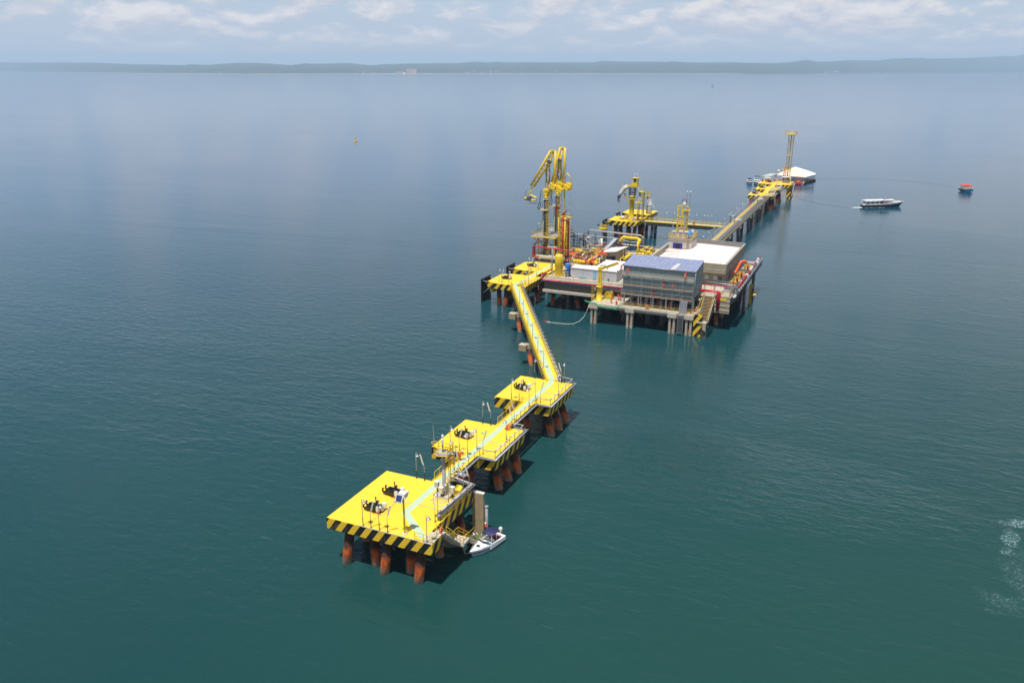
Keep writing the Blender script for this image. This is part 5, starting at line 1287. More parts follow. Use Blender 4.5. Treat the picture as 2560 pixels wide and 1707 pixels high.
MB().prism([(17.9, 112.3), (19.4, 112.3), (19.6, 112.8), (18.3, 112.8)], [ZL, ZL, 8.1, 8.1], [ZL + .05, ZL + .05, 8.15, 8.15]).build('panel', 'tray', t)
for a, b in (((17.75, 112.3), (18.25, 112.75)), ((19.5, 112.3), (19.7, 112.75))): MB().bar((a[0], a[1], ZL), (b[0], b[1], 8.5), 0.08).build('rail', 'galv', t)
MB().bar((18.1, 112.55, 7.2), (19.6, 112.55, 7.2), 0.07).bar((18.1, 112.6, 7.9), (19.6, 112.6, 7.9), 0.07).build('crossbar', 'galv', t)
# workers
GP = 'workers in orange overalls round the shed'
for lab, pose, x, y, z, rz, tp in [
    ('worker in orange overalls leaning out at the top left corner of the shed', 'bend', 3.0, 113.6, 13.95, 2.6, 'overall'),
    ('worker in orange overalls bending over at the left end of the top scaffold level', 'bend', 4.4, 113.4, 13.08, 1.6, 'overall'),
    ('worker in orange overalls at the right end of the top scaffold level', 'reach', 18.6, 113.5, 13.08, 3.1, 'overall'),
    ('worker in red-orange overalls on the middle scaffold level, left of two', 'stand', 13.7, 113.4, 10.58, 0.2, 'overallred'),
    ('worker in red-orange overalls on the middle scaffold level, right of two', 'stand', 16.0, 113.4, 10.58, -0.3, 'overallred'),
    ('worker in dark red overalls alone on the lowest scaffold level above the ladder', 'reach', 11.1, 113.4, 8.33, 3.0, 'overallred'),
    ('worker in orange overalls and white helmet, farthest back on the jetty near the yellow bin', 'walk', -1.0, 119.3, ZL, 0.4, 'overall'),
    ('worker in orange overalls on the low jetty, left one of the close pair', 'stand', 1.4, 117.6, ZL, 1.2, 'overall'),
    ('worker in orange overalls on the low jetty, right one of the close pair', 'stand', 2.1, 117.5, ZL, -1.4, 'overall'),
    ('worker in orange overalls nearest the green netting on the low jetty', 'bend', 0.5, 114.6, ZL, 0.6, 'overall'),
    ('worker in orange overalls crouching at the edge by the start of the jetty railing', 'crouch', 2.3, 113.4, ZL, 0.1, 'overall'),
    ('worker in orange overalls crouching against the front railing under the ladder', 'crouch', 10.4, 112.9, ZL, -1.2, 'overall'),
    ('worker in red-orange overalls in the shade under the shed, behind the ladder', 'walk', 12.4, 115.0, ZL, 0.3, 'overallred'),
    ('worker in red-orange overalls deep in the shade at the left under the shed', 'stand', 6.9, 115.6, ZL, 0.3, 'overallred'),
    ('worker with white helmet half hidden beside the jetty railing at the foot of the stairs', 'crouch', 21.0, 115.4, ZL, 1.4, 'overall')]:
    person(lab, pose, x, y, z, rz, tp, hat='white' if 'white helmet' in lab else 'overallred', group=GP)
t = thing('debris_heap', 'small heap of orange and yellow tools and sheeting at the jetty corner', 'tools', (20.2, 113.4, ZL))
for q in range(7): MB().cbox((19.6 + 0.28 * q, 113.2 + 0.25 * (q % 3), ZL + 0.12 + 0.05 * (q % 2)), (0.5, 0.2, 0.16), rz=q * 0.9).build('tool', ['orange', 'yellow', 'offwhite', 'redrust'][q % 4], t)
# ---------------------------------------------------------------- control building
cb = thing('control_building', 'large beige building with a sunken white ribbed roof', 'building', (15, 144, ZM))
MB().box(6.4, 132.0, ZM, 24.2, 157.6, 11.4).build('lower_wall', 'beigewall', cb)
MB().box(5.5, 130.0, 11.4, 25.1, 130.5, 13.85).build('front_fascia', 'beigewall', cb)
MB().box(24.6, 130.51, 11.4, 25.1, 158.4, 13.85).build('right_fascia', 'beigewall', cb)
MB().box(5.5, 157.9, 11.4, 24.59, 158.4, 14.1).build('back_parapet', 'parapet', cb)
MB().box(5.5, 130.51, 11.4, 5.8, 157.89, 14.1).build('left_parapet', 'beigewall', cb)
MB().box(5.81, 130.51, 11.2, 24.59, 157.89, 11.39).build('soffit', 'beigewall', cb)
MB().box(25.0, 130.0, 13.851, 25.2, 158.5, 13.93).build('coping', 'galv', cb)
MB().box(5.4, 130.4, 14.101, 5.9, 158.5, 14.17).build('coping', 'galv', cb)
rc = [(5.81, 130.51), (24.59, 130.51), (24.59, 157.89), (5.81, 157.89)]; rz_ = [12.9, 13.80, 12.75, 12.2]
MB().prism([(5.81, 130.51), (12.5, 130.51), (12.5, 157.89), (5.81, 157.89)], 12.0, [12.75, 13.80, 13.0, 12.2]).build('roof_deck', 'roofwhite', cb)
MB().prism([(12.501, 130.51), (24.59, 130.51), (24.59, 157.89), (12.501, 157.89)], 12.0, [13.80, 13.72, 12.75, 13.0]).build('roof_deck', 'roofwhite', cb)
MB().prism([(12.4, 130.5), (12.6, 130.5), (12.6, 147.9), (12.4, 147.9)], [13.7, 13.7, 13.2, 13.2], [13.9, 13.9, 13.4, 13.4]).build('ridge_cap', 'white', cb)
for k in range(30):
    y_ = 130.9 + k * 0.9; f0 = (y_ - 130.51) / 27.38
    za_, zb_, zc_ = 12.75 - 0.55 * f0, 13.80 - 0.80 * f0, 13.72 - 0.97 * f0
    for x0_, x1_, p_, q_ in ((5.82, 12.49, za_, zb_), (12.51, 24.58, zb_, zc_)):
        MB().prism([(x0_, y_), (x1_, y_), (x1_, y_ + 0.13), (x0_, y_ + 0.13)], [p_ - .02, q_ - .02, q_ - .02, p_ - .02], [p_ + 0.07, q_ + 0.07, q_ + 0.07, p_ + 0.07]).build('roof_rib', 'roofwhite', cb)
for x_ in (12.5, 14.0, 16.5, 18.8, 23.4): MB().cyl((x_, 131.0, 13.3), (x_, 131.0, 15.6), 0.025, n=4).build('lightning_rod', 'darksteel', cb)
for q, (x_, w_) in enumerate(((21.8, 0.9), (19.6, 0.9))):
    f = MB().box(x_, 131.9, 9.4, x_ + w_, 131.998, 10.4).build('window', 'white', cb); MB().box(x_ + .08, 131.86, 9.48, x_ + w_ - .08, 131.899, 10.32).build('pane', 'hullpale', f)
MB().box(20.6, 129.2, 12.5, 25.0, 129.3, 12.62).box(20.6, 129.3, 12.4, 20.7, 129.98, 12.6).box(24.9, 129.3, 12.4, 25.0, 129.98, 12.6).build('bracket_rail', 'galv', cb)
MB().box(23.0, 131.9, ZM, 23.9, 131.99, 10.2).build('door', 'darksteel', cb); MB().box(24.21, 140.0, ZM, 24.28, 141.2, 10.3).build('door', 'darkred', cb)
for y_ in (133.5, 136.5, 144.0, 147.5, 151.0): f = MB().box(24.21, y_, 9.4, 24.27, y_ + 1.4, 10.4).build('window', 'galv', cb); MB().box(24.271, y_ + .1, 9.5, 24.29, y_ + 1.3, 10.3).build('pane', 'glass', f)
for y_ in (130.9, 139.0, 149.0, 157.0): MB().cyl((24.9, y_, ZM), (24.9, y_, 11.4), 0.09, n=7).build('downpipe', 'greypipe', cb)
for x_ in (8.0, 11.5, 15.0, 18.5, 22.0): MB().box(x_, 129.975, 11.42, x_ + 0.04, 129.998, 13.8).build('wall_joint', 'darkwall', cb)
for y_ in (134, 138, 142, 146, 150, 154): MB().box(25.102, y_, 11.42, 25.12, y_ + 0.05, 13.8).build('wall_joint', 'darkwall', cb)
MB().cyl((3.3, 113.8, 15.08), (21.0, 113.8, 15.08), 0.11, n=7).build('gutter', 'tray', sh); MB().cyl((20.95, 113.85, 8.8), (20.95, 113.85, 15.0), 0.08, n=6).build('downpipe', 'tray', sh)
ph = thing('penthouse', 'small beige plant room with blue shutters on the roof of the white-roofed building', 'building', (9, 151, 13))
MB().box(5.95, 148.0, 12.4, 12.3, 154.4, 15.2).build('walls', 'penthouse', ph)
MB().box(5.8, 147.85, 15.201, 12.45, 154.55, 15.9).build('parapet', 'beigewall', ph)
MB().box(7.2, 147.8, 13.0, 9.8, 147.99, 14.6).build('shutter_frame', 'royal', ph)
MB().box(8.0, 147.72, 13.1, 9.1, 147.795, 14.4).build('opening', 'black', ph)
MB().box(5.0, 144.5, 12.75, 12.5, 147.8, 13.0).build('canopy', 'offwhite', ph)
for k in range(9): MB().box(10.9, 147.66, 12.9 + k * 0.33, 11.6, 147.78, 12.98 + k * 0.33).build('rung', 'wood', ph)
railing('yellow railing round the top of the blue-shuttered plant room', [(5.9, 154.3, 15.9), (5.9, 147.95, 15.9), (12.35, 147.95, 15.9), (12.35, 154.4, 15.9), (5.9, 154.3, 15.9)], gap=1.2, near=True, r=0.045)
for i, (x_, y_) in enumerate(((7.0, 149.6), (8.7, 150.3), (10.2, 150.2))):
    t = thing('air_conditioner', ['left', 'middle', 'right'][i] + ' air conditioning unit on the plant room roof', 'air conditioner', (x_, y_, 15.9), 0, 'air conditioning units on the plant room')
    MB().cbox((x_, y_, 16.75), (1.2, 1.0, 1.5)).build('case', 'offwhite', t); MB().cbox((x_, y_ - 0.52, 16.8), (0.95, 0.03, 1.1)).build('grille', 'violet', t)
t = thing('satellite_dish', 'small white dish on the plant room roof', 'dish', (11.6, 151.8, 16)); MB().cyl((11.6, 151.8, 15.9), (11.6, 151.8, 17.3), 0.05, n=5).build('post', 'galv', t)
MB().lathe([(0.05, 0.12), (0.3, 0.05), (0.42, -0.06), (0.4, -0.08)], (11.6, 151.6, 17.6), 14, 'y').build('dish', 'white', t)
person('person in blue jacket and dark trousers standing on the plant room roof', 'stand', 10.9, 148.8, 15.9, 0.2, 'blue', 'trousers', 'white')
t = thing('equipment_cover', 'bright blue tarpaulin-covered machine on the plant room roof', 'machine', (11.0, 150.2, 15.9))
MB().lathe([(0.75, 0), (0.8, 0.5), (0.7, 1.2), (0.35, 1.6), (0.0, 1.7)], (11.2, 150.0, 15.9), 12).build('cover', 'blue', t); MB().cbox((11.2, 150.0, 16.0), (1.6, 1.4, 0.2)).build('base', 'darksteel', t)
# yellow frame tower on the plant room
def lattice(t, x, y, z0, z1, w0, w1, n, mat, r=0.06, legs=True, square=True, name='bracing'):
    for sx in (-1, 1):
        for sy in (-1, 1): MB().bar((x + sx * w0 / 2, y + sy * w0 / 2, z0), (x + sx * w1 / 2, y + sy * w1 / 2, z1), r * 1.5).build('leg', mat, t)
    for k in range(n):
        mb = MB(); a = k / n; b = (k + 1) / n; za, zb = z0 + (z1 - z0) * a, z0 + (z1 - z0) * b; wa, wb = (w0 + (w1 - w0) * a) / 2, (w0 + (w1 - w0) * b) / 2
        C4 = [(-1, -1), (1, -1), (1, 1), (-1, 1)]
        for i in range(4):
            p, q = C4[i], C4[(i + 1) % 4]
            mb.bar((x + p[0] * wa, y + p[1] * wa, za), (x + q[0] * wb, y + q[1] * wb, zb), r).bar((x + p[0] * wb, y + p[1] * wb, zb), (x + q[0] * wb, y + q[1] * wb, zb), r)
            mb.bar((x + q[0] * wa, y + q[1] * wa, za), (x + p[0] * wb, y + p[1] * wb, zb), r)
        mb.build(name, mat, t)
t = thing('gangway_tower', 'yellow framework hoist tower with a grey mast rising behind the plant room', 'tower', (7.6, 155.6, ZM))
for x_ in (6.3, 7.5): MB().bar((x_, 155.6, ZM), (x_, 155.6, 23.6), 0.35).build('leg', 'yellow', t)
MB().bar((9.0, 155.9, ZM), (9.0, 155.9, 23.4), 0.3).build('leg', 'oldyellow', t)
MB().box(8.1, 155.3, ZM, 8.8, 156.0, 23.0).build('mast', 'greypipe', t)
for z_ in (16.6, 17.4, 18.2, 19.0, 20.4, 23.5): MB().box(6.1, 155.35, z_, 9.2, 155.45, z_ + 0.25).build('crossbar', 'yellow', t)
for k in range(5): MB().bar((6.3, 155.2, 16.6 + k * 1.4), (7.5, 155.2, 18.0 + k * 1.4), 0.12).build('brace', 'oldyellow', t)
for k in range(9): MB().box(8.9, 155.0, 17 + k * 0.7, 9.5, 155.1, 17.1 + k * 0.7).build('rung', 'yellow', t)
MB().box(7.7, 154.9, 22.4, 9.6, 156.6, 22.55).build('top_platform', 'yellow', t)
MB().torus((8.0, 155.3, 25.0), 0.55, 0.1, 'y', 16, 6).build('hose_reel_ring', 'darkred', t)
MB().cyl((8.0, 155.1, 24.4), (8.0, 155.6, 24.4), 0.42, n=12).cyl((8.0, 155.4, 23.6), (8.0, 155.4, 24.4), 0.12, n=6).build('water_monitor', 'white', t)
for x_ in (8.5, 9.4):
    MB().cyl((x_, 155.9, 23.4), (x_, 155.9, 27.8), 0.04, n=5).build('aerial', 'darksteel', t); MB().lathe([(0, -0.22), (0.2, -0.1), (0.2, 0.1), (0, 0.22)], (x_, 155.9, 27.6), 8).build('lamp', 'white', t)
# ---------------------------------------------------------------- loading arms
def loading_arm(label, x, y, lean, apex, elbow, out_tip, coupler=True, cw=(2.0, 28.1), mast_dx=0.9):
    """riser column with rings, slewing head, inboard lattice to the apex, outboard lattice down to the coupler (all in the x-z plane of y)"""
    t = thing('loading_crane', label, 'loading arm', (x, y, ZM), 0, 'yellow marine loading arms')
    MB().cyl((x, y, ZM), (x, y, 24.2), 0.66, n=16).build('riser', 'girderdark', t)
    for k in range(38):
        z_ = ZM + 0.5 + k * 0.42
        MB().cyl((x + 0.52, y - 0.2, z_), (x + 0.52, y - 0.2, z_ + 0.09), 0.55, n=12).build('ring', 'yellow', t)
    MB().cyl((x - 0.9, y + 0.2, ZM), (x - 0.9, y + 0.2, 21.5), 0.1, n=8).build('side_pipe', 'oldyellow', t)
    for dx in (-1.35, 1.15): MB().bar((x + dx, y + 0.5, ZM), (x + dx, y + 0.5, 27.0), 0.12).build('support_leg', 'galv', t)
    MB().box(x - 1.7, y - 0.9, 21.3, x + 1.1, y + 0.9, 21.5).build('ring_platform', 'galv', t)
    MB().box(x - 1.6, y - 0.95, 21.1, x + 0.6, y - 0.85, 21.3).build('platform_edge', 'yellow', t)
    MB().box(x - 0.9, y - 0.8, 24.2, x + 0.9, y + 0.8, 24.45).build('slew_base', 'galv', t)
    MB().cyl((x, y, 24.45), (x, y, 25.4), 0.75, 0.55, 12).cyl((x, y - 0.6, 26.0), (x, y + 0.9, 26.0), 0.6, n=14).build('slew_joint', 'yellow', t)
    MB().box(x - 0.85, y - 0.7, 26.6, x + 1.0, y + 0.6, 27.2).build('head_frame', 'yellow', t)
    ax, az = apex; ex, ez = elbow; ox, oz = out_tip
    # main post to the apex: twin tube
    MB().tube([(x + mast_dx + 0.8, y, 27.0), (ax + 0.6, y, 33.5), (ax + 0.65, y, az)], 0.36, 8).build('inboard_pipe', 'yellow', t)
    MB().tube([(x - 0.5, y + 0.5, 27.0), (x - 0.3, y + 0.5, 34.6)], 0.2, 6).tube([(x + 0.6, y + 0.5, 27.0), (x + 0.7, y + 0.5, 35.0)], 0.2, 6).build('inboard_leg', 'yellow', t)
    mb = MB()
    for k in range(5):
        z_ = 27.5 + k * 1.45; mb.bar((x - 0.5, y + 0.5, z_), (x + 0.65, y + 0.5, z_ + 1.4), 0.1).bar((x + 0.6, y + 0.5, z_), (x - 0.4, y + 0.5, z_ + 1.4), 0.08)
    mb.build('inboard_bracing', 'oldyellow', t)
    MB().bar((ax - 1.0, y, az + 0.1), (ax + 0.9, y, az + 0.1), 0.4, 0.3).build('apex_beam', 'yellow', t)
    # outboard lattice: two upper chords and one lower
    A1 = Vector((ax - 0.8, y - 0.35, az)); A2 = Vector((ax - 0.2, y + 0.35, az - 0.2)); B1_ = Vector((ox, y - 0.35, oz)); B2_ = Vector((ox + 1.0, y - 0.1, oz - 0.15)); B3 = Vector((ox + 0.8, y + 0.6, oz))
    M_ = Vector((ex, y, ez))
    MB().tube([A1, B1_], 0.30, 6).build('outboard_chord', 'yellow', t)
    MB().tube([A2, M_, B2_], 0.30, 6).build('outboard_chord', 'yellow', t)
    MB().tube([M_ + Vector((0, 0.5, -0.3)), B3], 0.17, 6).build('outboard_chord', 'oldyellow', t)
    for k in range(9):
        u_ = (k + 0.5) / 9
        p = A1.lerp(B1_, u_)
        q = A2.lerp(M_, u_ / 0.32) if u_ < 0.32 else M_.lerp(B2_, (u_ - 0.32) / 0.68)
        MB().tube([p, q], 0.15, 5).build('lattice_bar', 'yellow', t)
        q2 = (A2.lerp(M_, min(1, (u_ + .08) / 0.32)) if u_ < 0.26 else M_.lerp(B2_, (u_ + .08 - 0.32) / 0.68))
        MB().tube([p, q2], 0.09, 5).build('lattice_bar', 'yellow', t)
    MB().cyl((ex - 0.2, y - 0.5, ez), (ex - 0.2, y + 0.5, ez), 0.55, n=14).build('sheave', 'darksteel', t)
    # counterweight
    MB().cbox((x + cw[0], y - 0.2, cw[1]), (2.0, 1.3, 1.35), ry=0.45).build('counterweight', 'yellow', t)
    MB().cbox((x + cw[0] + 1.9, y + 0.1, cw[1] - 0.75), (2.0, 1.1, 1.25), ry=0.5).build('counterweight', 'yellow', t)
    MB().bar((x + 0.6, y, 25.2), (x + cw[0] + 0.4, y, cw[1]), 0.5, 0.5).build('counterweight_beam', 'oldyellow', t)
    MB().tube([(x + 0.3, y - 0.5, 34.3), (x + 0.15, y - 0.6, 30.6), (x + 0.4, y - 0.6, 29.3), (x + 0.8, y - 0.6, 29.0), (x + 1.2, y - 0.6, 29.5), (x + 1.2, y - 0.5, 32.8)], 0.13, 6).build('hose', 'rubber', t)
    MB().tube([(x - 1.3, y - 0.8, 26.9), (x - 1.7, y - 0.9, 23.5), (x - 2.3, y - 0.9, 21.9), (x - 1.9, y - 0.9, 21.3), (x - 1.5, y - 0.8, 22.0), (x - 1.45, y - 0.8, 23.4)], 0.12, 6).build('hose', 'rubber', t)
    if coupler:
        c = Vector((ox + 0.3, y, oz - 0.4))
        MB().tube([c, c + Vector((-0.6, 0, -1.6)), c + Vector((-1.0, 0, -2.2))], 0.22, 7).build('drop_pipe', 'yellow', t)
        MB().tube([c + Vector((-0.9, 0, -2.2)), c + Vector((0.4, 0.2, -2.7)), c + Vector((1.2, 0.2, -3.0)), c + Vector((1.1, 0, -3.7)), c + Vector((0.1, 0, -3.9)), c + Vector((-1.0, 0, -3.4)), c + Vector((-2.1, 0, -3.4))], 0.24, 7).build('coupler_pipe', 'yellow', t)
        MB().cyl(c + Vector((-1.6, 0, -3.4)), c + Vector((-2.3, 0, -3.4)), 0.5, n=12).build('coupler', 'oldyellow', t)
        MB().cbox(c + Vector((-0.9, 0, -3.4)), (1.2, 0.8, 1.2)).build('coupler_block', 'darksteel', t)
        mb = MB(); q = c + Vector((0.1, 0, -4.7))
        for s_ in (-0.7, 0.7): mb.tube([q + Vector((-1.1, s_, 1.0)), q + Vector((-1.1, s_, 0)), q + Vector((1.1, s_, 0)), q + Vector((1.1, s_, 1.0))], 0.05, 5)
        mb.tube([q + Vector((-1.1, -.7, 0)), q + Vector((-1.1, .7, 0))], 0.05, 5); mb.tube([q + Vector((1.1, -.7, 0)), q + Vector((1.1, .7, 0))], 0.05, 5)
        mb.build('guard_frame', 'greypipe', t)
        MB().tube([c + Vector((-1.3, 0, 0.1)), c + Vector((-2.0, 0, -1.4)), c + Vector((-2.0, 0, -2.8)), c + Vector((-1.2, 0, -3.3))], 0.09, 5).build('hose', 'violet', t)
        MB().tube([c + Vector((-2.0, 0, -0.1)), c + Vector((0.4, 0, -0.1))], 0.06, 5).tube([c + Vector((-2.0, 0, -0.1)), c + Vector((-2.0, 0, -1.8))], 0.05, 5).build('guard_bar', 'galv', t)
    return t
loading_arm('yellow loading arm, lattice boom stretched out left, coupler hanging at its tip', -30.2, 147.0, 0, (-28.2, 38.0), (-29.2, 34.9), (-34.9, 27.9))
loading_arm('taller-looking loading arm folded upright behind and right of the other one', -29.8, 155.0, 0, (-28.4, 38.2), (-29.2, 34.5), (-31.6, 28.2), coupler=False, cw=(0.6, 27.6), mast_dx=0.6)
t = thing('counterweight_box', 'bright yellow box hanging from a triangular yellow hanger behind the second arm', 'counterweight', (-26.6, 155.6, 26))
MB().cbox((-26.6, 155.6, 27.1), (1.7, 1.2, 1.9), ry=0.3).build('box', 'yellow', t)
MB().tube([(-27.6, 155.6, 28.0), (-27.9, 155.6, 29.4), (-27.0, 155.6, 30.8), (-25.6, 155.6, 29.2), (-25.8, 155.6, 27.8)], 0.13, 6).build('hanger', 'yellow', t)
MB().bar((-27.9, 155.6, 16), (-27.9, 155.6, 28.2), 0.3).build('post', 'oldyellow', t)
for q in range(3): MB().cbox((-25.9, 155.9, 22.6 + q * 0.6), (0.7, 0.7, 0.04)).build('cage_ring', 'galv', t)
MB().bar((-26.2, 155.9, 15), (-26.2, 155.9, 24.6), 0.05).bar((-25.7, 155.9, 15), (-25.7, 155.9, 24.6), 0.05).build('ladder_stile', 'galv', t)
t = thing('orange_windsock', 'orange windsock hanging between the two loading arms', 'windsock', (-28.2, 150, 20)); MB().cyl((-28.3, 150, 19.2), (-28.1, 150, 22.2), 0.16, 0.36, 8).build('sock', 'orangered', t); MB().cyl((-28.0, 150, ZM), (-28.0, 150, 22.4), 0.05, n=5).build('pole', 'galv', t)
# service platform round the arms
t = thing('arm_platform', 'raised steel service platform on yellow legs round the loading arms', 'platform', (-31, 150, ZM))
MB().prism([(-34.2, 145.4), (-26.5, 145.4), (-26.5, 159.5), (-34.2, 159.5)], 13.6, 13.75).build('grating', 'greypipe', t)
for a, b in (((-34.2, 145.4), (-26.5, 145.4)), ((-34.2, 145.4), (-34.2, 159.5)), ((-26.5, 145.4), (-26.5, 159.5))): MB().bar((a[0], a[1], 13.45), (b[0], b[1], 13.45), 0.25, 0.3).build('edge_beam', 'yellow', t)
for x_ in (-32.3, -27.2):
    for y_ in (146.2, 152.5, 158.8):
        MB().bar((x_, y_, ZM), (x_, y_, 13.4), 0.36).build('leg', 'oldyellow', t)
        MB().bar((x_ - 1.6 if x_ < -30 else x_, y_, 13.3), (x_, y_, 11.6), 0.2).build('strut', 'oldyellow', t)
MB().bar((-32.3, 146.2, 8.6), (-29.5, 146.2, 13.2), 0.15).build('brace', 'concretelight', t); MB().bar((-32.3, 146.2, 13.2), (-29.5, 146.2, 8.6), 0.15).build('brace', 'darksteel', t)
railing('yellow and grey railing on the raised platform round the loading arms', [(-26.6, 145.5, 13.75), (-34.1, 145.5, 13.75), (-34.1, 159.4, 13.75), (-26.6, 159.4, 13.75)], mat='oldyellow', gap=1.4, near=True, r=0.035)
bell.place((-32.8, 147.0, 13.75), 0.5, 'small lamp post standing on the raised platform left of the arms', 'lamps on the service platform')
pipeline('black arched pipe at the seaward corner under the loading arms', [(-32.8, 141.8 + 3, 7.6), (-32.8, 144.8, 11.3), (-32.3, 145.0, 12.1), (-31.0, 145.2, 12.5), (-29.4, 145.4, 12.6)], 0.28, 'darksteel')
pipeline('bright red pipe loop at the left edge below the arms', [(-30.9, 143.8, 8.0), (-32.5, 143.2, 8.0), (-32.5, 143.0, 11.0), (-31.9, 143.0, 11.2), (-22.4, 143.2, 10.7), (-20.0, 143.2, 10.5)], 0.19, 'red', flanges=3.0)
pipeline('bright red pipe slanting across the deck behind the yellow tank', [(-19.2, 131.0, 10.0), (-19.2, 139.5, 10.0), (-16.5, 139.0, 10.0), (-14.2, 137.0, 10.0), (-14.2, 136.9, 8.1)], 0.13, 'red', flanges=2.5)
pipeline('red pipe stub between the lamp standard and the yellow tank', [(-18.9, 127.0, 8.9), (-17.2, 127.2, 8.9), (-16.2, 127.2, 8.2)], 0.16, 'red', flanges=1.0)
# access tower with red risers
t = thing('access_tower', 'yellow lattice stair tower with tall dark red pipes beside the loading arms', 'tower', (-24.2, 147, ZM))
lattice(t, -24.4, 147.4, ZM, 19.4, 2.2, 2.2, 6, 'oldyellow', 0.13)
for x_, m_ in ((-25.9, 'oldyellow'), (-24.6, 'redrust'), (-23.9, 'yellow')): MB().cyl((x_, 146.0, ZM), (x_, 146.0, 19.5), 0.2, n=8).build('riser_pipe', m_, t)
MB().tube([(-22.9, 146.0, ZM), (-22.9, 146.0, 18.6), (-23.3, 146.0, 18.9), (-24.6, 146.0, 18.9), (-24.7, 146.0, 19.6)], 0.24, 8).build('riser_pipe', 'darkred', t)
MB().bar((-22.4, 146.2, ZM), (-22.4, 146.2, 20.0), 0.14).build('corner_post', 'offwhite', t)
for z_ in (11.8, 15.6, 19.4): MB().box(-25.9, 146.2, z_, -22.6, 148.8, z_ + 0.12).build('landing', 'oldyellow', t)
for k in range(3): MB().bar((-25.2, 147.6, ZM + 0.2 + k * 3.8), (-23.2, 147.6, ZM + 3.9 + k * 3.8), 0.7, 0.15).build('stair_flight', 'oldyellow', t)
MB().cbox((-24.8, 147.2, 20.3), (0.9, 0.9, 0.9)).build('monitor_base', 'darkred', t); MB().cyl((-24.8, 147.2, 20.7), (-23.4, 146.5, 21.6), 0.2, 0.13, 8).build('monitor', 'darkred', t)
for q in range(3): MB().lathe([(0, -0.15), (0.17, 0), (0, 0.15)], (-25.6 + q * 1.3, 146.1, 21.5 - q * 0.3), 7).build('floodlight', 'white', t)
railing('oldish yellow railing on top of the access tower', [(-25.9, 146.2, 19.5), (-22.5, 146.2, 19.5), (-22.5, 148.8, 19.5)], mat='oldyellow', gap=0.9, near=True, r=0.035)
pipeline('fat yellow header pipe behind the access tower', [(-22.4, 149.3, 9.6), (-20.2, 149.3, 9.6), (-18.6, 149.3, 9.0)], 0.55, 'yellow', flanges=1.6)
t = thing('pump', 'round orange pump body behind the red slanting pipe', 'pump', (-20.9, 145.2, ZM))
MB().cyl((-21.9, 145.0, 9.2), (-20.2, 145.5, 9.5), 0.55, n=12).build('body', 'orange', t); MB().cyl((-20.2, 145.5, 9.5), (-19.4, 145.7, 9.6), 0.75, n=12).cyl((-21.0, 145.2, ZM), (-21.0, 145.2, 9.0), 0.3, n=8).build('flange', 'orangered', t)
MB().box(-22.0, 144.7, ZM, -19.6, 146.1, ZM + 0.3).build('base', 'galv', t)
# ---------------------------------------------------------------- process piping on the deck
pipeline('fat yellow pipe header with ribs crossing in front of the davit', [(-18.0, 137.5, 9.3), (-11.3, 137.4, 9.3), (-10.8, 137.6, 9.0)], 0.42, 'yellow', flanges=0.9, supports=2.0, z0=ZM, smat='darksteel')
pipeline('yellow pipe running back from the ribbed header toward the shelter', [(-13.9, 138.6, 9.4), (-13.7, 145.0, 9.6), (-13.5, 152.0, 9.6)], 0.32, 'yellow', flanges=1.8, supports=2.5, z0=ZM, smat='darksteel', valves=4, vmat='yellow')
pipeline('second yellow pipe just right of the first, running back to the shelter', [(-12.2, 138.6, 9.2), (-12.1, 143.0, 9.2), (-11.9, 149.0, 9.2)], 0.28, 'yellow', flanges=1.6, supports=2.5, z0=ZM, smat='darksteel', valves=3, vmat='yellow')
pipeline('long red pipe running back across the deck through the grey pipework', [(-16.2, 142.0, 9.6), (-16.1, 160.8, 9.8), (-14.0, 161.2, 9.8), (-1.5, 161.2, 9.8)], 0.12, 'red', flanges=2.4, supports=3, z0=ZM, smat='darksteel')
pipeline('short dark red riser and drop before the grey room', [(-16.6, 130.5, ZM), (-16.6, 130.5, 9.6), (-14.6, 130.5, 9.6), (-14.6, 131.5, ZM)], 0.14, 'darkred')
pipeline('big yellow gooseneck pipe bending down behind the shelter roof', [(-11.6, 160.0, 10.4), (-11.3, 160.3, 12.0), (-10.6, 160.3, 12.4), (-6.2, 160.0, 12.4), (-5.4, 159.4, 12.2), (-5.4, 158.0, 11.0), (-5.4, 157.6, 9.6), (-5.4, 157.5, ZM)], 0.45, 'yellow', n=10, flanges=2.5)
pipeline('yellow pipe lying diagonally between shelter and shed roof', [(-4.6, 142.0, 10.2), (-4.8, 147.5, 10.2), (-4.6, 151.0, 9.4)], 0.42, 'yellow', n=10)
G2 = 'yellow valve stations behind the shelter'
for i, (x, y) in enumerate([(-3.6, 155.0), (-1.6, 157.4), (-3.2, 159.0), (0.6, 155.6), (-0.9, 152.6)]):
    t = thing('valve_station', ['yellow valve cluster nearest the gooseneck pipe', 'yellow valve cluster second from the gooseneck pipe', 'yellow valve cluster farthest back behind the shelter', 'yellow valve cluster beside the sunken roof wall', 'yellow valve cluster in front of the others behind the shed roof'][i], 'valve', (x, y, ZM), 0, G2)
    MB().tube([(x - 1.6, y, 9.0), (x + 1.2, y + 0.2, 9.0), (x + 1.6, y + 0.2, 8.6), (x + 1.6, y + 0.2, ZM)], 0.33, 8).build('body_pipe', 'yellow', t)
    MB().tube([(x - 0.2, y, 9.0), (x - 0.2, y, 10.2), (x + 0.6, y + 0.6, 10.4)], 0.26, 8).build('branch_pipe', 'yellow', t)
    for q in range(4): MB().cyl((x - 1.4 + q * 0.75, y, 9.0), (x - 1.25 + q * 0.75, y, 9.0), 0.52, n=10).build('flange', 'yellow' if q % 2 else 'oldyellow', t)
    v = MB().cyl((x - 0.9, y - 0.1, 9.3), (x - 0.9, y - 0.1, 10.4), 0.12, n=6).build('stem', 'darksteel', t); MB().torus((x - 0.9, y - 0.1, 10.4), 0.35, 0.06, 'z', 12, 5).build('handwheel', 'oldyellow', v)
G3 = 'grey vertical valve assemblies in the pipe maze'
rg = random.Random(11); cnt = 0
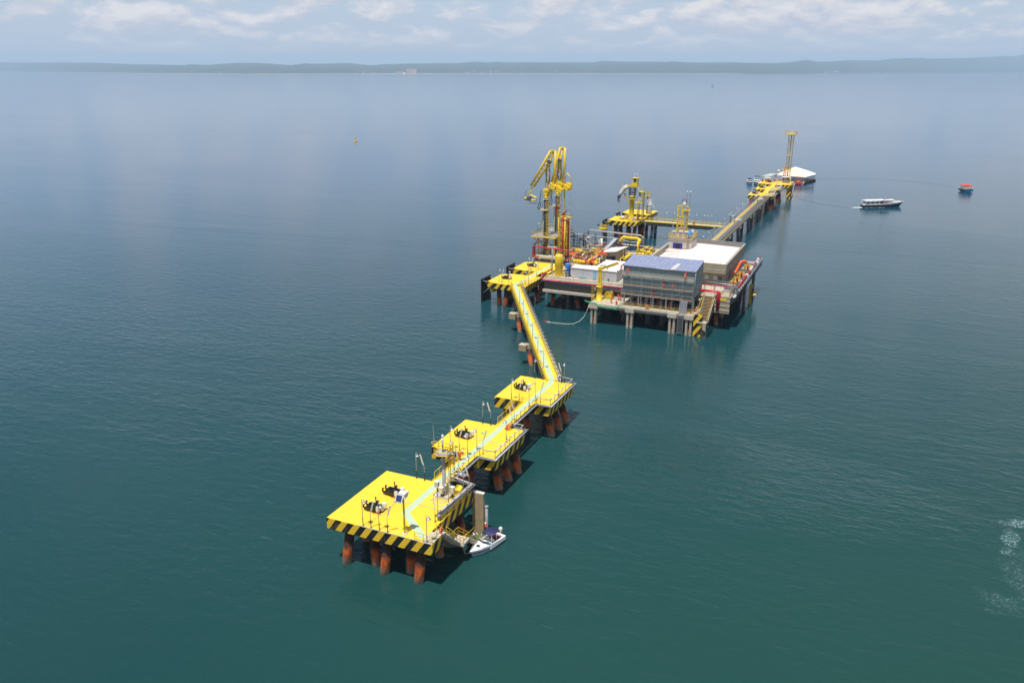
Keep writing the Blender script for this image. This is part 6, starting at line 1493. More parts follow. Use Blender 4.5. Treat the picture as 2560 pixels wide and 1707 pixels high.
spots = []
for r_ in range(7):
    for c_ in range(4 if r_ < 5 else 5):
        spots.append((-20.6 + c_ * 2.05 + rg.uniform(-.3, .3) + (0.6 if r_ % 2 else 0), 141.4 + r_ * 2.9 + rg.uniform(-.4, .4)))
near_of = ['left edge', 'second column', 'third column', 'right edge', 'far right']
for i, (x, y) in enumerate(spots):
    if -16.6 < x < -15.7: x += 0.9
    r_, c_ = (i // 4, i % 4) if i < 20 else (5 + (i - 20) // 5, (i - 20) % 5)
    mat_ = rg.choice(['steel', 'galv', 'greypipe', 'darksteel', 'steel'])
    t = thing('valve_assembly', '%s metal valve stack in row %s from the front, %s of the pipe maze' % ({'steel': 'shiny', 'galv': 'pale', 'greypipe': 'brownish', 'darksteel': 'dark'}[mat_], ['one', 'two', 'three', 'four', 'five', 'six', 'seven'][r_], near_of[c_]), 'valve', (x, y, ZM), 0, G3)
    h = rg.uniform(1.2, 2.5); a = rg.choice([0, pi / 2]); ca, sa = cos(a), sin(a); L = rg.uniform(0.7, 1.1)
    MB().tube([(x - L * ca, y - L * sa, ZM), (x - L * ca, y - L * sa, ZM + h * .55), (x + L * ca, y + L * sa, ZM + h * .55), (x + L * ca, y + L * sa, ZM)], 0.15, 7).build('pipe_run', mat_, t)
    MB().cyl((x, y, ZM + h * .3), (x, y, ZM + h), 0.13, n=7).cyl((x, y, ZM + h * .42), (x, y, ZM + h * .7), 0.32, n=10).build('valve_body', rg.choice([mat_, 'oldyellow', 'steel']), t)
    w_ = MB().cyl((x, y, ZM + h), (x, y, ZM + h + 0.35), 0.05, n=5).build('stem', 'black', t); MB().torus((x, y, ZM + h + 0.33), 0.3, 0.05, 'z', 10, 4).build('handwheel', rg.choice(['black', 'darkred', 'yellow']), w_)
    for q in (-0.6, 0.6): MB().cyl((x + q * L * ca - 0.05 * ca, y + q * L * sa - 0.05 * sa, ZM + h * .55), (x + q * L * ca + 0.05 * ca, y + q * L * sa + 0.05 * sa, ZM + h * .55), 0.25, n=9).build('flange', mat_, t)
for i, (pts, r, m_, l) in enumerate([
    ([(-25.8, 150.5, 8.6), (-17.0, 150.5, 8.6)], 0.2, 'galv', 'galvanised pipe across the front of the pipe maze'),
    ([(-25.6, 153.5, 8.9), (-14.5, 153.5, 8.9)], 0.16, 'oldyellow', 'thin dull yellow pipe across the middle of the pipe maze'),
    ([(-26.0, 156.4, 8.7), (-10.0, 156.4, 8.7)], 0.22, 'greypipe', 'brown-grey pipe across the rear of the pipe maze'),
    ([(-19.0, 141.0, 8.5), (-19.0, 161.0, 8.5)], 0.18, 'steel', 'shiny pipe running back along the left of the pipe maze'),
    ([(-15.2, 141.0, 8.9), (-15.2, 160.5, 8.9)], 0.14, 'galv', 'pale pipe running back left of the yellow ones'),
    ([(-22.5, 150.5, 8.4), (-22.5, 161.5, 8.4)], 0.2, 'darksteel', 'dark pipe running back behind the access tower'),
    ([(-18.6, 128.2, 8.5), (-14.2, 134.5, 8.5), (-14.0, 136.5, 8.5)], 0.22, 'galv', 'grey pipe on the walkway behind the blue tank'),
    ([(-24.5, 160.0, 8.5), (-24.3, 160.0, 10.6), (-22.0, 160.4, 11.4), (-20.5, 160.4, 11.4)], 0.3, 'steel', 'shiny swan-neck pipe at the back left of the deck'),
    ([(-17.5, 158.6, 8.2), (-17.5, 158.6, 11.5), (-17.0, 158.6, 11.8), (-16.7, 158.6, 8.2)], 0.2, 'white', 'white inverted U pipe at the back of the pipe maze'),
    ([(2.0, 140.0, 8.6), (2.0, 161.0, 8.6)], 0.25, 'darkred', 'dark red pipe beside the left wall of the white-roofed building'),
    ([(3.6, 139.0, 8.5), (3.6, 161.0, 8.5)], 0.2, 'greypipe', 'brown-grey pipe hugging the white-roofed building')]):
    pipeline(l, pts, r, m_, flanges=2.6, supports=3.0, z0=ZM, smat='darksteel')
mf = thing('pipe_manifold', 'dense tangle of yellow, grey and dark process pipes filling the left deck', 'pipework', (-16, 148, ZM))
rq = random.Random(21)
MT = ['galv', 'greypipe', 'darksteel', 'steel', 'yellow', 'oldyellow', 'darkred', 'black', 'darksteel', 'galv', 'yellow', 'black', 'oldyellow', 'greypipe']
for i in range(46):
    m_ = rq.choice(MT); r_ = rq.choice([0.07, 0.1, 0.13, 0.18]); z_ = rq.uniform(8.4, 10.2)
    if i % 2:
        y_ = 139.5 + i * 0.48; x0 = rq.uniform(-22, -15); x1 = x0 + rq.uniform(3, 9); path_ = [(x0, y_, ZM), (x0, y_, z_), (x1, y_, z_), (x1, y_ + 0.4, z_ - .3), (x1, y_ + 0.4, ZM)]
    else:
        x_ = -21.8 + i * 0.40; y0 = rq.uniform(138, 150); y1 = y0 + rq.uniform(4, 11); path_ = [(x_, y0, ZM), (x_, y0, z_), (x_, y1, z_), (x_, y1, ZM)]
    MB().tube(path_, r_, 6).build('pipe_run', m_, mf)
    c = Vector(path_[1]).lerp(Vector(path_[2]), rq.uniform(.25, .75))
    MB().lathe([(r_ * 1.8, -0.15), (r_ * 2.6, -0.12), (r_ * 2.6, 0.12), (r_ * 1.2, 0.18), (r_ * 1.0, 0.6), (0.0, 0.62)], tuple(c), 8).build('valve', rq.choice(MT), mf)
    if i % 3 == 0: MB().torus((c.x, c.y, c.z + 0.62), 0.26, 0.05, 'z', 10, 4).build('handwheel', rq.choice(['black', 'darkred', 'yellow']), mf)
for i in range(16):
    x_, y_ = rq.uniform(-22, -8), rq.uniform(139, 161)
    MB().box(x_, y_, ZM, x_ + rq.uniform(.4, 1.4), y_ + rq.uniform(.4, 1.0), ZM + rq.uniform(.3, 1.3)).build('skid_box', rq.choice(['darksteel', 'greypipe', 'galv', 'offwhite', 'oldyellow', 'black']), mf)
for k in range(9): MB().bar((-21.5 + k * 1.7, 139.2, 10.3), (-21.5 + k * 1.7, 161.2, 10.3), 0.09).bar((-21.5 + k * 1.7, 139.2 + k * .3, ZM), (-21.5 + k * 1.7, 139.2 + k * .3, 10.3), 0.12).build('rack_beam', 'oldyellow' if k % 2 else 'darksteel', mf)
railing('yellow railing along the front of the pipe tangle', [(-18.5, 138.3, ZM), (-8.5, 138.0, ZM)], gap=1.3, near=True, r=0.04)
railing('yellow railing running back through the pipe tangle', [(-17.4, 139.5, ZM), (-17.0, 160.0, ZM)], gap=1.8, r=0.04)
t = thing('walkway_deck', 'yellow-edged steel walkway slanting between blue tank and access tower', 'walkway', (-17.5, 133, ZM))
MB().prism(strip_poly([(-18.9, 128.0), (-17.6, 134.0), (-15.0, 140.0)], 1.0), 8.5, 8.6).build('grating', 'oldyellow', t)
MB().prism(strip_poly([(-17.9, 128.0), (-16.6, 134.0), (-14.2, 139.5)], 0.5), 8.5, 8.62).build('cable_tray', 'tray', t)
# raised frames and walkways at the back, silhouetted against the sea
t = thing('pipe_bridge', 'grey steel frame carrying pipes along the back edge of the platform', 'pipe rack', (-14, 162, ZM))
for x_ in (-27, -23.5, -20, -16.5, -13, -9, -5):
    MB().bar((x_, 161.6, ZM), (x_, 161.6, 12.4), 0.2).bar((x_, 162.7, ZM), (x_, 162.7, 12.4), 0.15).build('post', 'darksteel', t)
MB().tube([(-22.5, 162.6, 9.0), (-22.5, 162.6, 13.0), (-21.8, 162.6, 13.3), (-6.2, 162.6, 12.9), (-5.4, 162.6, 12.6), (-5.4, 162.6, 9.4), (-4.8, 162.6, 9.2), (5.0, 162.6, 9.2)], 0.24, 8).build('upper_pipe', 'greypipe', t)
MB().tube([(-29.0, 162.2, 12.2), (-22.5, 162.2, 11.6), (-14.0, 162.2, 11.5), (-9.0, 162.2, 10.7), (-6.5, 162.2, 10.9), (-5.9, 162.2, 9.0)], 0.18, 8).build('middle_pipe', 'greypipe', t)
MB().tube([(-29.5, 161.8, 10.0), (5.0, 161.8, 9.9)], 0.15, 6).build('lower_pipe', 'steel', t)
MB().bar((-13.1, 150.5, 10.4), (-13.1, 161.0, 11.8), 1.1, 0.12).build('gangway', 'galv', t)
railing('dark railing along the back edge of the main platform', [(-32, 162.8, ZM), (-5, 162.8, ZM), (5.2, 162.8, ZM)], mat='darksteel', gap=2.0, near=True, r=0.05)
railing('dark railing on the left rear edge of the main platform', [(-32.8, 160, ZM), (-32.8, 146, ZM)], mat='darksteel', gap=2.0, r=0.05)
t = thing('access_stair', 'grey stair with railing at the rear left of the pipe maze', 'stairs', (-26, 159, ZM))
MB().box(-28.5, 158.5, 11.3, -22.5, 161.3, 11.45).build('landing', 'darksteel', t)
for x_ in (-28.3, -25.5, -22.7):
    for y_ in (158.7, 161.1): MB().bar((x_, y_, ZM), (x_, y_, 12.6), 0.14).build('post', 'black', t)
MB().tube([(-28.4, 158.6, 12.5), (-22.6, 158.6, 12.5), (-22.6, 161.2, 12.5)], 0.06, 5).build('hand_rail', 'steel', t)
for k in range(12): MB().box(-22.4 + k * 0.3, 158.8, 11.1 - k * 0.27, -22.1 + k * 0.3, 160.0, 11.18 - k * 0.27).build('step', 'galv', t)
# ---------------------------------------------------------------- right side: pipe gallery and front right corner
t = thing('pipe_gallery', 'outrigger gallery of black and silver pipes along the right side of the platform', 'pipe rack', (29, 142, ZM))
for k in range(17):
    y_ = 121.5 + k * 2.5
    MB().bar((27.4, y_, 7.7), (29.6, y_, 7.7), 0.2).bar((29.6, y_, 7.6), (28.2, y_, 6.3), 0.12).build('bracket', 'darksteel', t)
    MB().bar((29.5, y_, 7.7), (29.5, y_, 9.4), 0.1).bar((29.5, y_, 9.3), (29.5, y_ + 1.2, 8.0), 0.07).build('stanchion', 'darksteel', t)
for q, (x_, r_, m_) in enumerate(((28.5, 0.16, 'darksteel'), (28.8, 0.2, 'steel'), (29.1, 0.14, 'galv'), (29.35, 0.12, 'black'))): MB().cyl((x_, 121, 8.1), (x_, 162, 8.1), r_, n=7).build('pipe_run', m_, t)
MB().cyl((29.5, 121, 9.4), (29.5, 162.5, 9.4), 0.06, n=5).cyl((29.5, 121, 8.8), (29.5, 162.5, 8.8), 0.05, n=5).build('hand_rail', 'galv', t)
pipeline('bright pink-red fire main along the right side gallery', [(28.6, 128.0, 8.8), (28.6, 163.5, 9.4)], 0.2, 'red', flanges=3, supports=4, z0=ZM, smat='black')
for i, (x, y, z) in enumerate([(28.8, 158.5, 9.6), (28.9, 156.2, 9.3), (28.6, 141.5, 8.9), (28.7, 146.5, 9.4), (28.6, 149.0, 9.4)]):
    t = thing('floodlight', ['outermost', 'second outermost', 'nearest', 'lower middle', 'upper middle'][i] + ' shiny round floodlight on the right side gallery', 'lamp', (x, y, z), 0, 'floodlights on the right gallery')
    MB().cyl((x, y - 0.35, z), (x, y + 0.35, z + 0.1), 0.42, n=12).build('head', 'white', t); MB().bar((x, y, 8.1), (x, y, z - 0.3), 0.1).build('stand', 'black', t)
t = thing('hose', 'thick orange hose hanging over the right wall of the white-roofed building', 'hose', (25.8, 143, 10))
MB().tube([(27.6, 147.0, 11.2), (26.6, 147.0, 11.4), (25.9, 146.0, 11.0), (25.7, 143.0, 10.0), (25.6, 140.5, 9.4)], 0.34, 8).build('hose_run', 'orange', t)
for i, (x, y) in enumerate([(27.0, 143), (26.9, 137), (27.2, 152), (26.8, 132)]):
    t = thing('hydrant', ['second', 'third', 'farthest', 'nearest'][i] + ' red hydrant with yellow frame on the right deck strip', 'hydrant', (x, y, ZM), 0, 'hydrants on the right deck strip')
    MB().cyl((x, y, ZM), (x, y, 9.4), 0.22, n=8).cyl((x, y - 0.7, 9.0), (x, y + 0.7, 9.0), 0.15, n=8).build('body', 'red', t); MB().box(x - 0.9, y - 1.2, ZM, x - 0.8, y + 1.2, 9.2).box(x - 0.9, y + 1.1, ZM, x + 0.6, y + 1.2, 9.2).build('frame', 'yellow', t)
pipeline('twin bright red pipes running out over the stairs and dropping beside the beige panel', [(20.9, 119.3, 9.45), (25.0, 119.3, 9.45), (25.4, 119.3, 9.2), (25.4, 119.3, 4.9)], 0.2, 'red', n=10)
pipeline('second of the twin red pipes over the stairs, just behind the first', [(20.9, 119.75, 9.55), (25.4, 119.75, 9.55), (25.8, 119.7, 9.3), (25.8, 119.3, 5.1)], 0.2, 'red', n=10)
pipeline('red pipe across the front right corner above yellow guards', [(21.0, 121.3, 10.6), (28.0, 121.6, 10.4)], 0.14, 'red', flanges=2, supports=2, z0=ZM, smat='yellow')
for i, y_ in enumerate((123.5, 124.4, 125.3)):
    pipeline(['front', 'middle', 'rear'][i] + ' of three dark grey pipes crossing the front right corner', [(21.2, y_, 10.2 + 0.3 * i), (28.4, y_, 10.0 + 0.3 * i), (29.2, y_, 9.6), (29.2, y_, 7.6)], 0.18 - 0.02 * i, 'darksteel' if i != 1 else 'tray', supports=2.4, z0=ZM)
railing('yellow railing on the front right corner above the beige panel', [(24.7, 120.2, ZM), (28.0, 120.2, ZM), (28.0, 122.5, ZM)], gap=1.2, near=True)
t = thing('crate', 'pale draped crate on the front right corner of the platform', 'crate', (26.9, 122.2, ZM)); MB().cbox((26.9, 122.0, 8.7), (1.4, 1.0, 1.3), rz=0.2).build('body', 'cream', t); MB().cbox((26.9, 122.0, 9.4), (1.6, 1.1, 0.12), rz=0.2, ry=0.1).build('cover', 'concretelight', t)
t = thing('pump_group', 'shiny vertical pumps in the dark gap between shed and stairs', 'pump', (21.6, 121.5, ZL))
for q in range(3): MB().lathe([(0.22, 0), (0.22, 1.6), (0.32, 1.7), (0.32, 2.1), (0.15, 2.3), (0.0, 2.35)], (21.3 + q * 0.3, 118.8 + q * 0.9, 5.3), 10).build('pump_body', 'steel', t)
MB().box(20.9, 118.4, ZL, 22.0, 121.5, ZL + 0.12).build('base', 'darksteel', t)
MB().tube([(21.0, 118.2, 8.4), (21.1, 118.2, 5.4)], 0.06, 5).build('pipe_run', 'galv', t)
t = thing('davit_post', 'yellow leg with fenders standing in the water off the right side', 'fender', (29.3, 146.8, 0))
MB().box(28.9, 146.4, -1, 29.6, 147.2, 5.4).build('leg', 'oldyellow', t)
for q in range(3): MB().torus((29.8, 146.8, 2.0 + q * 1.1), 0.45, 0.2, 'x', 12, 6).build('tyre', 'rubber', t)
MB().cyl((29.8, 146.6, 2.6), (30.8, 146.6, 2.6), 0.3, n=8).build('roller', 'yellow', t)
for y_ in (138.0, 152.5): 
    t = thing('outer_pile', 'dark slender pile under the right gallery, %s one' % ('nearer' if y_ < 140 else 'farther'), 'pile', (28.9, y_, 0)); MB().cyl((28.9, y_ + .5, -2), (28.9, y_, 7.5), 0.4, n=10).build('shaft', 'darksteel', t)
ORD = ['first', 'second', 'third', 'fourth', 'fifth', 'sixth', 'seventh', 'eighth', 'ninth', 'tenth', 'eleventh', 'twelfth', 'thirteenth', 'fourteenth', 'fifteenth', 'sixteenth', 'seventeenth']
# ---------------------------------------------------------------- crane dolphins behind
cd1 = slab_thing('breasting_dolphin', 'distant yellow dolphin with striped front carrying the yellow crane', 'pier platform',
    [(-34.4, 219.7), (-31.2, 218.0), (-22.8, 218.0), (-22.6, 229.5), (-31.5, 229.5), (-34.4, 228.2)],
    [(-31.6, 219.5, -31.9, 221.5), (-29.3, 219.3, -29.8, 219.6), (-26.6, 219.4, -27.4, 221.5), (-24.0, 219.8, -25.2, 221.8), (-23.6, 223.5, -23.8, 227.5), (-28, 225, -28, 227), (-31.8, 227, -32, 229), (-24.2, 228.4, -24.0, 230.5)], group='distant yellow dolphins near the crane')
cd2 = slab_thing('breasting_dolphin', 'distant yellow dolphin behind the crane one, carrying the grey mast', 'pier platform',
    [(-34.4, 237.0), (-31.2, 235.2), (-22.8, 235.2), (-22.6, 246.5), (-31.5, 246.5), (-34.4, 244.9)],
    [(-31.6, 236.7, -31.9, 238), (-27, 236.7, -27.4, 238), (-24.0, 236.9, -24.6, 237.6), (-23.6, 241, -23.4, 243), (-28, 244, -28, 246)], group='distant yellow dolphins near the crane')
fender('black fender panel beside the distant crane dolphin', -35.8, 217.8, 222.8, 4.6, -34.0)
fender('black fender panel beyond the distant crane dolphin', -35.8, 234.2, 239.2, 4.6, -34.0)
t = thing('boarding_platform', 'small dull yellow platform on a thin post at the seaward corner of the crane dolphin', 'platform', (-35, 215, 0))
MB().box(-36.6, 214.4, 3.6, -33.4, 216.0, 4.1).build('deck', 'yellow', t); MB().bar((-34.9, 215.2, -1), (-34.9, 215.2, 3.6), 0.3).build('post', 'greypipe', t)
mb = MB()
for hh in (4.7, 5.2): mb.tube([(-36.5, 214.5, hh), (-33.5, 214.5, hh), (-33.5, 215.9, hh), (-36.5, 215.9, hh), (-36.5, 214.5, hh)], 0.06, 4)
mb.build('guard_rail', 'oldyellow', t)
for q in range(4): MB().box(-34.0 + q * 0.02, 214.38, 4.15 + q * 0.3, -33.4, 214.5, 4.3 + q * 0.3).build('step', 'oldyellow', t)
MB().cyl((-36.7, 214.6, 4.9), (-36.4, 214.6, 5.5), 0.3, n=8).build('lamp', 'black', t)
cr = thing('marine_crane', 'yellow crane on a thick column with a wrapped grey drooping boom and small cab', 'crane', (-26, 220, Z6))
MB().lathe([(1.5, 0), (1.25, 0.5), (0.95, 3.0), (0.9, 8.0), (1.4, 8.1), (1.4, 8.4)], (-25.8, 220.2, Z6), 10).build('column', 'yellow', cr)
MB().bar((-27.0, 220.2, 12.6), (-28.9, 220.2, 16.6), 0.35).build('strut', 'oldyellow', cr)
MB().cyl((-25.8, 220.2, 15.0), (-25.8, 220.2, 16.0), 1.35, 1.2, 14).build('slew_ring', 'oldyellow', cr)
lattice(cr, -25.8, 220.2, 16.0, 19.0, 2.0, 2.0, 3, 'darksteel', 0.12)
MB().box(-26.9, 219.2, 16.9, -24.7, 221.2, 17.05).build('grating', 'oldyellow', cr)
MB().box(-26.2, 219.2, 19.0, -23.9, 221.2, 20.0).build('cab_base', 'yellow', cr)
cab = MB().box(-25.7, 219.3, 20.0, -23.9, 221.0, 22.2).build('cab', 'yellow', cr); MB().box(-25.3, 219.24, 20.9, -24.3, 219.29, 22.0).build('cab_window', 'glass', cab)
MB().box(-25.9, 219.1, 22.2, -23.6, 221.2, 22.35).build('cab_roof', 'yellow', cr)
MB().bar((-25.9, 219.8, 19.4), (-29.6, 219.8, 18.9), 1.0, 0.7).build('boom_root', 'yellow', cr)
MB().tube([(-27.6, 219.8, 19.2), (-28.8, 219.8, 18.4), (-30.1, 219.8, 16.6), (-30.8, 219.8, 14.9)], 0.78, 8).build('wrapped_boom', 'offwhite', cr)
MB().tube([(-30.8, 219.8, 14.9), (-31.0, 219.8, 14.2), (-30.8, 219.8, 13.6), (-30.2, 219.8, 13.3)], 0.4, 7).build('hook_block', 'greypipe', cr)
MB().tube([(-24.2, 220.2, 19.4), (-23.1, 220.2, 17.0), (-22.8, 220.2, 15.8)], 0.38, 7).build('rear_boom', 'greypipe', cr)
for x_ in (-25.2, -24.2): MB().cyl((x_, 220, 22.3), (x_, 220, 23.8), 0.05, n=4).cyl((x_, 220, 23.5), (x_, 220, 23.8), 0.18, n=6).build('beacon', 'white', cr)
t = thing('ladder_tower', 'yellow ladder tower with inclined flights right of the crane column', 'tower', (-22.4, 221, Z6))
for x_, y_ in ((-23.4, 219.4), (-21.7, 219.6), (-21.7, 221.6), (-23.4, 221.6)): MB().bar((x_, y_, Z6), (x_, y_, 13.6 if x_ < -23 else 17.4), 0.3).build('leg', 'oldyellow', t)
for z_ in (13.4, 17.3): MB().box(-24.6 if z_ < 14 else -23.2, 219.3, z_, -21.5, 221.7, z_ + 0.15).build('landing', 'yellow', t)
for s_ in (0, 0.7): MB().bar((-23.7 + s_, 219.4, 12.4), (-22.4 + s_, 220.4, 18.0), 0.12).build('stringer', 'yellow', t)
for k in range(12): MB().bar((-23.7 + k * .11, 219.4 + k * .08, 12.5 + k * 0.45), (-23.0 + k * .11, 219.4 + k * .08, 12.5 + k * 0.45), 0.09).build('rung', 'yellow', t)
mb = MB()
for z_ in (14.5, 18.4, 19.2): mb.tube([(-23.2, 219.4, z_), (-21.6, 219.4, z_), (-21.6, 221.6, z_)], 0.05, 4)
mb.build('guard_rail', 'oldyellow', t)
t = thing('light_mast', 'grey mast with a small railed top beyond the yellow crane', 'mast', (-24.6, 238, Z6))
MB().cyl((-24.8, 238, Z6), (-24.8, 238, 13.4), 0.36, 0.3, 10).build('pole', 'greypipe', t); MB().box(-26.0, 237.3, 13.3, -23.6, 239, 13.5).build('platform', 'oldyellow', t)
mb = MB()
for z_ in (14.1, 14.8): mb.tube([(-25.9, 237.4, z_), (-23.7, 237.4, z_), (-23.7, 238.9, z_), (-25.9, 238.9, z_), (-25.9, 237.4, z_)], 0.06, 4)
for a in (-25.9, -24.8, -23.7): mb.cyl((a, 237.4, 13.4), (a, 237.4, 14.8), 0.06, n=4)
mb.build('guard_rail', 'oldyellow', t); MB().cyl((-24.8, 238, 13.5), (-24.8, 238, 15.6), 0.08, n=5).build('lantern_pole', 'darksteel', t)
t = thing('gantry', 'white portal frame and hoist beside the grey mast', 'frame', (-23.6, 237.5, Z6))
MB().box(-24.1, 237.0, 10.0, -22.9, 237.4, 11.8).box(-24.2, 236.9, 11.8, -22.8, 237.5, 12.0).build('screen', 'white', t); MB().bar((-22.9, 237.2, 11.0), (-21.6, 237.2, 9.0), 0.14).bar((-25.6, 237.2, 9.2), (-25.4, 237.2, Z6), 0.14).build('arm', 'white', t)
MB().cbox((-23.5, 237.2, 8.2), (1.4, 1.2, 1.6)).build('machine', 'concretelight', t); MB().bar((-23.6, 237.2, Z6), (-23.6, 237.2, 10), 0.15).build('post', 'galv', t)
for x, y, l, m_ in [(-29.6, 221.6, 'pale winch on the crane dolphin left of the column', 'cream'), (-28.0, 222.8, 'second pale winch just left of the crane column', 'concretelight')]:
    t = thing('winch', l, 'winch', (x, y, Z6)); MB().cyl((x - 0.7, y, 7.4), (x + 0.7, y, 7.4), 0.55, n=12).build('drum', m_, t); MB().box(x - 0.9, y - 0.6, Z6, x + 0.9, y + 0.6, 6.8).box(x - .9, y - .1, 6.8, x - .75, y + .1, 8.2).build('frame', 'oldyellow', t)
t = thing('hose_reel', 'red hose reel right of the crane column', 'hose reel', (-23.9, 222.4, Z6)); MB().cyl((-24.2, 222.4, 8.3), (-23.5, 222.4, 8.3), 0.6, n=12).build('reel', 'redrust', t); MB().box(-24.2, 222.1, Z6, -23.5, 222.7, 7.8).build('stand', 'darkred', t)
t = thing('coil', 'grey cable coil on the deck right of the crane column', 'cable coil', (-23.4, 220.6, Z6)); MB().torus((-24.4, 219.2, 7.4), 0.6, 0.25, 'y', 14, 6).build('cable', 'galv', t)
railing('pale railing on the near edge of the crane dolphin', [(-31.0, 218.1, Z6), (-22.9, 218.1, Z6)], mat='oldyellow', gap=2.6)
# ---------------------------------------------------------------- link bridge and trestle
lb = thing('link_bridge', 'slender bridge with dark girder linking the crane dolphin to the long trestle', 'footbridge', (-21.5, 223, 0))
MB().box(-22.5, 222.0, 6.3, 8.3, 224.2, 6.5).build('deck', 'yellow', lb); MB().box(-22.5, 222.7, 6.501, 8.3, 223.5, 6.52).build('walkway_marking', 'offwhite', lb)
MB().prism([(-20.8, 221.95), (2.2, 221.95), (5.5, 221.95), (5.5, 224.2), (2.2, 224.2), (-20.8, 224.2)], [5.0, 5.0, 5.9, 5.9, 5.0, 5.0], 6.299).build('girder', 'girderdark', lb)
MB().box(-10.6, 221.9, 5.0, -10.3, 221.949, 6.3).build('stiffener', 'galv', lb)
for y_ in (222.0, 224.2): railing('yellow railing on the %s side of the link bridge' % ('near' if y_ < 223 else 'far'), [(-21.5, y_, 6.5), (7.8, y_, 6.5)], mat='yellow', gap=2.6, near=True, r=0.045)
for i, x in enumerate((-17.4, -13.9, -11.0, -5.6, -2.8, -0.1, 1.0, 2.6)):
    bell.place((x, 224.0, Z6), 0.3, ['first', 'second', 'third', 'fourth', 'fifth', 'sixth', 'seventh', 'eighth'][i] + ' lamp post along the link bridge, counted from the crane dolphin', 'lamp posts along the link bridge')
for i, x in enumerate((-6.2, -3.0)):
    t = thing('hose_box', 'small red hose box on the link bridge, %s one' % ('left', 'right')[i], 'box', (x, 222.3, 6.5)); MB().cbox((x, 222.3, 7.1), (0.6, 0.4, 0.8)).build('case', 'red', t); MB().bar((x, 222.3, 6.5), (x, 222.3, 6.8), 0.1).build('leg', 'black', t)
for i, (x, y) in enumerate(((-21.0, 226.0), (-17.2, 224.5))):
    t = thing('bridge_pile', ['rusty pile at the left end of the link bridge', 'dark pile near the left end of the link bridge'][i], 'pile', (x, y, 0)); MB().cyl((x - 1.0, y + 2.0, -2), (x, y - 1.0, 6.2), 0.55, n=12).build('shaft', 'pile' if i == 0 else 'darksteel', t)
tr = thing('trestle', 'long straight trestle with yellow walkway and grey pipes leading to the far dolphins', 'pier', (10, 235, 0))
MB().box(8.8, 163.2, 6.6, 9.9, 304.0, 6.8).build('walkway_deck', 'yellow', tr); MB().box(8.1, 163.2, 6.4, 8.75, 304.0, 6.7).build('cable_tray', 'tray', tr)
MB().box(8.3, 163.1, 5.6, 8.5, 304.0, 6.599).build('girder', 'greypipe', tr); MB().box(12.0, 163.1, 5.6, 12.2, 304.0, 6.599).build('girder', 'greypipe', tr)
MB().box(9.91, 163.2, 6.45, 12.2, 304.0, 6.6).build('pipe_deck', 'darksteel', tr)
for x_, r_, m_ in ((10.25, 0.12, 'galv'), (10.65, 0.13, 'greypipe'), (11.05, 0.1, 'steel'), (11.45, 0.1, 'tray'), (11.95, 0.2, 'black')): MB().cyl((x_, 163.4, 6.9), (x_, 303, 6.9), r_, n=6).build('pipe_run', m_, tr)
MB().box(12.35, 163.4, 6.7, 12.5, 303, 6.95).build('edge_pipe', 'yellow', tr)
for k in range(24): MB().bar((8.2, 165 + k * 6.0, 6.5), (12.6, 165 + k * 6.0, 6.5), 0.2, 0.3).build('cross_beam', 'concretelight', tr)
for y_ in (170, 190, 210, 231, 254, 278):
    for sx in (-1, 1): MB().cyl((10.25 + sx * 1.6, y_ + (3 if sx < 0 else 0.5), -2), (10.25 + sx * 1.0, y_, 5.6), 0.6, n=12).build('pile', 'darksteel', tr)
    MB().box(8.0, y_ - 0.7, 4.9, 12.6, y_ + 0.7, 5.59).build('pile_cap', 'concretelight', tr)
for x_ in (8.3, 9.9, 12.55): railing('grey railing along the %s of the long trestle' % {8.3: 'left edge', 9.9: 'middle', 12.55: 'right edge'}[x_], [(x_, 164, 6.8), (x_, 303, 6.8)], mat='galv', gap=2.4, r=0.04)
for i, y in enumerate([168, 176, 184, 192, 201, 210, 219, 228, 232, 244, 256, 268, 280, 292]):
    bell.place((8.0, y, 6.6), 0.2, ['nearest', 'second', 'third', 'fourth', 'fifth', 'sixth', 'seventh', 'eighth', 'ninth', 'tenth', 'eleventh', 'twelfth', 'thirteenth', 'farthest'][i] + ' lamp post along the left edge of the long trestle', 'lamp posts along the long trestle')
for i in range(17):
    y = 236.5 + i * 3.7
    t = thing('marker_light', ORD[i] + ' small white ball light on the left railing of the trestle beyond the link bridge', 'lamp', (8.0, y, 7.9), 0, 'ball lights on the trestle railing')
    MB().lathe([(0, -0.2), (0.2, 0), (0, 0.2)], (8.0, y, 8.2), 7).build('globe', 'white', t); MB().bar((8.0, y, 6.7), (8.0, y, 8.0), 0.07).build('stem', 'galv', t)
for i, (y, w_) in enumerate(((231.0, 1), (285.0, 1))):
    t = thing('expansion_gate', ['dark gate frame with white top where the link bridge meets the trestle', 'dark gate frame with white top at the far half of the trestle'][i], 'gate', (10, y, 6.6))
    for x_ in (8.5, 9.9): MB().bar((x_, y, 6.6), (x_, y, 9.2), 0.3).build('post', 'darksteel', t)
    MB().box(9.6, y - 0.2, 7.9, 12.4, y + 0.2, 8.15).build('crossbar', 'white', t); MB().bar((8.5, y, 9.2), (9.9, y, 9.2), 0.2).build('lintel', 'white', t)
person('worker in orange walking on the long trestle beyond the link bridge', 'walk', 9.2, 270.8, 6.8, 0.0, 'overall', hat='overallred')
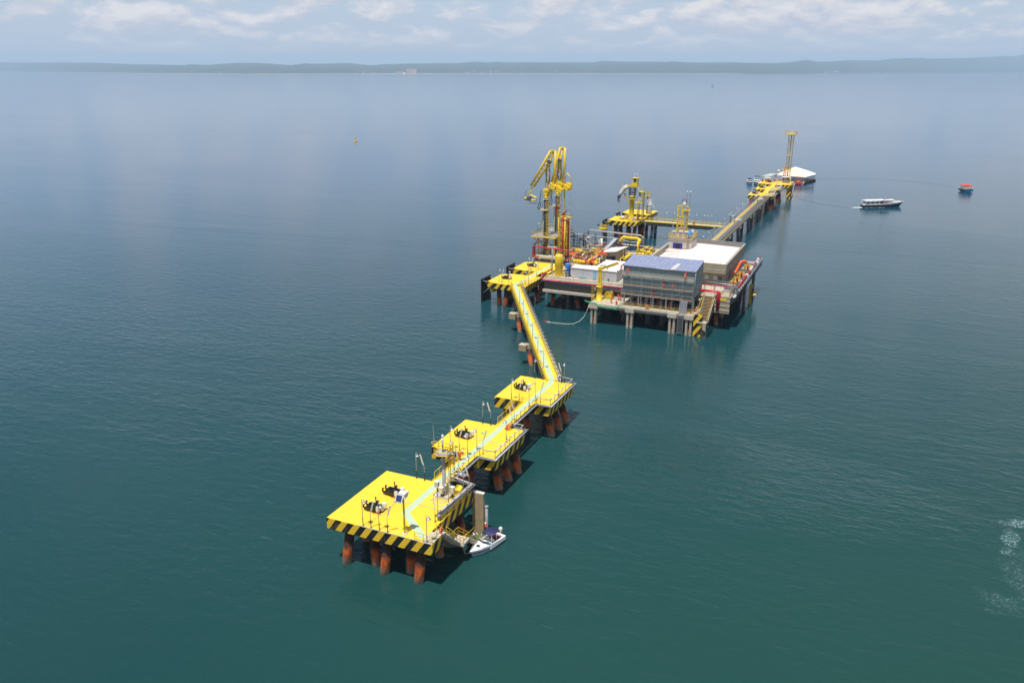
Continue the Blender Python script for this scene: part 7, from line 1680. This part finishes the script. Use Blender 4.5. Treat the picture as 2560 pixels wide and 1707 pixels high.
# ---------------------------------------------------------------- far mooring dolphins
for i, (x0, x1, y0, y1, l) in enumerate([(2.6, 13.6, 305.5, 315.5, 'nearest of the three far striped dolphins at the end of the trestle'), (2.6, 13.6, 326.5, 337.5, 'middle one of the three far striped dolphins'), (0.8, 16.3, 347.3, 361.0, 'last far striped dolphin, under the tall lattice tower')]):
    slab_thing('mooring_dolphin', l, 'pier platform', [(x0, y0), (x1, y0), (x1, y1), (x0, y1)], [(x0 + 1.5, y0 + 1.5, x0 + 0.6, y0 + 2.5), (x1 - 1.3, y0 + 1.5, x1 - 0.5, y0 + 1.5), (x1 - 1.2, y0 + 5, x1 - 0.2, y0 + 6), (x1 - 1.2, y1 - 1.5, x1 - 0.4, y1 + 0.5), (x0 + 1.5, y1 - 1.5, x0, y1), ((x0 + x1) / 2, y0 + 1.6, (x0 + x1) / 2, y0 + 2.8), (x0 + 5, y1 - 3, x0 + 5, y1 - 1)], group='far striped dolphins')
walkway('short footbridge between the first and second far dolphins', (8.8, 315.6), (8.8, 326.4), group='short footbridges', mark=False)
walkway('short footbridge between the second and last far dolphins', (8.8, 337.6), (8.8, 347.2), group='short footbridges', mark=False)
for x, y, l in [(5.6, 310.5, 'nearest far dolphin'), (5.6, 331.8, 'middle far dolphin'), (6.3, 353.5, 'last far dolphin by the tower')]: hk.place((x, y, Z6), 0, 'small black mooring hook on the ' + l, 'mooring hooks on the far dolphins')
for x, y, l in [(4.9, 306.0, 'front of the nearest far dolphin'), (4.6, 327.0, 'front left of the middle far dolphin'), (12.8, 327.5, 'front right of the middle far dolphin'), (3.0, 348.0, 'front left of the last far dolphin'), (7.6, 315.0, 'back of the nearest far dolphin'), (7.6, 337.0, 'back of the middle far dolphin')]: bell.place((x, y, Z6), 0, 'lamp post at the ' + l, 'lamp posts on the far dolphins')
for i, (y0, y1) in enumerate(((303, 317), (324, 339))):
    pipeline(['first', 'second'][i] + ' white pipe looping round the right edge of the far dolphins', [(10.4, y0, 7.5), (10.4, y0 + 2, 7.5), (13.4, y0 + 2, 7.5), (13.4, y1 - 1.5, 7.5), (10.4, y1 - 1.5, 7.5), (10.4, y1 + 4, 7.5)], 0.14, 'offwhite', supports=2.5, z0=6.5)
tray('grey tray along the right of the far dolphins', [(11.0, 303), (11.0, 305), (13.9, 305.2), (13.9, 316), (11.0, 316.2), (11.0, 326), (13.9, 326.2), (13.9, 338), (11.0, 338.2), (11.0, 347)], 0.9)
MBp = thing('striped_wall', 'tall striped fender wall standing in the water below the lattice tower', 'wall', (15.6, 348.7, 0))
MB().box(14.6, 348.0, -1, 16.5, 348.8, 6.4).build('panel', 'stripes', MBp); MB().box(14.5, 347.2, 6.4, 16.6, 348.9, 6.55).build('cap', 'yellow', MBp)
t = thing('gangplank_frame', 'white poles and beige stair right of the striped wall', 'stairs', (17.3, 349.5, 0))
MB().bar((17.9, 349, 7.6), (17.0, 349, 1.0), 0.22).bar((17.0, 349.6, 8.0), (16.9, 349.6, 3.8), 0.2).build('pole', 'white', t); MB().prism([(16.6, 349), (17.7, 349), (17.7, 352), (16.6, 352)], 6.3, 6.5).build('landing', 'beigewall', t)
for k in range(6): MB().box(16.7, 349.1 + k * 0.1, 4.3 + k * 0.35, 17.5, 349.3 + k * 0.1, 4.4 + k * 0.35).build('step', 'beigewall', t)
railing('yellow railing on the last far dolphin by the white poles', [(14.5, 347.6, Z6), (16.5, 347.6, Z6), (17.6, 352, Z6)], mat='oldyellow', gap=1.2, r=0.05)
tw = thing('lattice_tower', 'tall slim yellow lattice tower with a round railed top, far end of the pier', 'tower', (13.2, 357, Z6))
lattice(tw, 13.3, 357.0, Z6, 29.6, 2.1, 2.4, 9, 'oldyellow', 0.075)
MB().cyl((13.3, 357, Z6), (13.3, 357, 31.6), 0.2, n=8).build('core', 'greypipe', tw)
MB().prism([(13.0 + 2.7 * cos(2 * pi * k / 12), 357 + 2.7 * sin(2 * pi * k / 12)) for k in range(12)], 29.6, 30.0).build('top_platform', 'yellow', tw)
mb = MB()
for hh in (30.6, 31.3): mb.torus((13.0, 357, hh), 2.7, 0.05, 'z', 16, 4)
for k in range(16): mb.cyl((13.0 + 2.7 * cos(2 * pi * k / 16), 357 + 2.7 * sin(2 * pi * k / 16), 30), (13.0 + 2.7 * cos(2 * pi * k / 16), 357 + 2.7 * sin(2 * pi * k / 16), 31.3), 0.05, n=4)
mb.build('guard_rail', 'oldyellow', tw)
for z_ in (19.5, 25.7): MB().box(12.0, 355.7, z_, 14.6, 358.3, z_ + 0.3).build('deck_ring', 'yellow', tw)
MB().box(10.6, 355.7, 12.6, 14.6, 358.3, 12.8).build('lower_platform', 'yellow', tw)
mb = MB()
for hh in (13.3, 13.9): mb.tube([(10.7, 355.8, hh), (14.5, 355.8, hh), (14.5, 358.2, hh), (10.7, 358.2, hh), (10.7, 355.8, hh)], 0.05, 4)
mb.build('guard_rail', 'oldyellow', tw)
for x_ in (10.6, 15.4): MB().cyl((x_, 356.8, 30), (x_, 356.8, 33.0), 0.05, n=4).lathe([(0, -0.2), (0.22, 0), (0, 0.2)], (x_ + (0.25 if x_ < 12 else -0.15), 356.8, 33.0), 7).build('lamp', 'white', tw)
MB().cyl((11.7, 355.6, Z6), (11.7, 355.6, 14.0), 0.22, n=8).build('post', 'redrust', tw)
t = thing('lamp_post', 'lamp post with a round white head left of the lattice tower', 'lamp post', (9.6, 352, Z6)); MB().cyl((9.6, 352, Z6), (9.5, 352, 12.4), 0.09, n=6).build('pole', 'galv', t); MB().lathe([(0.1, -0.3), (0.6, -0.25), (0.65, 0.1), (0.3, 0.4), (0, 0.45)], (9.5, 352, 12.6), 12).build('lamp_head', 'white', t)
for i, (x0, x1, z1) in enumerate(((10.9, 15.2, 9.5), (2.6, 5.8, 8.8))):
    t = thing('hoop_frame', ['white hooped frame at the foot of the lattice tower', 'white hooped frame at the left of the last far dolphin'][i], 'frame', (x0, 354, Z6))
    MB().tube([(x0, 354, Z6), (x0, 354, z1 - 0.7), (x0 + 0.5, 354, z1), (x1 - 0.3, 354, z1), (x1, 354, z1 - 0.3), (x1, 354, Z6)], 0.2, 6).build('hoop', 'white', t); MB().cbox(((x0 + x1) / 2, 354.4, 7.2), (x1 - x0 - 1.2, 0.8, 1.0)).build('machine', 'redrust' if i else 'violet', t)
t = thing('life_ring_stand', 'orange ring on the last far dolphin left of the tower', 'life ring', (9.0, 350.5, Z6)); MB().torus((9.0, 350.5, 8.0), 0.55, 0.16, 'y', 12, 6).build('ring', 'orangered', t); MB().bar((9.0, 350.7, Z6), (9.0, 350.7, 8.3), 0.1).build('post', 'white', t)
for i in range(6):
    x, y = 2.0 + i * 1.3, 355.6 + (i % 3) * 1.6
    t = thing('deck_box', ['leftmost', 'second', 'third', 'fourth', 'fifth', 'rightmost'][i] + ' small equipment box on the back of the last far dolphin', 'box', (x, y, Z6), 0, 'equipment boxes on the last far dolphin')
    MB().cbox((x, y, 7.1), (0.9, 0.8, 1.1)).build('case', ['black', 'offwhite', 'redrust', 'violet', 'darksteel', 'cream'][i], t); MB().cbox((x, y, 7.7), (1.0, 0.9, 0.08)).build('lid', 'galv', t)
# ---------------------------------------------------------------- tented landing stage
tb = thing('tented_pontoon', 'landing pontoon under a large white and peach tent roof', 'pontoon', (11, 412, 0))
MB().prism([(2.0, 403.6), (17.2, 403.6), (21.6, 422.0), (6.0, 424.0)], -0.6, 0.9).build('hull', 'redrust', tb)
MB().prism([(2.1, 403.7), (17.1, 403.7), (21.4, 421.9), (6.2, 423.8)], 0.901, 1.0).build('deck', 'wood', tb)
TA = (11.0, 412.5, 8.4)
def tri(name, pts, mat, th=0.12):
    n = len(pts); MB().add(list(pts) + [(p[0], p[1], p[2] - th) for p in pts], [tuple(range(n)), tuple(reversed(range(n, 2 * n)))] + [(i, n + i, n + (i + 1) % n, (i + 1) % n) for i in range(n)]).build(name, mat, tb)
F0, F1, F2, F3 = (1.6, 403.2, 4.5), (17.6, 403.2, 4.1), (21.6, 422.0, 4.2), (6.0, 424.4, 4.3)
R1 = (17.8, 413.0, 6.6)
tri('tent_panel', [F0, F1, TA], 'tentpeach'); tri('tent_panel', [F3, F0, TA], 'tentwhite'); tri('tent_panel', [F1, R1, TA], 'tentwhite'); tri('tent_panel', [TA, R1, F2, F3], 'tentwhite'); tri('tent_panel', [F1, (21.9, 413.5, 4.6), R1], 'tentwhite'); tri('tent_panel', [R1, (21.9, 413.5, 4.6), F2], 'tentwhite')
MB().box(1.7, 403.25, 3.6, 17.4, 403.35, 4.0).build('valance', 'greypipe', tb)
MB().box(10.5, 404.4, 1.0, 16.6, 404.55, 3.4).build('side_sheet', 'greywall', tb)
for k in range(8):
    u_ = k / 7; x_, y_ = 17.1 + 4.2 * u_, 403.8 + 18.0 * u_
    MB().bar((x_, y_, 0.9), (x_, y_, 4.1), 0.16).build('post', 'white', tb)
    if k < 7: MB().box(x_ - 0.05, y_ + 0.5, 1.2, x_ + 0.15, y_ + 1.9, 3.4).build('side_screen', ['darksteel', 'greypipe', 'navy', 'darksteel'][k % 4], tb)
    MB().torus((x_ + 0.35, y_ + 0.3, 0.3), 0.5, 0.22, 'x', 12, 6).build('tyre', 'rubber', tb)
for x_ in (2.2, 6.0, 10.0, 14.0): MB().bar((x_, 403.9, 0.9), (x_, 403.9, 4.0), 0.16).build('post', 'white', tb)
t = thing('life_raft', 'red covered raft on the near corner of the tented pontoon', 'raft', (14.4, 402.4, 1.0)); MB().lathe([(1.0, 0), (1.15, 0.3), (1.0, 0.7), (0.5, 0.95), (0, 1.0)], (14.6, 402.3, 1.0), 12).build('cover', 'orangered', t); MB().prism([(12.9, 401.0), (17.0, 401.0), (17.0, 403.5), (12.9, 403.5)], 0.3, 1.0).build('base', 'redrust', t)
t = thing('gangway', 'thin white gangway pole slanting down from the pontoon corner', 'gangway', (17, 402, 1)); MB().bar((17.6, 402.6, 1.6), (16.2, 400.6, -0.4), 0.16).build('pole', 'white', t); MB().bar((18.0, 402.4, 1.4), (16.6, 400.4, -0.4), 0.08).build('rail', 'galv', t)
t = thing('canopy', 'grey-green flat canopy on posts left of the tented pontoon', 'canopy', (0, 386, 0))
MB().prism([(-3.0, 385.0), (2.0, 385.0), (4.2, 392.5), (0.6, 393.0)], 5.6, [5.8, 5.8, 6.4, 6.4]).build('roof', 'canopygreen', t)
MB().prism([(-3.2, 385.0), (4.4, 385.0), (5.4, 393.0), (-2.0, 393.0)], 0.2, 0.9).build('deck', 'wood', t)
for x_, y_ in ((-2.8, 385.3), (1.8, 385.3), (3.9, 392.0), (0.6, 392.4)): MB().bar((x_, y_, 0.9), (x_, y_, 5.6), 0.14).build('post', 'galv', t)
for i in range(5):
    x = 6.5 + i * 1.3
    person('person in %s clothes on the pontoon below the peach tent, number %s from left' % (['blue', 'pale', 'dark', 'orange', 'pale'][i], ['one', 'two', 'three', 'four', 'five'][i]), 'stand', x, 403.9, 1.0, i * 0.7, ['blue', 'shirt', 'navy', 'overall', 'shirt'][i], 'trousers', 'black', 'people on the tented pontoon')
# ---------------------------------------------------------------- boats
def hull_mesh(L, B, z_keel, z_chine, sheer, n=14, fine=2.2, transom=0.85):
    """lofted hull, bow at -y; returns outer shell MB functions: sections list"""
    secs = []
    for i in range(n + 1):
        u_ = i / n; y = -L / 2 + L * u_
        w = B / 2 * min(1.0, (1 - (1 - min(1, u_ / 0.55)) ** fine)) * (1 - (1 - transom) * max(0, (u_ - 0.6) / 0.4))
        zs = sheer(u_); rake = -0.12 * L * (1 - u_) ** 3
        secs.append((y, w, zs, rake))
    return secs
def make_hull(par, M_, L, B, zk, zc, sheer, mats, names=('topsides', 'stripe', 'bottom'), deck='deck', deckmat='gelcoat', split=(0.45, 0.75), deck_u=(0.0, 1.0), **kw):
    S_ = hull_mesh(L, B, zk, zc, sheer, **kw)
    def ring(i, f0):      # side point at height fraction f0 (0 chine .. 1 sheer)
        y, w, zs, rk = S_[i]; z = zc + (zs - zc) * f0; ww = w * (0.80 + 0.20 * f0); return (ww, y + rk * f0, z)
    for nm, fa, fb, mt in ((names[0], split[1], 1.0, mats[0]), (names[1], split[0], split[1], mats[1]), (names[2], 0.0, split[0], mats[2])):
        mb = MB(); vs, fs = [], []; n = len(S_)
        for i in range(n):
            for s_ in (-1, 1):
                for f0 in (fa, fb):
                    p = ring(i, f0); vs.append(M_ @ Vector((s_ * p[0], p[1], p[2])))
        for i in range(n - 1):
            for s_ in (0, 2): a = 4 * i + s_; fs.append((a, a + 4, a + 5, a + 1))
        a = 4 * (n - 1); fs.append((a, a + 1, a + 3, a + 2))
        if nm == names[2]:
            k = len(vs)
            for i in range(n): vs.append(M_ @ Vector((0, S_[i][0], zk + (zc - zk) * max(0, 1 - i / n * 2.5))))
            for i in range(n - 1): fs += [(4 * i, 4 * i + 4, k + i + 1, k + i), (4 * i + 2, 4 * i + 6, k + i + 1, k + i)]
            fs.append((a, a + 2, k + n - 1))
        mb.add(vs, fs, True); mb.build(nm, mt, par)
    mb = MB(); vs, fs = [], []; i0, i1 = int(deck_u[0] * (len(S_) - 1)), int(deck_u[1] * (len(S_) - 1))
    for i in range(i0, i1 + 1):
        p = ring(i, 1.0)
        for x_, dz in ((-p[0], 0), (-p[0] * 0.5, 0.10 * min(1, p[0])), (0, 0.14 * min(1, p[0])), (p[0] * 0.5, 0.10 * min(1, p[0])), (p[0], 0)): vs.append(M_ @ Vector((x_, p[1], p[2] + dz)))
    for i in range(i1 - i0):
        for j in range(4): a = 5 * i + j; fs.append((a, a + 5, a + 6, a + 1))
    mb.add(vs, fs, True).build(deck, deckmat, par); return S_
def at_(M_, *ps): return [tuple(M_ @ Vector(p)) for p in ps]
bow, stern = Vector((16.15, 8.5)), Vector((17.45, 14.2)); cen = (bow + stern) / 2; hd = math.atan2(-(bow - stern).x * -1, -(bow - stern).y)
t = thing('speedboat', 'white speedboat with dark blue canopy and outboard motor moored at the boat stairs', 'boat', (cen.x, cen.y, 0), hd)
M_ = Matrix.Translation((cen.x, cen.y, 0)) @ Euler((0, 0, hd)).to_matrix().to_4x4()
make_hull(t, M_, 5.6, 2.15, -0.3, 0.0, lambda u_: 1.12 - 0.42 * u_ ** 0.8, ('gelcoat', 'hullblue', 'hullpale'), split=(0.5, 0.68), deck_u=(0, 0.43), deck='foredeck')
def lb_(name, mat, fn, par=None):
    mb = MB(); fn(mb); mb.v = [tuple(M_ @ Vector(v)) for v in mb.v]; return mb.build(name, mat, par or t)
lb_('cockpit_floor', 'gelcoat', lambda m: m.box(-0.85, -0.5, 0.28, 0.85, 2.4, 0.34))
for s_ in (-1, 1):
    lb_('gunwale', 'gelcoat', lambda m: m.box(s_ * 0.98 - 0.12, -0.45, 0.3, s_ * 0.98 + 0.10, 2.75, 0.86))
    lb_('rub_rail', 'galv', lambda m: m.tube([(s_ * 0.42, -2.35, 1.06), (s_ * 0.85, -1.4, 1.0), (s_ * 1.04, -0.2, 0.93), (s_ * 1.06, 1.2, 0.86), (s_ * 1.0, 2.6, 0.8)], 0.03, 5))
    lb_('bow_rail', 'steel', lambda m: m.tube([(s_ * 0.15, -3.0, 1.25), (s_ * 0.5, -2.2, 1.3), (s_ * 0.8, -1.3, 1.2), (s_ * 0.9, -0.8, 1.0)], 0.025, 5))
lb_('transom', 'gelcoat', lambda m: m.box(-0.95, 2.45, 0.2, 0.95, 2.75, 0.85))
lb_('hatch', 'glass', lambda m: m.cbox((0, -1.75, 1.16), (0.42, 0.42, 0.05)))
lb_('dash', 'lightblue', lambda m: m.box(-0.85, -0.5, 0.8, 0.85, -0.15, 1.0))
lb_('windscreen', 'glass', lambda m: m.prism([(-0.8, -0.55), (0, -0.85), (0.8, -0.55), (0.8, -0.5), (0, -0.8), (-0.8, -0.5)], 1.02, 1.42))
lb_('windscreen_frame', 'white', lambda m: m.tube([(-0.85, -0.2, 1.0), (-0.8, -0.52, 1.44), (0, -0.82, 1.44), (0.8, -0.52, 1.44), (0.85, -0.2, 1.0)], 0.035, 5))
for x_, y_ in ((-0.45, 0.4), (0.45, 0.4)): lb_('seat', 'white', lambda m: m.cbox((x_, y_, 0.65), (0.5, 0.45, 0.25)).cbox((x_, y_ + 0.25, 0.95), (0.5, 0.12, 0.5)))
lb_('rear_seat', 'darkred', lambda m: m.box(-0.8, 1.7, 0.35, 0.8, 2.3, 0.72))
lb_('canopy', 'navy', lambda m: m.add([(-0.85, 0.0, 1.95), (0, -0.05, 2.12), (0.85, 0.0, 1.95), (-0.9, 1.0, 2.02), (0, 1.0, 2.2), (0.9, 1.0, 2.02), (-0.85, 1.9, 1.9), (0, 1.95, 2.06), (0.85, 1.9, 1.9)] + [(-0.85, -0.02, 1.86), (0, -0.07, 2.05), (0.85, -0.02, 1.86)], [(0, 1, 4, 3), (1, 2, 5, 4), (3, 4, 7, 6), (4, 5, 8, 7), (9, 10, 1, 0), (10, 11, 2, 1)], True))
for s_ in (-0.85, 0.85): lb_('canopy_frame', 'white', lambda m: m.tube([(s_ * 1.1, -0.1, 0.88), (s_, 0.02, 1.93)], 0.025, 4).tube([(s_ * 1.1, 0.95, 0.86), (s_, 0.98, 2.0)], 0.025, 4).tube([(s_ * 1.1, 1.9, 0.84), (s_, 1.88, 1.88)], 0.025, 4))
mo = lb_('outboard_motor', 'offwhite', lambda m: m.lathe([(0.16, 0), (0.27, 0.1), (0.29, 0.4), (0.24, 0.62), (0.1, 0.7)], (0, 3.0, 0.95), 10))
lb_('motor_leg', 'steel', lambda m: m.cbox((0, 2.95, 0.5), (0.18, 0.25, 1.0)), mo)
t = thing('mooring_line', 'pale rope sagging from the landing stage to the bow of the speedboat', 'rope', (15.5, 8, 2)); MB().tube([(15.0, 8.5, 2.5), (15.0, 8.2, 1.4), (15.3, 8.0, 0.7), (15.9, 8.1, 0.8), (16.2, 8.3, 1.0)], 0.035, 5).build('line', 'rope', t)
person('person in a pale shirt and grey shorts standing on the lower landing beside the speedboat', 'reach', 15.2, 11.0, 0.62, 0.9, 'shirt', 'trousers', 'skin')
person('worker in orange with a yellow helmet, back right of the second dolphin', 'crouch', 9.6, 33.3, Z6, 1.9, 'overall', hat='yellow')
person('worker in orange behind the red life ring of the footbridge', 'bend', 7.75, 21.0, Z6, 2.0, 'overallred')
def motorboat(label, x, y, L, B, rz, top, fly):
    t = thing('motorboat', label, 'boat', (x, y, 0), rz, 'white motorboats moored at the far end')
    M_ = Matrix.Translation((x, y, 0)) @ Euler((0, 0, rz)).to_matrix().to_4x4()
    make_hull(t, M_, L, B, -0.3, 0.0, lambda u_: 1.5 - 0.4 * u_, ('gelcoat', 'gelcoat', 'hullpale'), split=(0.4, 0.5))
    def q(name, mat, fn):
        mb = MB(); fn(mb); mb.v = [tuple(M_ @ Vector(v)) for v in mb.v]; return mb.build(name, mat, t)
    q('cabin', 'gelcoat', lambda m: m.prism([(-B * .36, -L * .15), (B * .36, -L * .15), (B * .4, L * .25), (-B * .4, L * .25)], 1.3, [1.9, 1.9, 2.5, 2.5]))
    q('windscreen', 'glass', lambda m: m.prism([(-B * .33, -L * .17), (B * .33, -L * .17), (B * .33, -L * .155), (-B * .33, -L * .155)], 1.5, 2.0))
    q('canopy', top, lambda m: m.box(-B * .38, -L * .08 + fly * .5, 2.7 + fly, B * .38, L * .2 + fly * .5, 2.85 + fly))
    for s_ in (-1, 1): q('canopy_frame', 'white', lambda m: m.bar((s_ * B * .36, 0, 1.5), (s_ * B * .36, fly * .5, 2.7 + fly), 0.08).bar((s_ * B * .36, L * .2, 1.5), (s_ * B * .36, L * .18 + fly * .5, 2.7 + fly), 0.08))
    q('bow_rail', 'steel', lambda m: m.tube([(-B * .4, -L * .1, 1.9), (-B * .2, -L * .4, 2.1), (0, -L * .55, 2.2), (B * .2, -L * .4, 2.1), (B * .4, -L * .1, 1.9)], 0.04, 4))
motorboat('small white motorboat with a dark canopy, left one of the moored pair', -10.2, 395.5, 7.0, 2.9, 0.35, 'navy', 0.0)
motorboat('larger white cabin boat with raised dark canopy, right one of the moored pair', -6.6, 397.0, 9.5, 3.5, 0.2, 'navy', 1.1)
def ferry(label, bowp, sternp, B, roofmat, hullmat, redbits, short=False):
    b_, s_ = Vector(bowp), Vector(sternp); c = (b_ + s_) / 2; L = (b_ - s_).length; d = (b_ - s_).normalized(); rz = math.atan2(d.x, -d.y)
    t = thing('ferry', label, 'boat', (c.x, c.y, 0), rz, 'small passenger ferries')
    M_ = Matrix.Translation((c.x, c.y, 0)) @ Euler((0, 0, rz)).to_matrix().to_4x4()
    make_hull(t, M_, L, B, -0.4, 0.0, lambda u_: 1.35 + 1.1 * (1 - u_) ** 3 + 0.2 * u_, ('white', 'black', hullmat), split=(0.62, 0.72), transom=0.7)
    def q(name, mat, fn, par=None):
        mb = MB(); fn(mb); mb.v = [tuple(M_ @ Vector(v)) for v in mb.v]; return mb.build(name, mat, par or t)
    y0, y1 = (-L * .14, L * .46)
    q('roof', roofmat, lambda m: m.prism([(-B * .5, y0), (B * .5, y0), (B * .46, y1), (-B * .46, y1)], 3.15, 3.3).prism([(-B * .25, y0), (B * .25, y0), (B * .25, y1 - .1), (-B * .25, y1 - .1)], 3.3, 3.38))
    q('fore_roof', roofmat, lambda m: m.prism([(-B * .28, -L * .33), (B * .28, -L * .33), (B * .44, y0 - .1), (-B * .44, y0 - .1)], 3.1, 3.25))
    q('wheelhouse', 'greywall', lambda m: m.prism([(-B * .36, -L * .2), (B * .36, -L * .2), (B * .38, -L * .05), (-B * .38, -L * .05)], 1.4, 3.1))
    q('bench_row', 'navy', lambda m: m.box(-B * .38, y0 + 1.2, 1.4, B * .38, y1 - .6, 2.1))
    for k in range(6):
        yy = y0 + (y1 - y0) * k / 5
        for sx in (-1, 1): q('post', 'white', lambda m: m.bar((sx * B * .44, yy, 1.5), (sx * B * .46, yy, 3.2), 0.12))
        for sx in (-1, 1): q('tyre', 'rubber', lambda m: m.torus((sx * B * .52, -L * .2 + L * .58 * k / 5, 0.85), 0.34, 0.16, 'x', 10, 5))
    q('side_rail', 'cream', lambda m: m.tube([(-B * .5, L * .45, 1.75), (-B * .51, 0, 1.7), (-B * .4, -L * .3, 2.0), (0, -L * .5, 2.7), (B * .4, -L * .3, 2.0), (B * .51, 0, 1.7), (B * .5, L * .45, 1.75)], 0.08, 5))
    for k, (mt, yy) in enumerate(redbits): q('roof_bundle', mt, lambda m: m.cbox((0.3 * k, yy, 3.5), (0.8, 1.3, 0.3)))
    q('mast', 'galv', lambda m: m.cyl((0, -L * .1, 3.3), (0, -L * .1, 4.5), 0.06, n=5).cbox((0, -L * .1, 4.2), (0.3, 0.3, 0.3)))
    return t
ferry('blue and white passenger ferry with a long white roof heading right', (65.0, 343.3), (49.6, 333.0), 4.0, 'white', 'hullblue', [('blue', -1.6), ('orange', -3.0)])
ferry('small passenger boat with a red roof, farthest right', (97.6, 405.5), (95.0, 413.2), 4.6, 'orangered', 'lightblue', [('overall', -1.0)])
w_ = MB(); rr = random.Random(5)
for k in range(60):
    u_ = rr.random(); x = 49.6 - 4 * u_ + rr.uniform(-.9, .9); y = 332.9 - 2.6 * u_ + rr.uniform(-.9, .9); r_ = rr.uniform(.1, .5) * (1 - u_ * .6)
    w_.cyl((x, y, 0.0), (x, y, 0.05 + rr.random() * .06), r_, r_ * .6, 6)
for k in range(50):
    u_ = rr.random(); x = 51.0 + 8 * u_; y = 332.0 + 5.3 * u_ + rr.uniform(-.25, .05); w_.cyl((x, y, 0), (x, y, 0.05), rr.uniform(.1, .28), .06, 6)
w_.build('wake_foam', 'white', kind='stuff')
# buoys
t = thing('buoy', 'small yellow buoy alone on the open water at the left', 'buoy', (-367, 536, 0))
bx, by = (-367.0, 536.4)
MB().lathe([(1.1, -0.6), (1.3, 0.2), (1.2, 0.7), (0.6, 1.1)], (bx, by, 0), 14).build('float', 'buoyyellow', t); MB().lathe([(0.5, 1.1), (0.3, 2.2), (0.45, 2.3), (0.4, 3.0), (0.1, 3.2)], (bx, by, 0), 8).build('superstructure', 'buoyyellow', t); MB().cyl((bx, by, 3.1), (bx, by, 4.2), 0.12, n=6).build('top_mark', 'darksteel', t)
t = thing('sailing_boat', 'tiny dark sailing boat with bare mast near the horizon', 'boat', (-548, 2977, 0))
M_ = Matrix.Translation((-548, 2977, 0)) @ Euler((0, 0, 1.9)).to_matrix().to_4x4(); make_hull(t, M_, 8, 2.8, -0.4, 0, lambda u_: 1.3, ('darksteel', 'darksteel', 'darksteel'), deckmat='darksteel'); MB().cyl((-548, 2977, 1), (-547.0, 2977.5, 20), 0.35, 0.2, 6).build('mast', 'parapet', t)
for k, (px, dd) in enumerate(((1318, 900), (1293, 2600))):
    az = az_of(px); x, y = polar(az, 5200 + dd); t = thing('channel_marker', ['thin channel marker far out left of the tower', 'second thin channel marker far out near the shore'][k], 'buoy', (x, y, 0)); MB().cyl((x, y, 0), (x, y, 11), 1.1, 0.6, 8).build('pillar', 'parapet', t); MB().lathe([(1.6, 0), (1.6, 1.5), (0.6, 2.5)], (x, y, 0), 10).build('float', 'redrust', t)
